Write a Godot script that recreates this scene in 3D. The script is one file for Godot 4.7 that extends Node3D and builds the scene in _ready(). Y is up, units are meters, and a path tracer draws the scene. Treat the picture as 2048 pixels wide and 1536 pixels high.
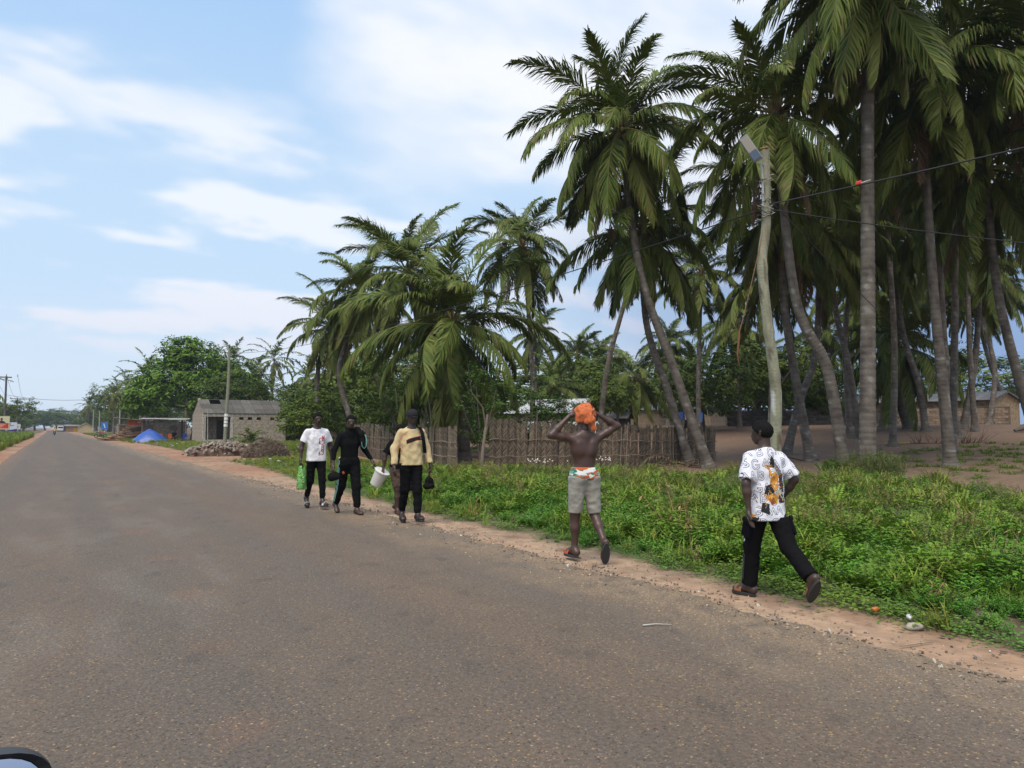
extends Node3D
# A coastal road through a coconut grove: world x runs right of the road, -z along it; y up, metres.

const EYE := 1.55

var taken := {}
var nz := FastNoiseLite.new()
var nf := FastNoiseLite.new()
var rg := RandomNumberGenerator.new()
var MT := {}


class MB:
	var v := PackedVector3Array()
	var c := PackedColorArray()
	var u := PackedVector2Array()
	var t := PackedInt32Array()
	var col := Color(1, 1, 1)

	func vert(p: Vector3, uv := Vector2.ZERO) -> int:
		v.append(p)
		c.append(col)
		u.append(uv)
		return v.size() - 1

	func face(a: int, b: int, d: int) -> void: # counter-clockwise seen from outside
		t.append(a)
		t.append(d)
		t.append(b)

	func tri(a: Vector3, b: Vector3, d: Vector3) -> void:
		var i := vert(a)
		vert(b)
		vert(d)
		face(i, i + 1, i + 2)

	func quad(a: Vector3, b: Vector3, d: Vector3, e: Vector3) -> void:
		var i := vert(a, Vector2(0, 1))
		vert(b, Vector2(1, 1))
		vert(d, Vector2(1, 0))
		vert(e, Vector2(0, 0))
		face(i, i + 1, i + 2)
		face(i, i + 2, i + 3)

	func out_quad(a: Vector3, b: Vector3, d: Vector3, e: Vector3, mid: Vector3) -> void:
		if (b - a).cross(d - a).dot((a + d) * 0.5 - mid) >= 0.0:
			quad(a, b, d, e)
		else:
			quad(a, e, d, b)

	func box(at: Vector3, size: Vector3, bs := Basis.IDENTITY, bevel := 0.0) -> void:
		var h := size * 0.5
		var b := minf(bevel, minf(h.x, minf(h.y, h.z)) * 0.9)
		for ax in 3:
			var a1 := (ax + 1) % 3
			var a2 := (ax + 2) % 3
			for s: float in [-1.0, 1.0]:
				var q: Array = []
				for k in [[-1.0, -1.0], [1.0, -1.0], [1.0, 1.0], [-1.0, 1.0]]:
					var p := Vector3.ZERO
					p[ax] = s * h[ax]
					p[a1] = k[0] * (h[a1] - b)
					p[a2] = k[1] * (h[a2] - b)
					q.append(at + bs * p)
				out_quad(q[0], q[1], q[2], q[3], at)
			if b > 0.0:
				for s1: float in [-1.0, 1.0]:
					for s2: float in [-1.0, 1.0]:
						var e: Array = []
						for k: float in [-1.0, 1.0]:
							var p := Vector3.ZERO
							p[ax] = k * (h[ax] - b)
							p[a1] = s1 * h[a1]
							p[a2] = s2 * (h[a2] - b)
							var r := Vector3.ZERO
							r[ax] = k * (h[ax] - b)
							r[a1] = s1 * (h[a1] - b)
							r[a2] = s2 * h[a2]
							e.append(at + bs * p)
							e.append(at + bs * r)
						out_quad(e[0], e[2], e[3], e[1], at)
		if b > 0.0:
			for sx: float in [-1.0, 1.0]:
				for sy: float in [-1.0, 1.0]:
					for sz: float in [-1.0, 1.0]:
						var a := at + bs * Vector3(sx * h.x, sy * (h.y - b), sz * (h.z - b))
						var d := at + bs * Vector3(sx * (h.x - b), sy * h.y, sz * (h.z - b))
						var e := at + bs * Vector3(sx * (h.x - b), sy * (h.y - b), sz * h.z)
						if (d - a).cross(e - a).dot(a - at) > 0.0:
							tri(a, d, e)
						else:
							tri(a, e, d)

	func tube(path: PackedVector3Array, radii: PackedFloat32Array, sides := 8, caps := true, flat := 1.0, cols := PackedColorArray()) -> void:
		var n := path.size()
		var side := Vector3.ZERO
		var first := v.size()
		var run := 0.0
		for i in n:
			var tg: Vector3 = (path[mini(i + 1, n - 1)] - path[maxi(i - 1, 0)]).normalized()
			if i == 0:
				side = tg.cross(Vector3.UP if absf(tg.y) < 0.9 else Vector3.RIGHT).normalized()
			else:
				side = (side - tg * side.dot(tg)).normalized()
				run += path[i].distance_to(path[i - 1])
			var up := side.cross(tg)
			for k in sides:
				var a := TAU * k / sides
				if cols.size() == n * sides:
					col = cols[i * sides + k]
				elif cols.size() == n:
					col = cols[i]
				vert(path[i] + (side * cos(a) + up * sin(a) * flat) * radii[i], Vector2(float(k) / sides, run))
		for i in n - 1:
			for k in sides:
				var a := first + i * sides + k
				var b := first + i * sides + (k + 1) % sides
				face(a, a + sides, b + sides)
				face(a, b + sides, b)
		if caps:
			for e in [0, n - 1]:
				var m := vert(path[e])
				var ring := v.size()
				for k in sides:
					col = c[first + e * sides + k]
					vert(v[first + e * sides + k])
				for k in sides:
					if e == 0:
						face(m, ring + k, ring + (k + 1) % sides)
					else:
						face(m, ring + (k + 1) % sides, ring + k)

	func rod(a: Vector3, b: Vector3, r0: float, r1 := -1.0, sides := 6) -> void:
		tube(PackedVector3Array([a, b]), PackedFloat32Array([r0, r0 if r1 < 0.0 else r1]), sides)

	func ball(at: Vector3, r: Vector3, seg := 8, bs := Basis.IDENTITY, lump := 0.0, sd := 0) -> void:
		var g := RandomNumberGenerator.new()
		g.seed = sd
		var first := v.size()
		var rows := maxi(4, seg / 2 + 1)
		for i in rows + 1:
			var a := PI * i / rows
			for k in seg:
				var b := TAU * k / seg
				var d := Vector3(sin(a) * cos(b), cos(a), sin(a) * sin(b))
				var w := 1.0 + (g.randf() - 0.5) * lump if i > 0 and i < rows else 1.0
				vert(at + bs * (d * r * w), Vector2(float(k) / seg, float(i) / rows))
		for i in rows:
			for k in seg:
				var a := first + i * seg + k
				var b := first + i * seg + (k + 1) % seg
				if i > 0:
					face(a, b, b + seg)
				if i < rows - 1 or true:
					face(a, b + seg, a + seg)

	func mesh() -> ArrayMesh:
		var n := PackedVector3Array()
		n.resize(v.size())
		for i in range(0, t.size(), 3):
			var a := t[i]
			var b := t[i + 2]
			var d := t[i + 1]
			var f := (v[b] - v[a]).cross(v[d] - v[a])
			n[a] += f
			n[b] += f
			n[d] += f
		for i in n.size():
			n[i] = n[i].normalized() if n[i].length_squared() > 1e-20 else Vector3.UP
		var arr: Array = []
		arr.resize(Mesh.ARRAY_MAX)
		arr[Mesh.ARRAY_VERTEX] = v
		arr[Mesh.ARRAY_NORMAL] = n
		arr[Mesh.ARRAY_COLOR] = c
		arr[Mesh.ARRAY_TEX_UV] = u
		arr[Mesh.ARRAY_INDEX] = t
		var m := ArrayMesh.new()
		m.add_surface_from_arrays(Mesh.PRIMITIVE_TRIANGLES, arr)
		return m


func numbered(called: String) -> String:
	var k: int = taken.get(called, 0)
	taken[called] = k + 1
	return called if k == 0 else "%s_%03d" % [called, k]


func thing(called: String, label: String, category: String, at := Vector3.ZERO, turn := 0.0, group := "") -> Node3D:
	var o := Node3D.new()
	o.name = numbered(called)
	add_child(o)
	o.position = at
	o.rotation.y = turn
	o.set_meta("label", label)
	o.set_meta("category", category)
	if group:
		o.set_meta("group", group)
	return o


func part(parent: Node, called: String, shape: Mesh, m: Material, at := Vector3.ZERO, bs := Basis.IDENTITY) -> MeshInstance3D:
	var o := MeshInstance3D.new()
	o.name = called
	o.mesh = shape
	o.material_override = m
	o.transform = Transform3D(bs, at)
	parent.add_child(o, true)
	return o


func setting(called: String, shape: Mesh, m: Material) -> MeshInstance3D:
	var o := part(self, called, shape, m)
	o.set_meta("kind", "structure")
	return o


func lin(r: float, g: float, b: float) -> Color:
	return Color(r, g, b).linear_to_srgb()


func paint(r: float, g: float, b: float, rough := 0.8, metal := 0.0) -> StandardMaterial3D:
	var m := StandardMaterial3D.new()
	m.albedo_color = lin(r, g, b)
	m.roughness = rough
	m.metallic = metal
	return m


func tinted(rough := 0.8) -> StandardMaterial3D: # colours come with the vertices
	var m := StandardMaterial3D.new()
	m.vertex_color_use_as_albedo = true
	m.roughness = rough
	return m


func grain(w: int, sd: int, freq: float, lo: float, hi: float, octaves := 4, stretch := 1.0) -> Image: # seamless grey picture between lo and hi (linear)
	var n := FastNoiseLite.new()
	n.seed = sd
	n.noise_type = FastNoiseLite.TYPE_SIMPLEX_SMOOTH
	n.frequency = freq
	n.fractal_octaves = octaves
	var src := n.get_seamless_image(w, int(w / stretch))
	if stretch != 1.0:
		src.resize(w, w)
	src.convert(Image.FORMAT_L8)
	var d := src.get_data()
	var ramp := PackedByteArray()
	ramp.resize(256)
	for i in 256:
		var l := lerpf(lo, hi, i / 255.0)
		ramp[i] = int(clampf(Color(l, l, l).linear_to_srgb().r, 0, 1) * 255)
	for i in d.size():
		d[i] = ramp[d[i]]
	return Image.create_from_data(w, w, false, Image.FORMAT_L8, d)


func bumps(w: int, sd: int, freq: float, deep: float, octaves := 4) -> ImageTexture:
	var n := FastNoiseLite.new()
	n.seed = sd
	n.noise_type = FastNoiseLite.TYPE_SIMPLEX_SMOOTH
	n.frequency = freq
	n.fractal_octaves = octaves
	var im := n.get_seamless_image(w, w)
	im.convert(Image.FORMAT_RGBA8)
	im.bump_map_to_normal_map(deep)
	return ImageTexture.create_from_image(im)


func tiled(m: StandardMaterial3D, tex: Image, metres: float, normal: ImageTexture = null, world := true) -> StandardMaterial3D:
	if tex:
		m.albedo_texture = ImageTexture.create_from_image(tex)
	m.uv1_triplanar = true
	m.uv1_world_triplanar = world
	m.uv1_scale = Vector3.ONE / metres
	if normal:
		m.normal_enabled = true
		m.normal_texture = normal
	return m


func ss(a: float, b: float, x: float) -> float:
	return smoothstep(a, b, x)


func height(x: float, z: float) -> float: # the ground: level by the road, rising to the compound beyond the palms
	var e := 1.8 * ss(20.0, 58.0, x)
	e += 0.05 * nz.get_noise_2d(x * 4.0, z * 4.0) * ss(8.0, 14.0, absf(x - 2.0) + 4.0)
	e += 0.018 * nz.get_noise_2d(x * 30.0, z * 30.0)
	var rl := road_left(z)
	var rr := road_right(z)
	var off := maxf(rl - x, x - rr)
	return e - 0.03 - 0.05 * (1.0 - ss(-0.5, -0.15, off))


func road_right(z: float) -> float:
	return 5.1 + 0.006 * minf(maxf(-z, 0.0), 90.0) + 0.13 * nz.get_noise_1d(z * 9.0) + 0.09 * nz.get_noise_1d(z * 75.0 + 300.0) + 0.04 * nz.get_noise_1d(z * 220.0)


func road_left(z: float) -> float:
	return -2.0 + 0.0045 * minf(maxf(-z, 0.0), 250.0) + 0.14 * nz.get_noise_1d(z * 9.0 + 900.0) + 0.05 * nz.get_noise_1d(z * 60.0 + 1300.0)


func weed_edge(z: float) -> float: # where the weeds begin beyond the dirt shoulder
	var a := -z
	var e := 5.72 + 0.5 * ss(11.0, 22.0, a) + 0.7 * ss(20.0, 31.0, a) + 0.6 * ss(40.0, 60.0, a)
	return e + 0.22 * nz.get_noise_1d(z * 14.0 + 77.0) + 0.1 * nz.get_noise_1d(z * 50.0 + 50.0)


func weed_cover(x: float, z: float) -> float: # 0..1
	var n := nz.get_noise_2d(x * 5.0 + 40.0, z * 5.0)
	var inner := ss(0.0, 0.35, x - weed_edge(z))
	# far border of the belt: a line from (19.8, -9) past (19.6,-13.7), (15.5,-18.4), (12.5,-22)
	var lim := 19.2
	if z > -9.0:
		lim = 19.2 - 1.15 * (z + 9.0)
	if z < -13.0:
		lim = 19.0 - 0.80 * (-13.0 - z)
	if z < -22.0:
		lim = 12.1
	if z < -38.0:
		lim = 26.0
	var border := ss(-0.5, 1.1, lim - x + n * 1.6)
	var w := inner * border
	# bare dirt round the heaps beside the road
	if z < -31.0 and z > -47.0:
		var bare := 1.0 - ss(0.6, 1.5, Vector2((x - 8.4) / 3.4, (z + 40.5) / 4.6).length() + n * 0.6)
		w *= 1.0 - bare
	if z < -76.0:
		w *= 1.0 - 0.9 * ss(-76.0, -80.0, z) * ss(0.0, 0.4, 0.35 + n)
	return clampf(w, 0, 1)


func dry_cover(x: float, z: float) -> float: # thin turf patches under the palms on the right
	var n := nz.get_noise_2d(x * 7.0, z * 7.0 + 500.0)
	var a := 1.0 - ss(0.5, 1.2, Vector2((x - 31.5) / 9.0, (z + 12.5) / 6.0).length())
	return clampf(a * ss(-0.02, 0.22, n + 0.03), 0, 1)


func _ready() -> void:
	nz.seed = 11
	nz.noise_type = FastNoiseLite.TYPE_SIMPLEX_SMOOTH
	nz.frequency = 0.1
	nz.fractal_octaves = 3
	nf.seed = 5
	nf.noise_type = FastNoiseLite.TYPE_SIMPLEX_SMOOTH
	nf.frequency = 1.0
	nf.fractal_octaves = 5
	rg.seed = 2024
	view_and_light()
	make_materials()
	make_ground()
	make_road()
	print("ground ", Time.get_ticks_msec())
	make_buildings()
	make_fences()
	print("built ", Time.get_ticks_msec())
	make_palms()
	make_trees()
	print("trees ", Time.get_ticks_msec())
	make_weeds()
	print("weeds ", Time.get_ticks_msec())
	make_poles()
	make_roadside()
	make_far_road()
	make_car()
	print("things ", Time.get_ticks_msec())
	make_people()
	print("people ", Time.get_ticks_msec())


func view_and_light() -> void:
	var cam := Camera3D.new()
	cam.name = "camera"
	add_child(cam)
	cam.position = Vector3(0, EYE, 0)
	cam.rotation = Vector3(deg_to_rad(3.506), deg_to_rad(-33.05), 0)
	cam.fov = 56.83
	cam.near = 0.05
	cam.far = 4000.0
	cam.current = true
	var we := WorldEnvironment.new()
	we.name = "environment"
	var env := Environment.new()
	env.background_mode = Environment.BG_SKY
	env.sky = Sky.new()
	env.sky.sky_material = cloudy_sky()
	env.background_energy_multiplier = 1.0
	env.tonemap_mode = Environment.TONE_MAPPER_LINEAR
	env.tonemap_exposure = 1.1
	env.fog_enabled = true
	env.fog_density = 0.0003
	env.fog_light_color = Color(0.78, 0.85, 0.93)
	env.sdfgi_enabled = true
	env.ssao_enabled = true
	env.ssil_enabled = true
	we.environment = env
	add_child(we)
	var sun := DirectionalLight3D.new()
	sun.name = "sun"
	add_child(sun)
	sun.look_at_from_position(Vector3(-5.0, 12, 4.0), Vector3.ZERO)
	sun.light_energy = 1.0
	sun.light_angular_distance = 38.0
	sun.light_color = Color(1.0, 0.95, 0.87)
	sun.shadow_enabled = true


func cloudy_sky() -> PanoramaSkyMaterial:
	var w := 1792
	var h := 896
	var d := PackedFloat32Array()
	d.resize(w * h * 3)
	var horizon := Vector3(0.66, 0.765, 0.88)
	var middle := Vector3(0.53, 0.70, 0.90)
	var top := Vector3(0.31, 0.525, 0.84)
	var white := Vector3(0.90, 0.915, 0.96)
	var slate := Vector3(0.20, 0.305, 0.53)
	var n1 := FastNoiseLite.new()
	n1.seed = 31
	n1.noise_type = FastNoiseLite.TYPE_SIMPLEX_SMOOTH
	n1.frequency = 0.55
	n1.fractal_octaves = 6
	n1.fractal_gain = 0.53
	var n2 := FastNoiseLite.new()
	n2.seed = 77
	n2.noise_type = FastNoiseLite.TYPE_SIMPLEX_SMOOTH
	n2.frequency = 0.32
	n2.fractal_octaves = 3
	var i := 0
	for y in h:
		var el := 90.0 - 180.0 * (y + 0.5) / h
		var sy := sin(deg_to_rad(el))
		var cy := cos(deg_to_rad(el))
		for x in w:
			var az := 360.0 * (x + 0.5) / w
			if az > 180.0:
				az -= 360.0
			var c: Vector3
			if el < -1.5:
				c = Vector3(0.30, 0.31, 0.30)
			else:
				var r := deg_to_rad(az)
				var dx := sin(r) * cy
				var dz := cos(r) * cy
				c = horizon.lerp(middle, ss(0.0, 13.0, el)).lerp(top, ss(11.0, 42.0, el))
				var k := 1.0 / (maxf(sy, 0.0) + 0.13)
				var a := n1.get_noise_2d(dx * k * 0.9, dz * k * 1.25)
				var b := n2.get_noise_2d(dx * k + 9.0, dz * k)
				var w2 := n1.get_noise_2d(dx * k * 2.1 + 31.0, dz * k * 3.6 + 7.0)
				# how much cloud: a broken veil everywhere, a big bright bank high over the grove
				var bank := ss(13.0, 22.0, az + a * 10.0 + b * 4.0) * ss(15.0, 21.5, el + a * 8.0 - ss(14.0, 26.0, 40.0 - az) * 3.5)
				var streak := exp(-pow((el - 23.0 - a * 6.0 + az * 0.16) / 3.0, 2.0)) * ss(-0.22, 0.30, w2 + a * 0.6) * 0.8
				var puffs := ss(0.06, 0.34, a * 0.65 + w2 * 0.55 + b * 0.25 + 0.16 * exp(-pow((el - 17.0) / 3.6, 2.0)) + 0.03) * ss(3.0, 8.0, el) * 0.8
				var cover := clampf(maxf(bank * (0.5 + 0.5 * ss(-0.35, 0.15, a * 0.7 + w2 * 0.5 + b * 0.3)), maxf(streak, puffs)), 0, 1)
				var pale := white.lerp(Vector3(0.70, 0.755, 0.87), ss(-0.1, 0.45, -a * 0.8 + b * 0.7) * 0.8 * ss(30.0, 45.0, az))
				# low veil of pinkish cloud near the horizon
				pale = pale.lerp(Vector3(0.80, 0.80, 0.88), 1.0 - ss(6.0, 14.0, el))
				c = c.lerp(pale, cover * 0.93)
				# the rain bank low over the sea on the right
				var s := ss(26.0, 66.0, az + b * 8.0) * (1.0 - ss(9.0, 25.0, el - b * 5.0 - a * 3.0)) * (1.0 - ss(150.0, 190.0, absf(az - 10.0)))
				c = c.lerp(slate, clampf(s, 0, 1) * 0.95)
				if el < 0.0:
					c = c.lerp(Vector3(0.30, 0.31, 0.30), -el / 1.5)
			d[i] = c.x
			d[i + 1] = c.y
			d[i + 2] = c.z
			i += 3
	var im := Image.create_from_data(w, h, false, Image.FORMAT_RGBF, d.to_byte_array())
	var m := PanoramaSkyMaterial.new()
	m.panorama = ImageTexture.create_from_image(im)
	return m


func make_materials() -> void:
	var fine := bumps(512, 3, 0.02, 6.0, 5)
	MT.fine = fine
	# dirt
	MT.dirt = tiled(tinted(0.95), dirt_picture(), 3.1, bumps(512, 9, 0.03, 5.0, 5))
	MT.dirt.normal_scale = 0.8
	MT.asphalt = tiled(tinted(0.82), asphalt_picture(), 2.6, bumps(512, 13, 0.2, 4.0, 2))
	MT.asphalt.normal_scale = 0.3
	MT.leaf = tinted(0.62)
	MT.leaf.metallic_specular = 0.35
	MT.leaf.backlight_enabled = true
	MT.leaf.backlight = lin(0.15, 0.22, 0.04)
	MT.frond = tinted(0.58)
	MT.frond.metallic_specular = 0.35
	MT.frond.backlight_enabled = true
	MT.frond.backlight = lin(0.17, 0.21, 0.05)
	MT.bark = tiled(tinted(0.9), grain(256, 21, 0.03, 0.55, 1.1, 5), 0.5, fine, false)
	MT.wood = tiled(tinted(0.85), grain(256, 22, 0.02, 0.55, 1.1, 5, 6.0), 0.7, fine, false)
	MT.concrete = tiled(tinted(0.92), grain(512, 23, 0.012, 0.5, 1.15, 6), 2.3, fine)
	MT.plain = tinted(0.75)
	MT.gloss = tinted(0.35)
	MT.cloth = tinted(0.95)
	MT.cloth.metallic_specular = 0.15
	MT.cable = paint(0.012, 0.012, 0.013, 0.6)
	MT.tin = tiled(tinted(0.55), grain(256, 24, 0.02, 0.55, 1.1, 5), 1.7, fine)


func dirt_picture() -> Image:
	var w := 1024
	var im := grain(w, 41, 0.012, 0.62, 1.06, 6)
	var g := RandomNumberGenerator.new()
	g.seed = 8
	for i in 2600: # grit and pebbles
		var x := g.randi() % w
		var y := g.randi() % w
		var s := 1 + g.randi() % 3
		var l := g.randf_range(0.35, 1.0)
		im.fill_rect(Rect2i(x, y, s, maxi(1, s - g.randi() % 2)), Color(l, l, l))
	return im


func asphalt_picture() -> Image: # bitumen with rounded pale and dark aggregate
	var w := 1024
	var base := grain(w, 42, 0.06, 0.22, 0.46, 4)
	base.convert(Image.FORMAT_RGB8)
	var d := base.get_data()
	var g := RandomNumberGenerator.new()
	g.seed = 17
	for i in 60000:
		var x := g.randi() % w
		var y := g.randi() % w
		var pick := g.randf()
		var c := Color(0.62, 0.6, 0.58)
		if pick < 0.30:
			c = Color(0.42, 0.41, 0.41)
		elif pick < 0.5:
			c = Color(0.82, 0.79, 0.74)
		elif pick < 0.60:
			c = Color(1.0, 0.93, 0.70)
		elif pick < 0.64:
			c = Color(1.0, 1.0, 0.94)
		elif pick < 0.75:
			c = Color(0.70, 0.58, 0.48)
		var s := 1 + int(g.randf() * g.randf() * 5.6)
		var s2 := maxi(1, s - g.randi() % 2)
		for yy in s2:
			for xx in s:
				if s > 2 and (xx == 0 or xx == s - 1) and (yy == 0 or yy == s2 - 1):
					continue
				var at := (((y + yy) % w) * w + (x + xx) % w) * 3
				d[at] = int(c.r * 255)
				d[at + 1] = int(c.g * 255)
				d[at + 2] = int(c.b * 255)
	return Image.create_from_data(w, w, false, Image.FORMAT_RGB8, d)


func steps(marks: Array) -> PackedFloat32Array: # [[until, step], ...] from the first mark
	var out := PackedFloat32Array()
	var x: float = marks[0][0]
	for i in range(1, marks.size()):
		var to: float = marks[i][0]
		var n := maxi(1, int(round(absf(to - x) / marks[i][1])))
		for k in n:
			out.append(lerpf(x, to, float(k) / n))
		x = to
	out.append(x)
	return out


func soil(x: float, z: float) -> Color:
	var n := nz.get_noise_2d(x * 6.0, z * 6.0)
	var m := nz.get_noise_2d(x * 1.3 + 60.0, z * 1.3)
	var sand := Vector3(0.43, 0.295, 0.195)
	var red := Vector3(0.36, 0.175, 0.095)
	var brown := Vector3(0.195, 0.122, 0.078)  # yard soil, with the shade under the palms put into its colour
	var c := sand.lerp(red, clampf(0.2 + 0.8 * m + 0.3 * n + 0.45 * ss(14.0, 40.0, -z), 0, 1))
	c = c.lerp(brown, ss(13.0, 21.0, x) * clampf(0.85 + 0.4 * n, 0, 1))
	var w := weed_cover(x, z)
	if x < road_left(z) - 0.9:
		w = maxf(w, ss(0.9, 1.6, road_left(z) - x + n) * 0.9)
	if x > 14.0 and z < -45.0:
		w = maxf(w, 0.6)
	c = c.lerp(Vector3(0.10, 0.085, 0.045), w * 0.85)
	c = c.lerp(Vector3(0.13, 0.10, 0.05), dry_cover(x, z) * 0.5)
	# damp, littered patches on the shoulder
	var litter := ss(0.22, 0.5, nz.get_noise_2d(x * 22.0, z * 22.0 + 90.0)) * (1.0 - ss(13.0, 15.0, x))
	c = c.lerp(Vector3(0.19, 0.105, 0.062), litter * 0.6)
	c *= 0.92 + 0.25 * n
	return Color(maxf(c.x, 0.01), maxf(c.y, 0.01), maxf(c.z, 0.01))


func make_ground() -> void:
	var xs := steps([[-900.0, 0], [-200.0, 100.0], [-40.0, 16.0], [-8.0, 2.0], [-1.0, 0.4], [4.0, 0.8], [13.0, 0.16], [32.0, 0.5], [70.0, 1.5], [200.0, 13.0], [1200.0, 100.0]])
	var zs := steps([[260.0, 0], [40.0, 40.0], [4.0, 2.0], [-14.0, 0.2], [-45.0, 0.35], [-100.0, 1.0], [-200.0, 5.0], [-500.0, 30.0], [-1800.0, 130.0]])
	var b := MB.new()
	for z in zs:
		for x in xs:
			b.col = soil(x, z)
			b.vert(Vector3(x, height(x, z), z))
	var w := xs.size()
	for j in zs.size() - 1:
		for i in w - 1:
			var a := j * w + i
			b.face(a, a + 1, a + w + 1)
			b.face(a, a + w + 1, a + w)
	setting("ground", b.mesh(), MT.dirt)


func road_tone(x: float, z: float) -> Color:
	var rr := road_right(z)
	var rl := road_left(z)
	var f := (x - rl) / (rr - rl)
	var n := nz.get_noise_2d(x * 4.5, z * 0.35)
	var m := nz.get_noise_2d(x * 13.0, z * 3.0 + 30.0)
	var q := nz.get_noise_2d(x * 40.0, z * 34.0 + 70.0)
	var grey := Vector3(0.188, 0.154, 0.124)
	var c := grey
	# laterite dust between the wheel tracks and along the right lane
	var dust := 0.42 * exp(-pow((x - 3.0 - n * 0.5) / 1.1, 2.0)) + 0.18 * exp(-pow((x + 0.1) / 0.7, 2.0)) + 0.25 * n
	c = c.lerp(Vector3(0.240, 0.168, 0.115), clampf(dust + 0.25 + 0.35 * m, 0, 1))
	# darker wheel tracks, worn smooth, wandering along the lanes
	var bend := 0.35 * nz.get_noise_1d(z * 1.1 + 40.0)
	for tr: float in [-0.75, 0.75, 2.35, 3.85]:
		c = c.lerp(Vector3(0.140, 0.128, 0.118), 0.42 * exp(-pow((x - tr - bend) / 0.34, 2.0)) * (0.7 + 0.8 * m))
	# sand lying on the ravelled right edge
	var sand := ss(1.75, 0.2, rr - x + m * 0.8 + q * 0.6 + n * 0.6)
	c = c.lerp(Vector3(0.42, 0.31, 0.205), clampf(sand * (0.72 + 0.9 * q), 0, 0.92))
	var sandl := ss(0.8, 0.1, x - rl + m * 0.6)
	c = c.lerp(Vector3(0.33, 0.21, 0.13), clampf(sandl * (0.6 + 0.8 * q), 0, 0.9))
	# bare aggregate band
	c = c.lerp(Vector3(0.23, 0.20, 0.165), 0.45 * ss(0.1, 0.4, m) * ss(0.2, 0.5, n + 0.3))
	# filled holes, reddish, in a row along the middle
	for p in [[1.15, -7.2, 0.22], [1.2, -9.3, 0.26], [1.1, -11.9, 0.3], [1.25, -15.6, 0.35], [1.1, -19.5, 0.4], [1.0, -5.4, 0.2], [0.9, -3.9, 0.22], [1.35, -23.3, 0.42], [1.75, -23.6, 0.42], [1.5, -23.4, 0.36]]:
		var dd := Vector2((x - p[0]) / p[2], (z - p[1]) / (p[2] * 1.3)).length() + q * 0.5
		c = c.lerp(Vector3(0.30, 0.175, 0.115), 0.38 * ss(1.1, 0.3, dd))
	# dark bitumen smears
	c = c.lerp(Vector3(0.085, 0.077, 0.072), 0.42 * ss(0.38, 0.6, nz.get_noise_2d(x * 26.0, z * 20.0 + 800.0)))
	c *= 1.62 * (1.0 + 0.09 * m)
	return Color(c.x, c.y, c.z)


func make_road() -> void:
	var zs := steps([[30.0, 0], [2.0, 1.0], [-12.0, 0.11], [-26.0, 0.22], [-60.0, 0.5], [-150.0, 2.0], [-430.0, 10.0]])
	var b := MB.new()
	var n := 72
	for z in zs:
		var l := road_left(z)
		var r := road_right(z)
		for k in n + 1:
			var f := float(k) / n
			var x := lerpf(l, r, f)
			b.col = road_tone(x, z)
			var y := 0.012 - 0.02 * pow(absf(f - 0.5) * 2.0, 3.0) + 0.004 * nz.get_noise_2d(x * 12.0, z * 12.0)
			if k == 0 or k == n:
				y -= 0.05
			b.vert(Vector3(x, y, z))
	var w := n + 1
	for j in zs.size() - 1:
		for i in n:
			var a := j * w + i
			b.face(a, a + 1, a + w + 1)
			b.face(a, a + w + 1, a + w)
	setting("road", b.mesh(), MT.asphalt)


# ---------------------------------------------------------------- palms

var fronds: Array = []        # [steepness step][variant]
var far_crowns: Array = []
var nut: ArrayMesh


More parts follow.
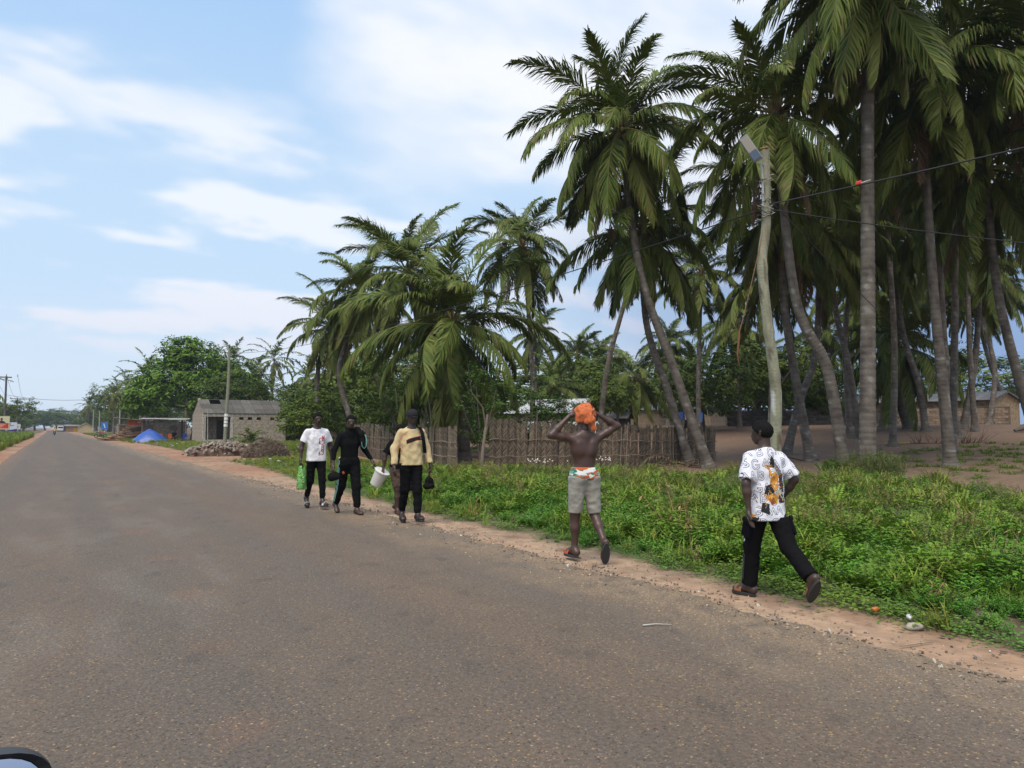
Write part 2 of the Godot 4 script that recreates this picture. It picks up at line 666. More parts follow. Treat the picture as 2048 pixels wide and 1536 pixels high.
func frond_into(b: MB, g: RandomNumberGenerator, elev: float, long: float, per_side: int, wide: float, old: float, at := Transform3D.IDENTITY, rib_sides := 4) -> void:
	var n := 14
	var path := PackedVector3Array()
	var droop: float = 62.0 + 26.0 * cos(deg_to_rad(elev)) + g.randf_range(-9, 9)
	if elev < -30.0:
		droop = maxf(4.0, 88.0 + elev)
	if elev > 66.0:
		droop *= 0.9
	var p := Vector3.ZERO
	var sway := g.randf_range(-0.35, 0.35)
	var yaw := 0.0
	for i in n + 1:
		var s := float(i) / n
		path.append(p)
		var a := deg_to_rad(elev - droop * pow(s, 1.35))
		yaw = sway * s * s
		p += Vector3(cos(a) * cos(yaw), sin(a), cos(a) * sin(yaw)) * long / n
	var rad := PackedFloat32Array()
	var rc := PackedColorArray()
	for i in n + 1:
		var s := float(i) / n
		rad.append(lerpf(0.045, 0.007, pow(s, 0.7)))
		var q := Vector3(0.20, 0.185, 0.055).lerp(Vector3(0.115, 0.125, 0.035), s).lerp(Vector3(0.22, 0.15, 0.06), old)
		rc.append(Color(q.x, q.y, q.z))
	var world := PackedVector3Array()
	for q in path:
		world.append(at * q)
	b.tube(world, rad, rib_sides, false, 1.0, rc)
	var hang := clampf((48.0 - elev) / 75.0, 0.0, 1.0)
	var torn := g.randf_range(0.2, 0.95)
	var torn_side := -1.0 if g.randf() < 0.5 else 1.0
	for sd: float in [-1.0, 1.0]:
		for k in per_side:
			var s := 0.14 + 0.86 * (k + 1.2 * g.randf()) / per_side
			if g.randf() < 0.05 or (sd == torn_side and absf(s - torn) < 0.04 and g.randf() < 0.8):
				continue
			s = minf(s, 1.0)
			var fi := s * n
			var i0 := mini(int(fi), n - 1)
			var o: Vector3 = path[i0].lerp(path[i0 + 1], fi - i0)
			var tg: Vector3 = (path[i0 + 1] - path[i0]).normalized()
			var side := tg.cross(Vector3.UP)
			side = (side if side.length() > 0.05 else Vector3(0, 0, 1)).normalized() * sd
			var up := side.cross(tg) * sd
			if up.y < 0.0:
				up = -up
			var open := deg_to_rad(lerpf(58.0, 18.0, pow(s, 1.2)) + g.randf_range(-7, 7))
			var dir := (tg * cos(open) + Vector3(g.randfn(), g.randfn(), g.randfn()) * 0.085 + side * sin(open) + up * (0.34 - 0.55 * hang - 0.3 * s) + Vector3.DOWN * (0.12 + 0.35 * hang * g.randf())).normalized()
			var ll := long * 0.245 * (0.35 + 0.65 * sin(PI * clampf(s * 0.86 + 0.12, 0, 1))) * g.randf_range(0.72, 1.12)
			var fall := g.randf_range(0.35, 1.25) + 0.5 * hang
			var mid := o + dir * ll * 0.55
			var tip := mid + (dir + Vector3.DOWN * fall).normalized() * ll * 0.45
			var wd := (tg - dir * tg.dot(dir)).normalized()
			wd = (wd + up * g.randf_range(-0.5, 0.5)).normalized() * wide * 0.5
			var f := g.randf()
			var q := Vector3(0.080, 0.122, 0.020).lerp(Vector3(0.155, 0.188, 0.034), f * f).lerp(Vector3(0.155, 0.125, 0.030), old * g.randf_range(0.3, 1.0))
			if g.randf() < 0.025 + old * 0.12:
				q = Vector3(0.17, 0.115, 0.055)
			b.col = Color(q.x, q.y, q.z)
			var a0 := at * (o - wd * 0.8)
			var a1 := at * (o + wd * 0.8)
			var m0 := at * (mid - wd)
			var m1 := at * (mid + wd)
			b.quad(a0, a1, m1, m0)
			b.col = Color(q.x * 1.08, q.y * 1.0, q.z)
			b.tri(m0, m1, at * tip)


func make_frond_set() -> void:
	var g := RandomNumberGenerator.new()
	g.seed = 404
	for i in 10:
		var row: Array = []
		for k in 3:
			var b := MB.new()
			var elev := 84.0 - 16.5 * i
			frond_into(b, g, elev, 4.8 - 0.35 * k, 128, 0.044 + 0.004 * k, clampf((i - 6.5) / 5.0, 0, 1) * (0.25 + 0.3 * k))
			row.append(b.mesh())
		fronds.append(row)
	var dead: Array = []
	for k in 2: # withered fronds that hang down the trunk
		var b := MB.new()
		frond_into(b, g, -74.0, 3.9, 46, 0.045, 1.0)
		for j in b.c.size():
			b.c[j] = Color(0.15, 0.095, 0.052) * (0.75 + 0.5 * g.randf())
		dead.append(b.mesh())
	fronds.append(dead)
	for k in 4: # whole crowns for palms far off
		var b := MB.new()
		for i in 21:
			var t := i / 20.0
			var tr := Transform3D(Basis(Vector3.UP, i * 2.39996 + g.randf() * 0.5), Vector3(0, 0.1, 0))
			frond_into(b, g, lerpf(80.0, -62.0, t) + g.randf_range(-8, 8), 4.3, 22, 0.13, clampf(t * 1.6 - 0.8, 0, 1), tr, 3)
		far_crowns.append(b.mesh())
	var b := MB.new()
	b.col = Color(0.19, 0.16, 0.045)
	b.ball(Vector3.ZERO, Vector3(0.105, 0.13, 0.105), 8)
	nut = b.mesh()


func spline(pts: Array, n: int) -> PackedVector3Array:
	var out := PackedVector3Array()
	var m := pts.size() - 1
	for i in n + 1:
		var f := float(i) / n * m
		var k := mini(int(f), m - 1)
		var a: Vector3 = pts[maxi(k - 1, 0)]
		var b: Vector3 = pts[k]
		var c: Vector3 = pts[k + 1]
		var d: Vector3 = pts[mini(k + 2, m)]
		out.append(b.cubic_interpolate(c, a, d, f - k))
	return out


func palm_trunk(pts: Array, r: float, step: float, sides: int, sd: int) -> ArrayMesh:
	var long := 0.0
	for i in pts.size() - 1:
		long += (pts[i] as Vector3).distance_to(pts[i + 1])
	var n := maxi(6, int(long / step))
	var path := spline(pts, n)
	path[0] -= Vector3(0, 0.25, 0)
	var rad := PackedFloat32Array()
	var cols := PackedColorArray()
	var g := RandomNumberGenerator.new()
	g.seed = sd
	for i in n + 1:
		var s := float(i) / n
		var rr := r * (lerpf(1.0, 0.62, s) + 0.75 * exp(-s * long / 0.45))
		var scar := i % 3 == 0
		rr *= (0.955 if scar else 1.0) * g.randf_range(0.985, 1.015)
		rad.append(rr)
		for k in sides:
			var w := nz.get_noise_3d(path[i].x * 30.0 + sd * 7.0 + k * 3.0, s * long * 16.0, k * 2.6)
			var q := Vector3(0.148, 0.125, 0.102).lerp(Vector3(0.215, 0.186, 0.156), clampf(w * 1.6 + 0.3, 0, 1))
			if w > 0.46 and s < 0.8:
				q = Vector3(0.33, 0.315, 0.29)
			elif w < -0.33:
				q = Vector3(0.10, 0.082, 0.07)
			if scar:
				q *= 0.8
			cols.append(Color(q.x, q.y, q.z))
	var b := MB.new()
	b.tube(path, rad, sides, true, 1.0, cols)
	return b.mesh()


func palm(label: String, group: String, pts: Array, r: float, size: float, count: int, sd: int, dead := 2, nuts := 5, low := -64.0, high := 82.0) -> Node3D:
	dead = dead / 2
	low = maxf(low, -70.0)
	var base: Vector3 = pts[0]
	base.y = height(base.x, base.z)
	var o := thing("coconut_palm", label, "palm tree", base, 0.0, group)
	var local: Array = []
	for p in pts:
		local.append(p - base)
	local[0] = Vector3.ZERO
	part(o, "trunk", palm_trunk(local, r, 0.075, 10, sd), MT.bark)
	var g := RandomNumberGenerator.new()
	g.seed = sd * 31 + 7
	var top: Vector3 = local[-1]
	var b := MB.new() # fibrous heart with the stubs of old leaf stalks
	b.col = Color(0.16, 0.11, 0.062)
	b.tube(PackedVector3Array([Vector3(0, -0.7, 0), Vector3(0, -0.25, 0), Vector3(0, 0.15, 0), Vector3(0, 0.7, 0)]), PackedFloat32Array([r * 0.62, r * 0.95, r * 0.9, 0.03]), 9)
	for k in 14:
		var a := k * 2.4
		var d := Vector3(cos(a), 0.35 + 0.06 * k, sin(a)).normalized()
		b.col = Color(0.19, 0.15, 0.06) if k % 3 else Color(0.13, 0.085, 0.05)
		b.rod(Vector3(d.x * r * 0.5, -0.45 + k * 0.045, d.z * r * 0.5), Vector3(d.x * 0.38, -0.35 + k * 0.05 + d.y * 0.3, d.z * 0.38), 0.05, 0.03, 5)
	var crown := part(o, "crown", b.mesh(), MT.bark, top)
	count = int(count * 1.25)
	for i in count:
		var t := float(i) / (count - 1)
		var e := lerpf(high, low, pow(t, 0.92)) + g.randf_range(-9, 9)
		var row := clampi(int(round((84.0 - e) / 16.5)), 0, 9)
		var yaw := i * 2.39996 + g.randf_range(-0.35, 0.35)
		var sz := size * g.randf_range(0.8, 1.14)
		var bs := Basis(Vector3.UP, yaw) * Basis(Vector3.BACK, deg_to_rad(g.randf_range(-6, 6))) * Basis(Vector3.RIGHT, g.randf_range(-0.45, 0.45))
		part(crown, "frond", fronds[row][g.randi() % 3], MT.frond, Vector3(cos(yaw) * 0.06, 0.12 - t * 0.35, -sin(yaw) * 0.06), bs.scaled_local(Vector3.ONE * sz))
	for i in dead:
		var yaw := g.randf() * TAU
		part(crown, "dead_frond", fronds[10][i % 2], MT.frond, Vector3(cos(yaw) * 0.12, -0.35, -sin(yaw) * 0.12), (Basis(Vector3.UP, yaw) * Basis(Vector3.BACK, g.randf_range(0.0, 0.25))).scaled_local(Vector3.ONE * size))
	for i in nuts:
		var a := g.randf() * TAU
		part(crown, "coconut", nut, MT.gloss, Vector3(cos(a) * g.randf_range(0.22, 0.36), g.randf_range(-0.6, -0.2), sin(a) * g.randf_range(0.22, 0.36)), Basis(Vector3(1, 0, 0), g.randf() * 2.0))
	return o


func V(x: float, y: float, z: float) -> Vector3:
	return Vector3(x, y, z)


func make_palms() -> void:
	make_frond_set()
	var yard := "palms in the sandy yard"
	# the tall palms whose trunks stand clear
	palm("tall coconut palm leaning over the end of the palm-leaf fence, nuts at its crown", "", [V(21.42, 0.01, -18.97), V(20.29, 3.98, -19.71), V(19.26, 7.73, -20.37), V(18.64, 13.47, -20.77)], 0.20, 1.02, 36, 1, 4, 7, -76.0)
	palm("lower leaning coconut palm just behind the tallest leaning one at the fence", "", [V(22.57, 0.02, -21.01), V(21.82, 3.13, -21.5), V(21.09, 6.11, -21.98), V(21.0, 10.2, -22.03)], 0.19, 0.95, 26, 2, 4, 4, -76.0)
	palm("slim palm bending right behind the leafy bush and tin roofs", "", [V(29.73, 0.29, -35.54), V(30.29, 5.44, -35.17), V(31.14, 9.21, -34.62), V(31.99, 13.02, -34.06)], 0.2, 0.8, 20, 3, 1, 3)
	palm("straight slim palm in front of the beige gable house", "", [V(39.82, 0.96, -36.13), V(39.83, 5.03, -36.12), V(39.98, 9.1, -36.02), V(40.1, 13.01, -35.95)], 0.19, 0.92, 26, 4, 2, 4)
	palm("leaning palm with white patches on its bark, bush at its foot", "", [V(22.69, 0.03, -14.15), V(22.28, 3.52, -14.43), V(21.4, 6.11, -15.0), V(20.94, 12.56, -15.29)], 0.215, 0.9, 32, 5, 4, 5, -76.0)
	palm("palm crossing in an X with another trunk beside a dry branch", "", [V(27.22, 0.17, -18.51), V(26.84, 2.94, -18.76), V(26.4, 7.04, -19.05), V(26.37, 11.43, -19.06)], 0.21, 0.95, 28, 6, 4, 4, -76.0)
	palm("palm leaning right that makes the other stroke of the X", "", [V(29.58, 0.29, -21.41), V(30.18, 2.87, -21.02), V(30.88, 5.28, -20.57), V(31.2, 10.91, -20.36)], 0.21, 0.95, 28, 7, 4, 4, -76.0)
	palm("tallest palm, thick and straight, at the edge of the weeds", "", [V(21.29, 0.0, -12.54), V(21.43, 4.76, -12.45), V(21.56, 10.37, -12.36), V(21.78, 16.33, -12.22)], 0.255, 1.1, 34, 8, 4, 5, -80.0)
	palm("thin palm leaning left, standing right behind the tallest straight trunk", "", [V(37.67, 0.8, -22.49), V(37.15, 5.3, -22.83), V(36.68, 8.11, -23.14), V(36.38, 12.37, -23.33)], 0.2, 0.95, 26, 9, 3, 4, -74.0)
	palm("tall palm with a white ring on its trunk beside the turf patches", "", [V(27.03, 0.16, -12.81), V(26.87, 3.26, -12.91), V(26.7, 6.89, -13.03), V(26.53, 14.55, -13.14)], 0.215, 1.05, 34, 10, 4, 5, -78.0)
	palm("palm close behind the one with the white ring, at the dead leaf's end", "", [V(40.36, 1.0, -18.67), V(39.99, 3.54, -18.91), V(39.82, 7.28, -19.02), V(39.78, 13.26, -19.05)], 0.24, 1.0, 28, 11, 3, 4, -74.0)
	palm("palm leaning left before the beige compound wall", "", [V(45.35, 1.33, -22.87), V(45.07, 4.18, -23.05), V(44.31, 7.61, -23.54), V(43.89, 13.29, -23.81)], 0.22, 1.0, 28, 12, 3, 4, -74.0)
	palm("strongly curved pale-ringed palm beyond the turf patches", "", [V(31.57, 0.4, -11.67), V(30.68, 4.7, -12.25), V(30.3, 7.6, -12.5), V(30.15, 11.72, -12.59)], 0.2, 1.0, 30, 13, 3, 5, -74.0)
	palm("palm leaning right in front of the grey roofed house by the wall", "", [V(47.94, 1.49, -21.9), V(48.61, 5.16, -21.46), V(48.96, 8.33, -21.24), V(49.22, 12.16, -21.06)], 0.22, 0.95, 26, 14, 2, 4)
	palm("slender palm of the crossing pair against the slate sky, bowed", "", [V(64.24, 1.8, -27.4), V(64.81, 6.25, -27.03), V(64.12, 11.21, -27.48), V(65.41, 13.71, -26.64)], 0.22, 0.9, 24, 15, 1, 3)
	palm("slender palm of the crossing pair against the slate sky, straight slant", "", [V(72.84, 1.8, -28.96), V(71.32, 6.74, -29.95), V(70.57, 10.38, -30.44), V(70.21, 13.13, -30.67)], 0.22, 0.9, 24, 16, 1, 3)
	palm("short thick palm with drooping yellowish leaves before the block wall", "", [V(47.87, 1.48, -25.09), V(47.31, 3.37, -25.46), V(47.14, 5.04, -25.57), V(47.14, 7.05, -25.57)], 0.36, 1.15, 34, 17, 3, 3, -72.0)
	palm("tall palm at the near end of the turf patches", "", [V(29.22, 0.27, -9.62), V(29.19, 5.89, -9.64), V(28.68, 11.12, -9.98), V(28.09, 14.87, -10.36)], 0.22, 1.0, 30, 18, 2, 4)
	# the cluster behind the fence
	palm("broad low palm with yellow nuts spreading behind the highest stretch of fence", "", [V(15.19, 0.0, -27.1), V(15.1, 2.09, -27.16), V(14.91, 4.06, -27.29), V(14.71, 6.05, -27.41)], 0.25, 1.12, 36, 19, 2, 9, -66.0)
	palm("tall single palm with a bunch of nuts against the sky, bare trunk below", "", [V(23.99, 0.06, -34.5), V(23.9, 5.25, -34.56), V(23.68, 9.15, -34.7), V(23.43, 12.48, -34.86)], 0.17, 0.92, 28, 20, 2, 9, -72.0)
	palm("palm with the raised crown behind the broad low one", "", [V(16.83, 0.0, -34.38), V(16.7, 4.09, -34.47), V(16.46, 7.06, -34.63), V(15.98, 9.93, -34.94)], 0.19, 1.0, 30, 21, 2, 5)
	palm("palm with a bent leaning trunk behind the walkers", "", [V(16.18, 0.0, -41.97), V(15.04, 4.49, -42.71), V(15.28, 6.68, -42.55), V(16.08, 9.82, -42.03)], 0.19, 0.9, 30, 22, 3, 4, -72.0)
	palm("palm on the outer end of the cluster toward the unfinished building", "", [V(15.88, 0.0, -49.32), V(15.74, 4.19, -49.41), V(15.89, 6.31, -49.31), V(16.6, 8.6, -49.05)], 0.19, 0.86, 32, 23, 3, 4, -72.0)
	# the dark grove at the back of the yard
	var deep := "palms deep in the grove"
	var k := 24
	for p in [
		[V(48.84, 1.54, -39.8), V(48.84, 5.57, -39.81), V(48.61, 8.97, -39.96), V(48.58, 10.4, -39.97)],
		[V(40.77, 1.03, -30.74), V(41.01, 6.8, -30.58), V(40.93, 9.2, -30.63), V(40.7, 11.5, -30.79)],
		[V(39.63, 0.94, -24.32), V(39.5, 6.15, -24.41), V(39.85, 10.35, -24.18), V(40.09, 14.2, -24.02)],
		[V(45.82, 1.36, -20.3), V(45.72, 6.15, -20.36), V(45.74, 10.35, -20.35), V(45.67, 15.84, -20.4)],
		[V(60.73, 1.8, -39.23), V(60.83, 5.97, -39.16), V(60.67, 7.84, -39.26), V(60.74, 10.66, -39.22)],
		[V(65.08, 1.8, -31.62), V(65.39, 5.7, -31.42), V(65.29, 8.34, -31.49), V(65.67, 14.55, -31.24)],
		[V(67.71, 1.8, -39.46), V(67.74, 6.23, -39.44), V(67.79, 8.22, -39.4), V(67.77, 12.21, -39.42)],
		[V(50.2, 1.5, -28.4), V(50.6, 5.0, -28.2), V(50.9, 9.0, -28.3), V(51.1, 11.2, -28.4)],
		[V(54.2, 1.7, -33.4), V(54.6, 5.0, -33.2), V(54.9, 9.0, -33.3), V(55.1, 12.9, -33.4)],
		[V(35.6, 0.7, -19.6), V(35.7, 5.0, -19.4), V(35.4, 9.5, -19.3), V(35.2, 15.2, -19.4)],
		[V(33.1, 0.5, -15.6), V(33.2, 5.0, -15.4), V(33.4, 9.5, -15.3), V(33.8, 16.4, -15.4)]]:
		palm("palm deep in the dense grove before the compound walls", deep, p, 0.17, 1.0, 23, k, 2, 3, -60.0)
		k += 1
	# palms over the village roofs
	for p in [[V(46.69, 1.42, -59.1), 9.1, 0.0], [V(54.77, 1.76, -65.77), 9.7, 0.3], [V(42.87, 1.17, -46.07), 5.9, 0.0], [V(58.29, 1.8, -57.52), 11.1, 0.4], [V(52.94, 1.71, -49.06), 7.3, 0.2], [V(46.03, 1.38, -65.49), 12.1, -0.4], [V(50.4, 1.5, -58.0), 6.4, 0.3], [V(62.0, 1.8, -60.0), 8.2, -0.3], [V(38.0, 0.9, -52.0), 5.2, 0.3], [V(66.0, 1.8, -52.0), 9.6, 0.5], [V(58.0, 1.8, -45.0), 7.6, 0.4], [V(70.0, 1.8, -47.0), 9.2, 0.1]]:
		var f: Vector3 = p[0]
		var lean: float = p[2]
		palm("coconut palm rising behind the village roofs and bushes", "palms behind the village roofs", [f, V(f.x + lean * 0.5, f.y + (p[1] - f.y) * 0.4, f.z), V(f.x + lean * 0.6, f.y + (p[1] - f.y) * 0.7, f.z), V(f.x + lean, p[1], f.z)], 0.17, 0.93, 25, k, 1, 3)
		k += 1


func far_palm(label: String, group: String, base: Vector3, tall: float, lean: float, k: int, size := 1.0) -> void:
	base.y = height(base.x, base.z)
	var o := thing("coconut_palm", label, "palm tree", base, k * 1.7, group)
	part(o, "trunk", palm_trunk([Vector3.ZERO, V(lean * 0.3, tall * 0.35, 0), V(lean * 0.7, tall * 0.7, 0), V(lean, tall, 0)], 0.19, 0.5, 6, k), MT.bark)
	part(o, "crown", far_crowns[k % 4], MT.frond, V(lean, tall, 0), Basis.IDENTITY.scaled(Vector3.ONE * size))


# ---------------------------------------------------------------- broadleaf trees and bushes

func leaf_crown(sd: int, lobes: Array, count: int, leaf: float, tone: Vector3, tone2: Vector3) -> ArrayMesh:
	var g := RandomNumberGenerator.new()
	g.seed = sd
	var b := MB.new()
	var total := 0.0
	for l in lobes:
		total += pow(l[1], 2.0)
	for l in lobes:
		var n := int(count * pow(l[1], 2.0) / total)
		var clumps: Array = []
		for i in maxi(8, n / 26):
			var d := Vector3(g.randfn(), g.randfn() * 0.9 + 0.25, g.randfn()).normalized()
			clumps.append([(l[0] as Vector3) + d * float(l[1]) * g.randf_range(0.62, 1.04) * Vector3(1, 0.85, 1), d, g.randf()])
		for i in n:
			var c: Array = clumps[g.randi() % clumps.size()]
			var p: Vector3 = c[0] + Vector3(g.randfn(), g.randfn() * 0.6, g.randfn()) * leaf * 1.35
			var nn := ((c[1] as Vector3) * 0.6 + Vector3(g.randfn() * 0.55, 0.55 + g.randf() * 0.5, g.randfn() * 0.55)).normalized()
			var a := nn.cross(Vector3(g.randfn(), g.randfn(), g.randfn())).normalized()
			var w := nn.cross(a)
			var s := leaf * g.randf_range(0.65, 1.25)
			var q := tone.lerp(tone2, clampf(g.randf() * 0.6 + float(c[2]) * 0.4, 0, 1)) * g.randf_range(0.8, 1.15)
			b.col = Color(q.x, q.y, q.z)
			b.quad(p - a * s, p + w * s * 0.36, p + a * s, p - w * s * 0.36)
	return b.mesh()


func limb_mesh(tall: float, r: float, lobes: Array, sd: int) -> ArrayMesh:
	var g := RandomNumberGenerator.new()
	g.seed = sd
	var b := MB.new()
	b.col = Color(0.13, 0.105, 0.085)
	var fork := Vector3(g.randf_range(-0.1, 0.1) * tall, tall * 0.55, g.randf_range(-0.1, 0.1) * tall)
	b.tube(PackedVector3Array([Vector3(0, -0.2, 0), fork * 0.3 + Vector3(0.05, 0, 0), fork * 0.7, fork]), PackedFloat32Array([r * 1.5, r, r * 0.9, r * 0.75]), 8)
	for l in lobes:
		var e: Vector3 = l[0]
		var m := fork.lerp(e, 0.5) + Vector3(g.randf_range(-0.2, 0.2), g.randf_range(-0.1, 0.25), g.randf_range(-0.2, 0.2)) * float(l[1])
		b.tube(PackedVector3Array([fork - Vector3(0, r * 0.5, 0), m, e]), PackedFloat32Array([r * 0.5, r * 0.32, r * 0.12]), 6)
		for k in 3:
			var d := Vector3(g.randfn(), g.randf() * 0.8, g.randfn()).normalized() * float(l[1]) * 0.8
			b.rod(m.lerp(e, 0.4 + 0.2 * k), e + d, r * 0.14, r * 0.04, 5)
	return b.mesh()


var bush_shapes: Array = []


func broadleaf(called: String, label: String, category: String, group: String, base: Vector3, crown: Mesh, limbs: Mesh, size: Vector3, turn: float) -> Node3D:
	base.y = height(base.x, base.z)
	var o := thing(called, label, category, base, turn, group)
	part(o, "trunk", limbs, MT.bark, Vector3.ZERO, Basis.IDENTITY.scaled(size))
	part(o, "crown", crown, MT.leaf, Vector3.ZERO, Basis.IDENTITY.scaled(size))
	return o


func make_trees() -> void:
	# the big almond tree over the shed
	var lobes := [[V(0, 8.4, 0), 3.4], [V(-3.2, 6.6, 0.8), 3.0], [V(3.2, 6.9, 0.4), 3.0], [V(5.6, 5.4, -0.3), 2.7], [V(-4.6, 5.0, 0.6), 2.6], [V(1.0, 5.6, 2.0), 2.9], [V(4.4, 4.8, 1.4), 2.2], [V(-1.6, 9.8, 0.2), 2.3], [V(-5.6, 4.2, -0.6), 1.9]]
	broadleaf("almond_tree", "big spreading almond tree with large green leaves above the tin shed", "tree", "", V(15.4, 0, -97.0), leaf_crown(5, lobes, 27000, 0.25, V(0.068, 0.14, 0.012), V(0.145, 0.25, 0.022)), limb_mesh(6.5, 0.42, lobes, 5), Vector3(1.1, 1.1, 1.1), 0.0)
	var l2 := [[V(0, 6.0, 0), 3.0], [V(-2.6, 4.6, 0.6), 2.5], [V(2.6, 4.8, 0.2), 2.5], [V(0.4, 3.6, 2.0), 2.4], [V(4.2, 3.4, 0.4), 2.0]]
	broadleaf("feathery_tree", "dark feathery-leaved tree behind the unfinished block building", "tree", "", V(19.2, 0, -89.0), leaf_crown(6, l2, 11000, 0.15, V(0.042, 0.07, 0.008), V(0.09, 0.125, 0.014)), limb_mesh(5.0, 0.3, l2, 6), Vector3(1.15, 1.15, 1.15), 0.2)
	# shared bush and tree shapes
	for k in 4:
		var g := RandomNumberGenerator.new()
		g.seed = 90 + k
		var lb: Array = []
		for i in 6 + k % 3:
			lb.append([V(g.randf_range(-1.6, 1.6), g.randf_range(1.4, 3.6), g.randf_range(-1.6, 1.6)), g.randf_range(0.8, 1.35)])
		bush_shapes.append([leaf_crown(200 + k, lb, 4600, 0.125, V(0.055, 0.09, 0.009), V(0.13, 0.175, 0.022)), limb_mesh(2.6, 0.11, lb, 300 + k)])
	# the open moringa-like saplings that stick up over the fence
	for a in [[V(14.3, 0, -24.2), 0.95, 1, "spindly sapling with pale forked stem at the fence corner", 1.0], [V(13.9, 0, -27.5), 1.15, 2, "sapling with feathery light leaves before the broad low palm", 1.3], [V(13.9, 0, -31.0), 1.0, 3, "leafy sapling behind the man with the dark cap", 1.2], [V(17.9, 0, -24.4), 0.8, 0, "leafy green bush behind the fence beside the tin roofs", 1.0], [V(16.8, 0, -24.4), 0.8, 2, "rounded bush leaning on the back of the palm-leaf fence", 0.9], [V(28.0, 0, -36.0), 0.8, 1, "dark dense bush in front of the white tin roof", 0.85]]:
		sapling(a[0], a[1], a[2], a[3], a[4])
	# undergrowth behind the fence and round the village
	var i := 0
	for p in [V(14.8, 0, -46.0), V(17.5, 0, -40.0), V(18.5, 0, -33.5), V(20.5, 0, -37.0), V(21.0, 0, -31.0), V(22.5, 0, -47.0), V(17.2, 0, -52.0), V(19.8, 0, -57.0), V(24.0, 0, -55.0), V(24.2, 0, -43.0), V(33.5, 0, -57.0)]:
		var s := 0.95 + 0.3 * sin(i * 2.7)
		broadleaf("bush", "green bush in the thicket behind the palm-leaf fence", "bush", "thicket behind the fence", p, bush_shapes[i % 4][0], bush_shapes[i % 4][1], Vector3(s * 1.15, s * (1.0 + 0.25 * sin(i * 1.3)), s * 1.15), i * 1.1)
		i += 1
	for p in [V(38.5, 0, -43.5), V(44.0, 0, -39.5), V(49.0, 0, -46.0), V(55.0, 0, -43.0), V(51.0, 0, -38.0), V(58.5, 0, -38.0), V(46.0, 0, -52.0), V(38.0, 0, -60.0), V(48.0, 0, -70.0), V(58.0, 0, -72.0), V(70.0, 0, -60.0), V(66.0, 0, -44.0), V(76.0, 0, -50.0), V(34.0, 0, -66.0), V(64.0, 0, -66.0), V(80.0, 0, -40.0)]:
		var s := 1.25 + 0.35 * sin(i * 2.7)
		broadleaf("bush", "round green tree among the village houses", "tree", "trees among the village houses", p, bush_shapes[i % 4][0], bush_shapes[i % 4][1], Vector3(s * 1.2, s * (1.1 + 0.3 * sin(i * 1.3)), s * 1.2), i * 1.1)
		i += 1
	# behind the building, up the road on the right
	var g := RandomNumberGenerator.new()
	g.seed = 61
	for a in [[26.0, -102.4, 10.9, 0.4], [22.7, -110.5, 11.2, -0.2], [26.6, -114.0, 9.1, -0.3], [31.5, -104.0, 8.2, 0.3], [35.0, -98.0, 8.8, 0.2], [28.5, -88.0, 8.2, -0.4], [33.0, -84.0, 7.4, 0.3], [30.0, -75.0, 6.9, 0.1], [37.0, -90.0, 8.6, 0.1], [40.0, -84.0, 9.0, -0.2], [33.5, -72.0, 7.6, 0.4]]:
		far_palm("palm in the row behind the unfinished block building", "palms behind the unfinished building", V(a[0], 0, a[1]), a[2], a[3], g.randi() % 40)
	far_palm("full crowned palm beside the big almond tree, towards the road", "", V(11.2, 0, -112.0), 8.9, -0.4, 5, 1.05)
	far_palm("second palm squeezed between the almond tree and the road", "", V(11.8, 0, -118.0), 7.4, 0.2, 6, 0.9)
	far_palm("small palm standing alone near the blue road sign", "", V(9.9, 0, -148.6), 7.5, -0.3, 7, 0.75)
	for a in [V(24.0, 0, -80.0), V(27.5, 0, -84.0), V(25.0, 0, -93.0), V(30.0, 0, -80.0), V(25.0, 0, -68.0), V(29.0, 0, -66.0), V(34.0, 0, -78.0), V(22.8, 0, -64.0), V(27.0, 0, -58.0)]:
		var s := 1.2 + 0.3 * sin(i * 2.1)
		broadleaf("bush", "leafy bush between the unfinished building and the grove", "bush", "bushes beside the unfinished building", a, bush_shapes[i % 4][0], bush_shapes[i % 4][1], Vector3(s * 1.3, s * 1.1, s * 1.3), i * 0.9)
		i += 1
	# the two tree lines that close the road
	for k in 26:
		var z := -132.0 - k * 10.5
		var x := 15.0 + g.randf_range(-3.5, 10.0) - k * 0.12
		if k % 2 == 0:
			far_palm("palm in the hazy row along the right side of the road", "hazy palms along the road", V(x, 0, z), g.randf_range(7.5, 12.5), g.randf_range(-0.6, 0.6), k, 1.05)
		var s := g.randf_range(1.5, 2.2)
		broadleaf("roadside_tree", "hazy green tree in the row along the right side of the road", "tree", "hazy trees right of the road", V(x + g.randf_range(-2, 6), 0, z - 4.0), bush_shapes[k % 4][0], bush_shapes[k % 4][1], Vector3(s * 1.2, s * 1.15, s * 1.2), k * 1.3)
	for k in 24:
		var z := -96.0 - k * 14.0
		var s := g.randf_range(1.1, 1.9) * (0.75 if k < 5 else 1.0)
		broadleaf("roadside_tree", "hazy green tree in the row along the left side of the road", "tree", "hazy trees left of the road", V(-9.0 - g.randf_range(0.0, 9.0), 0, z), bush_shapes[k % 4][0], bush_shapes[k % 4][1], Vector3(s * 1.4, s, s * 1.4), k * 0.7)
		if k % 4 == 2:
			far_palm("palm above the tree row on the left side of the road", "palms left of the road", V(-14.0 - g.randf_range(0.0, 8.0), 0, z), g.randf_range(7.5, 10.0), 0.3, k)
	for k in 16:
		var s := g.randf_range(2.4, 3.4)
		broadleaf("roadside_tree", "blue hazed tree in the wood that closes the end of the road", "tree", "trees at the end of the road", V(-34.0 + k * 4.6, 0, -415.0 - g.randf_range(0, 40)), bush_shapes[k % 4][0], bush_shapes[k % 4][1], Vector3(s * 1.3, s * 0.8, s * 1.3), k * 0.7)
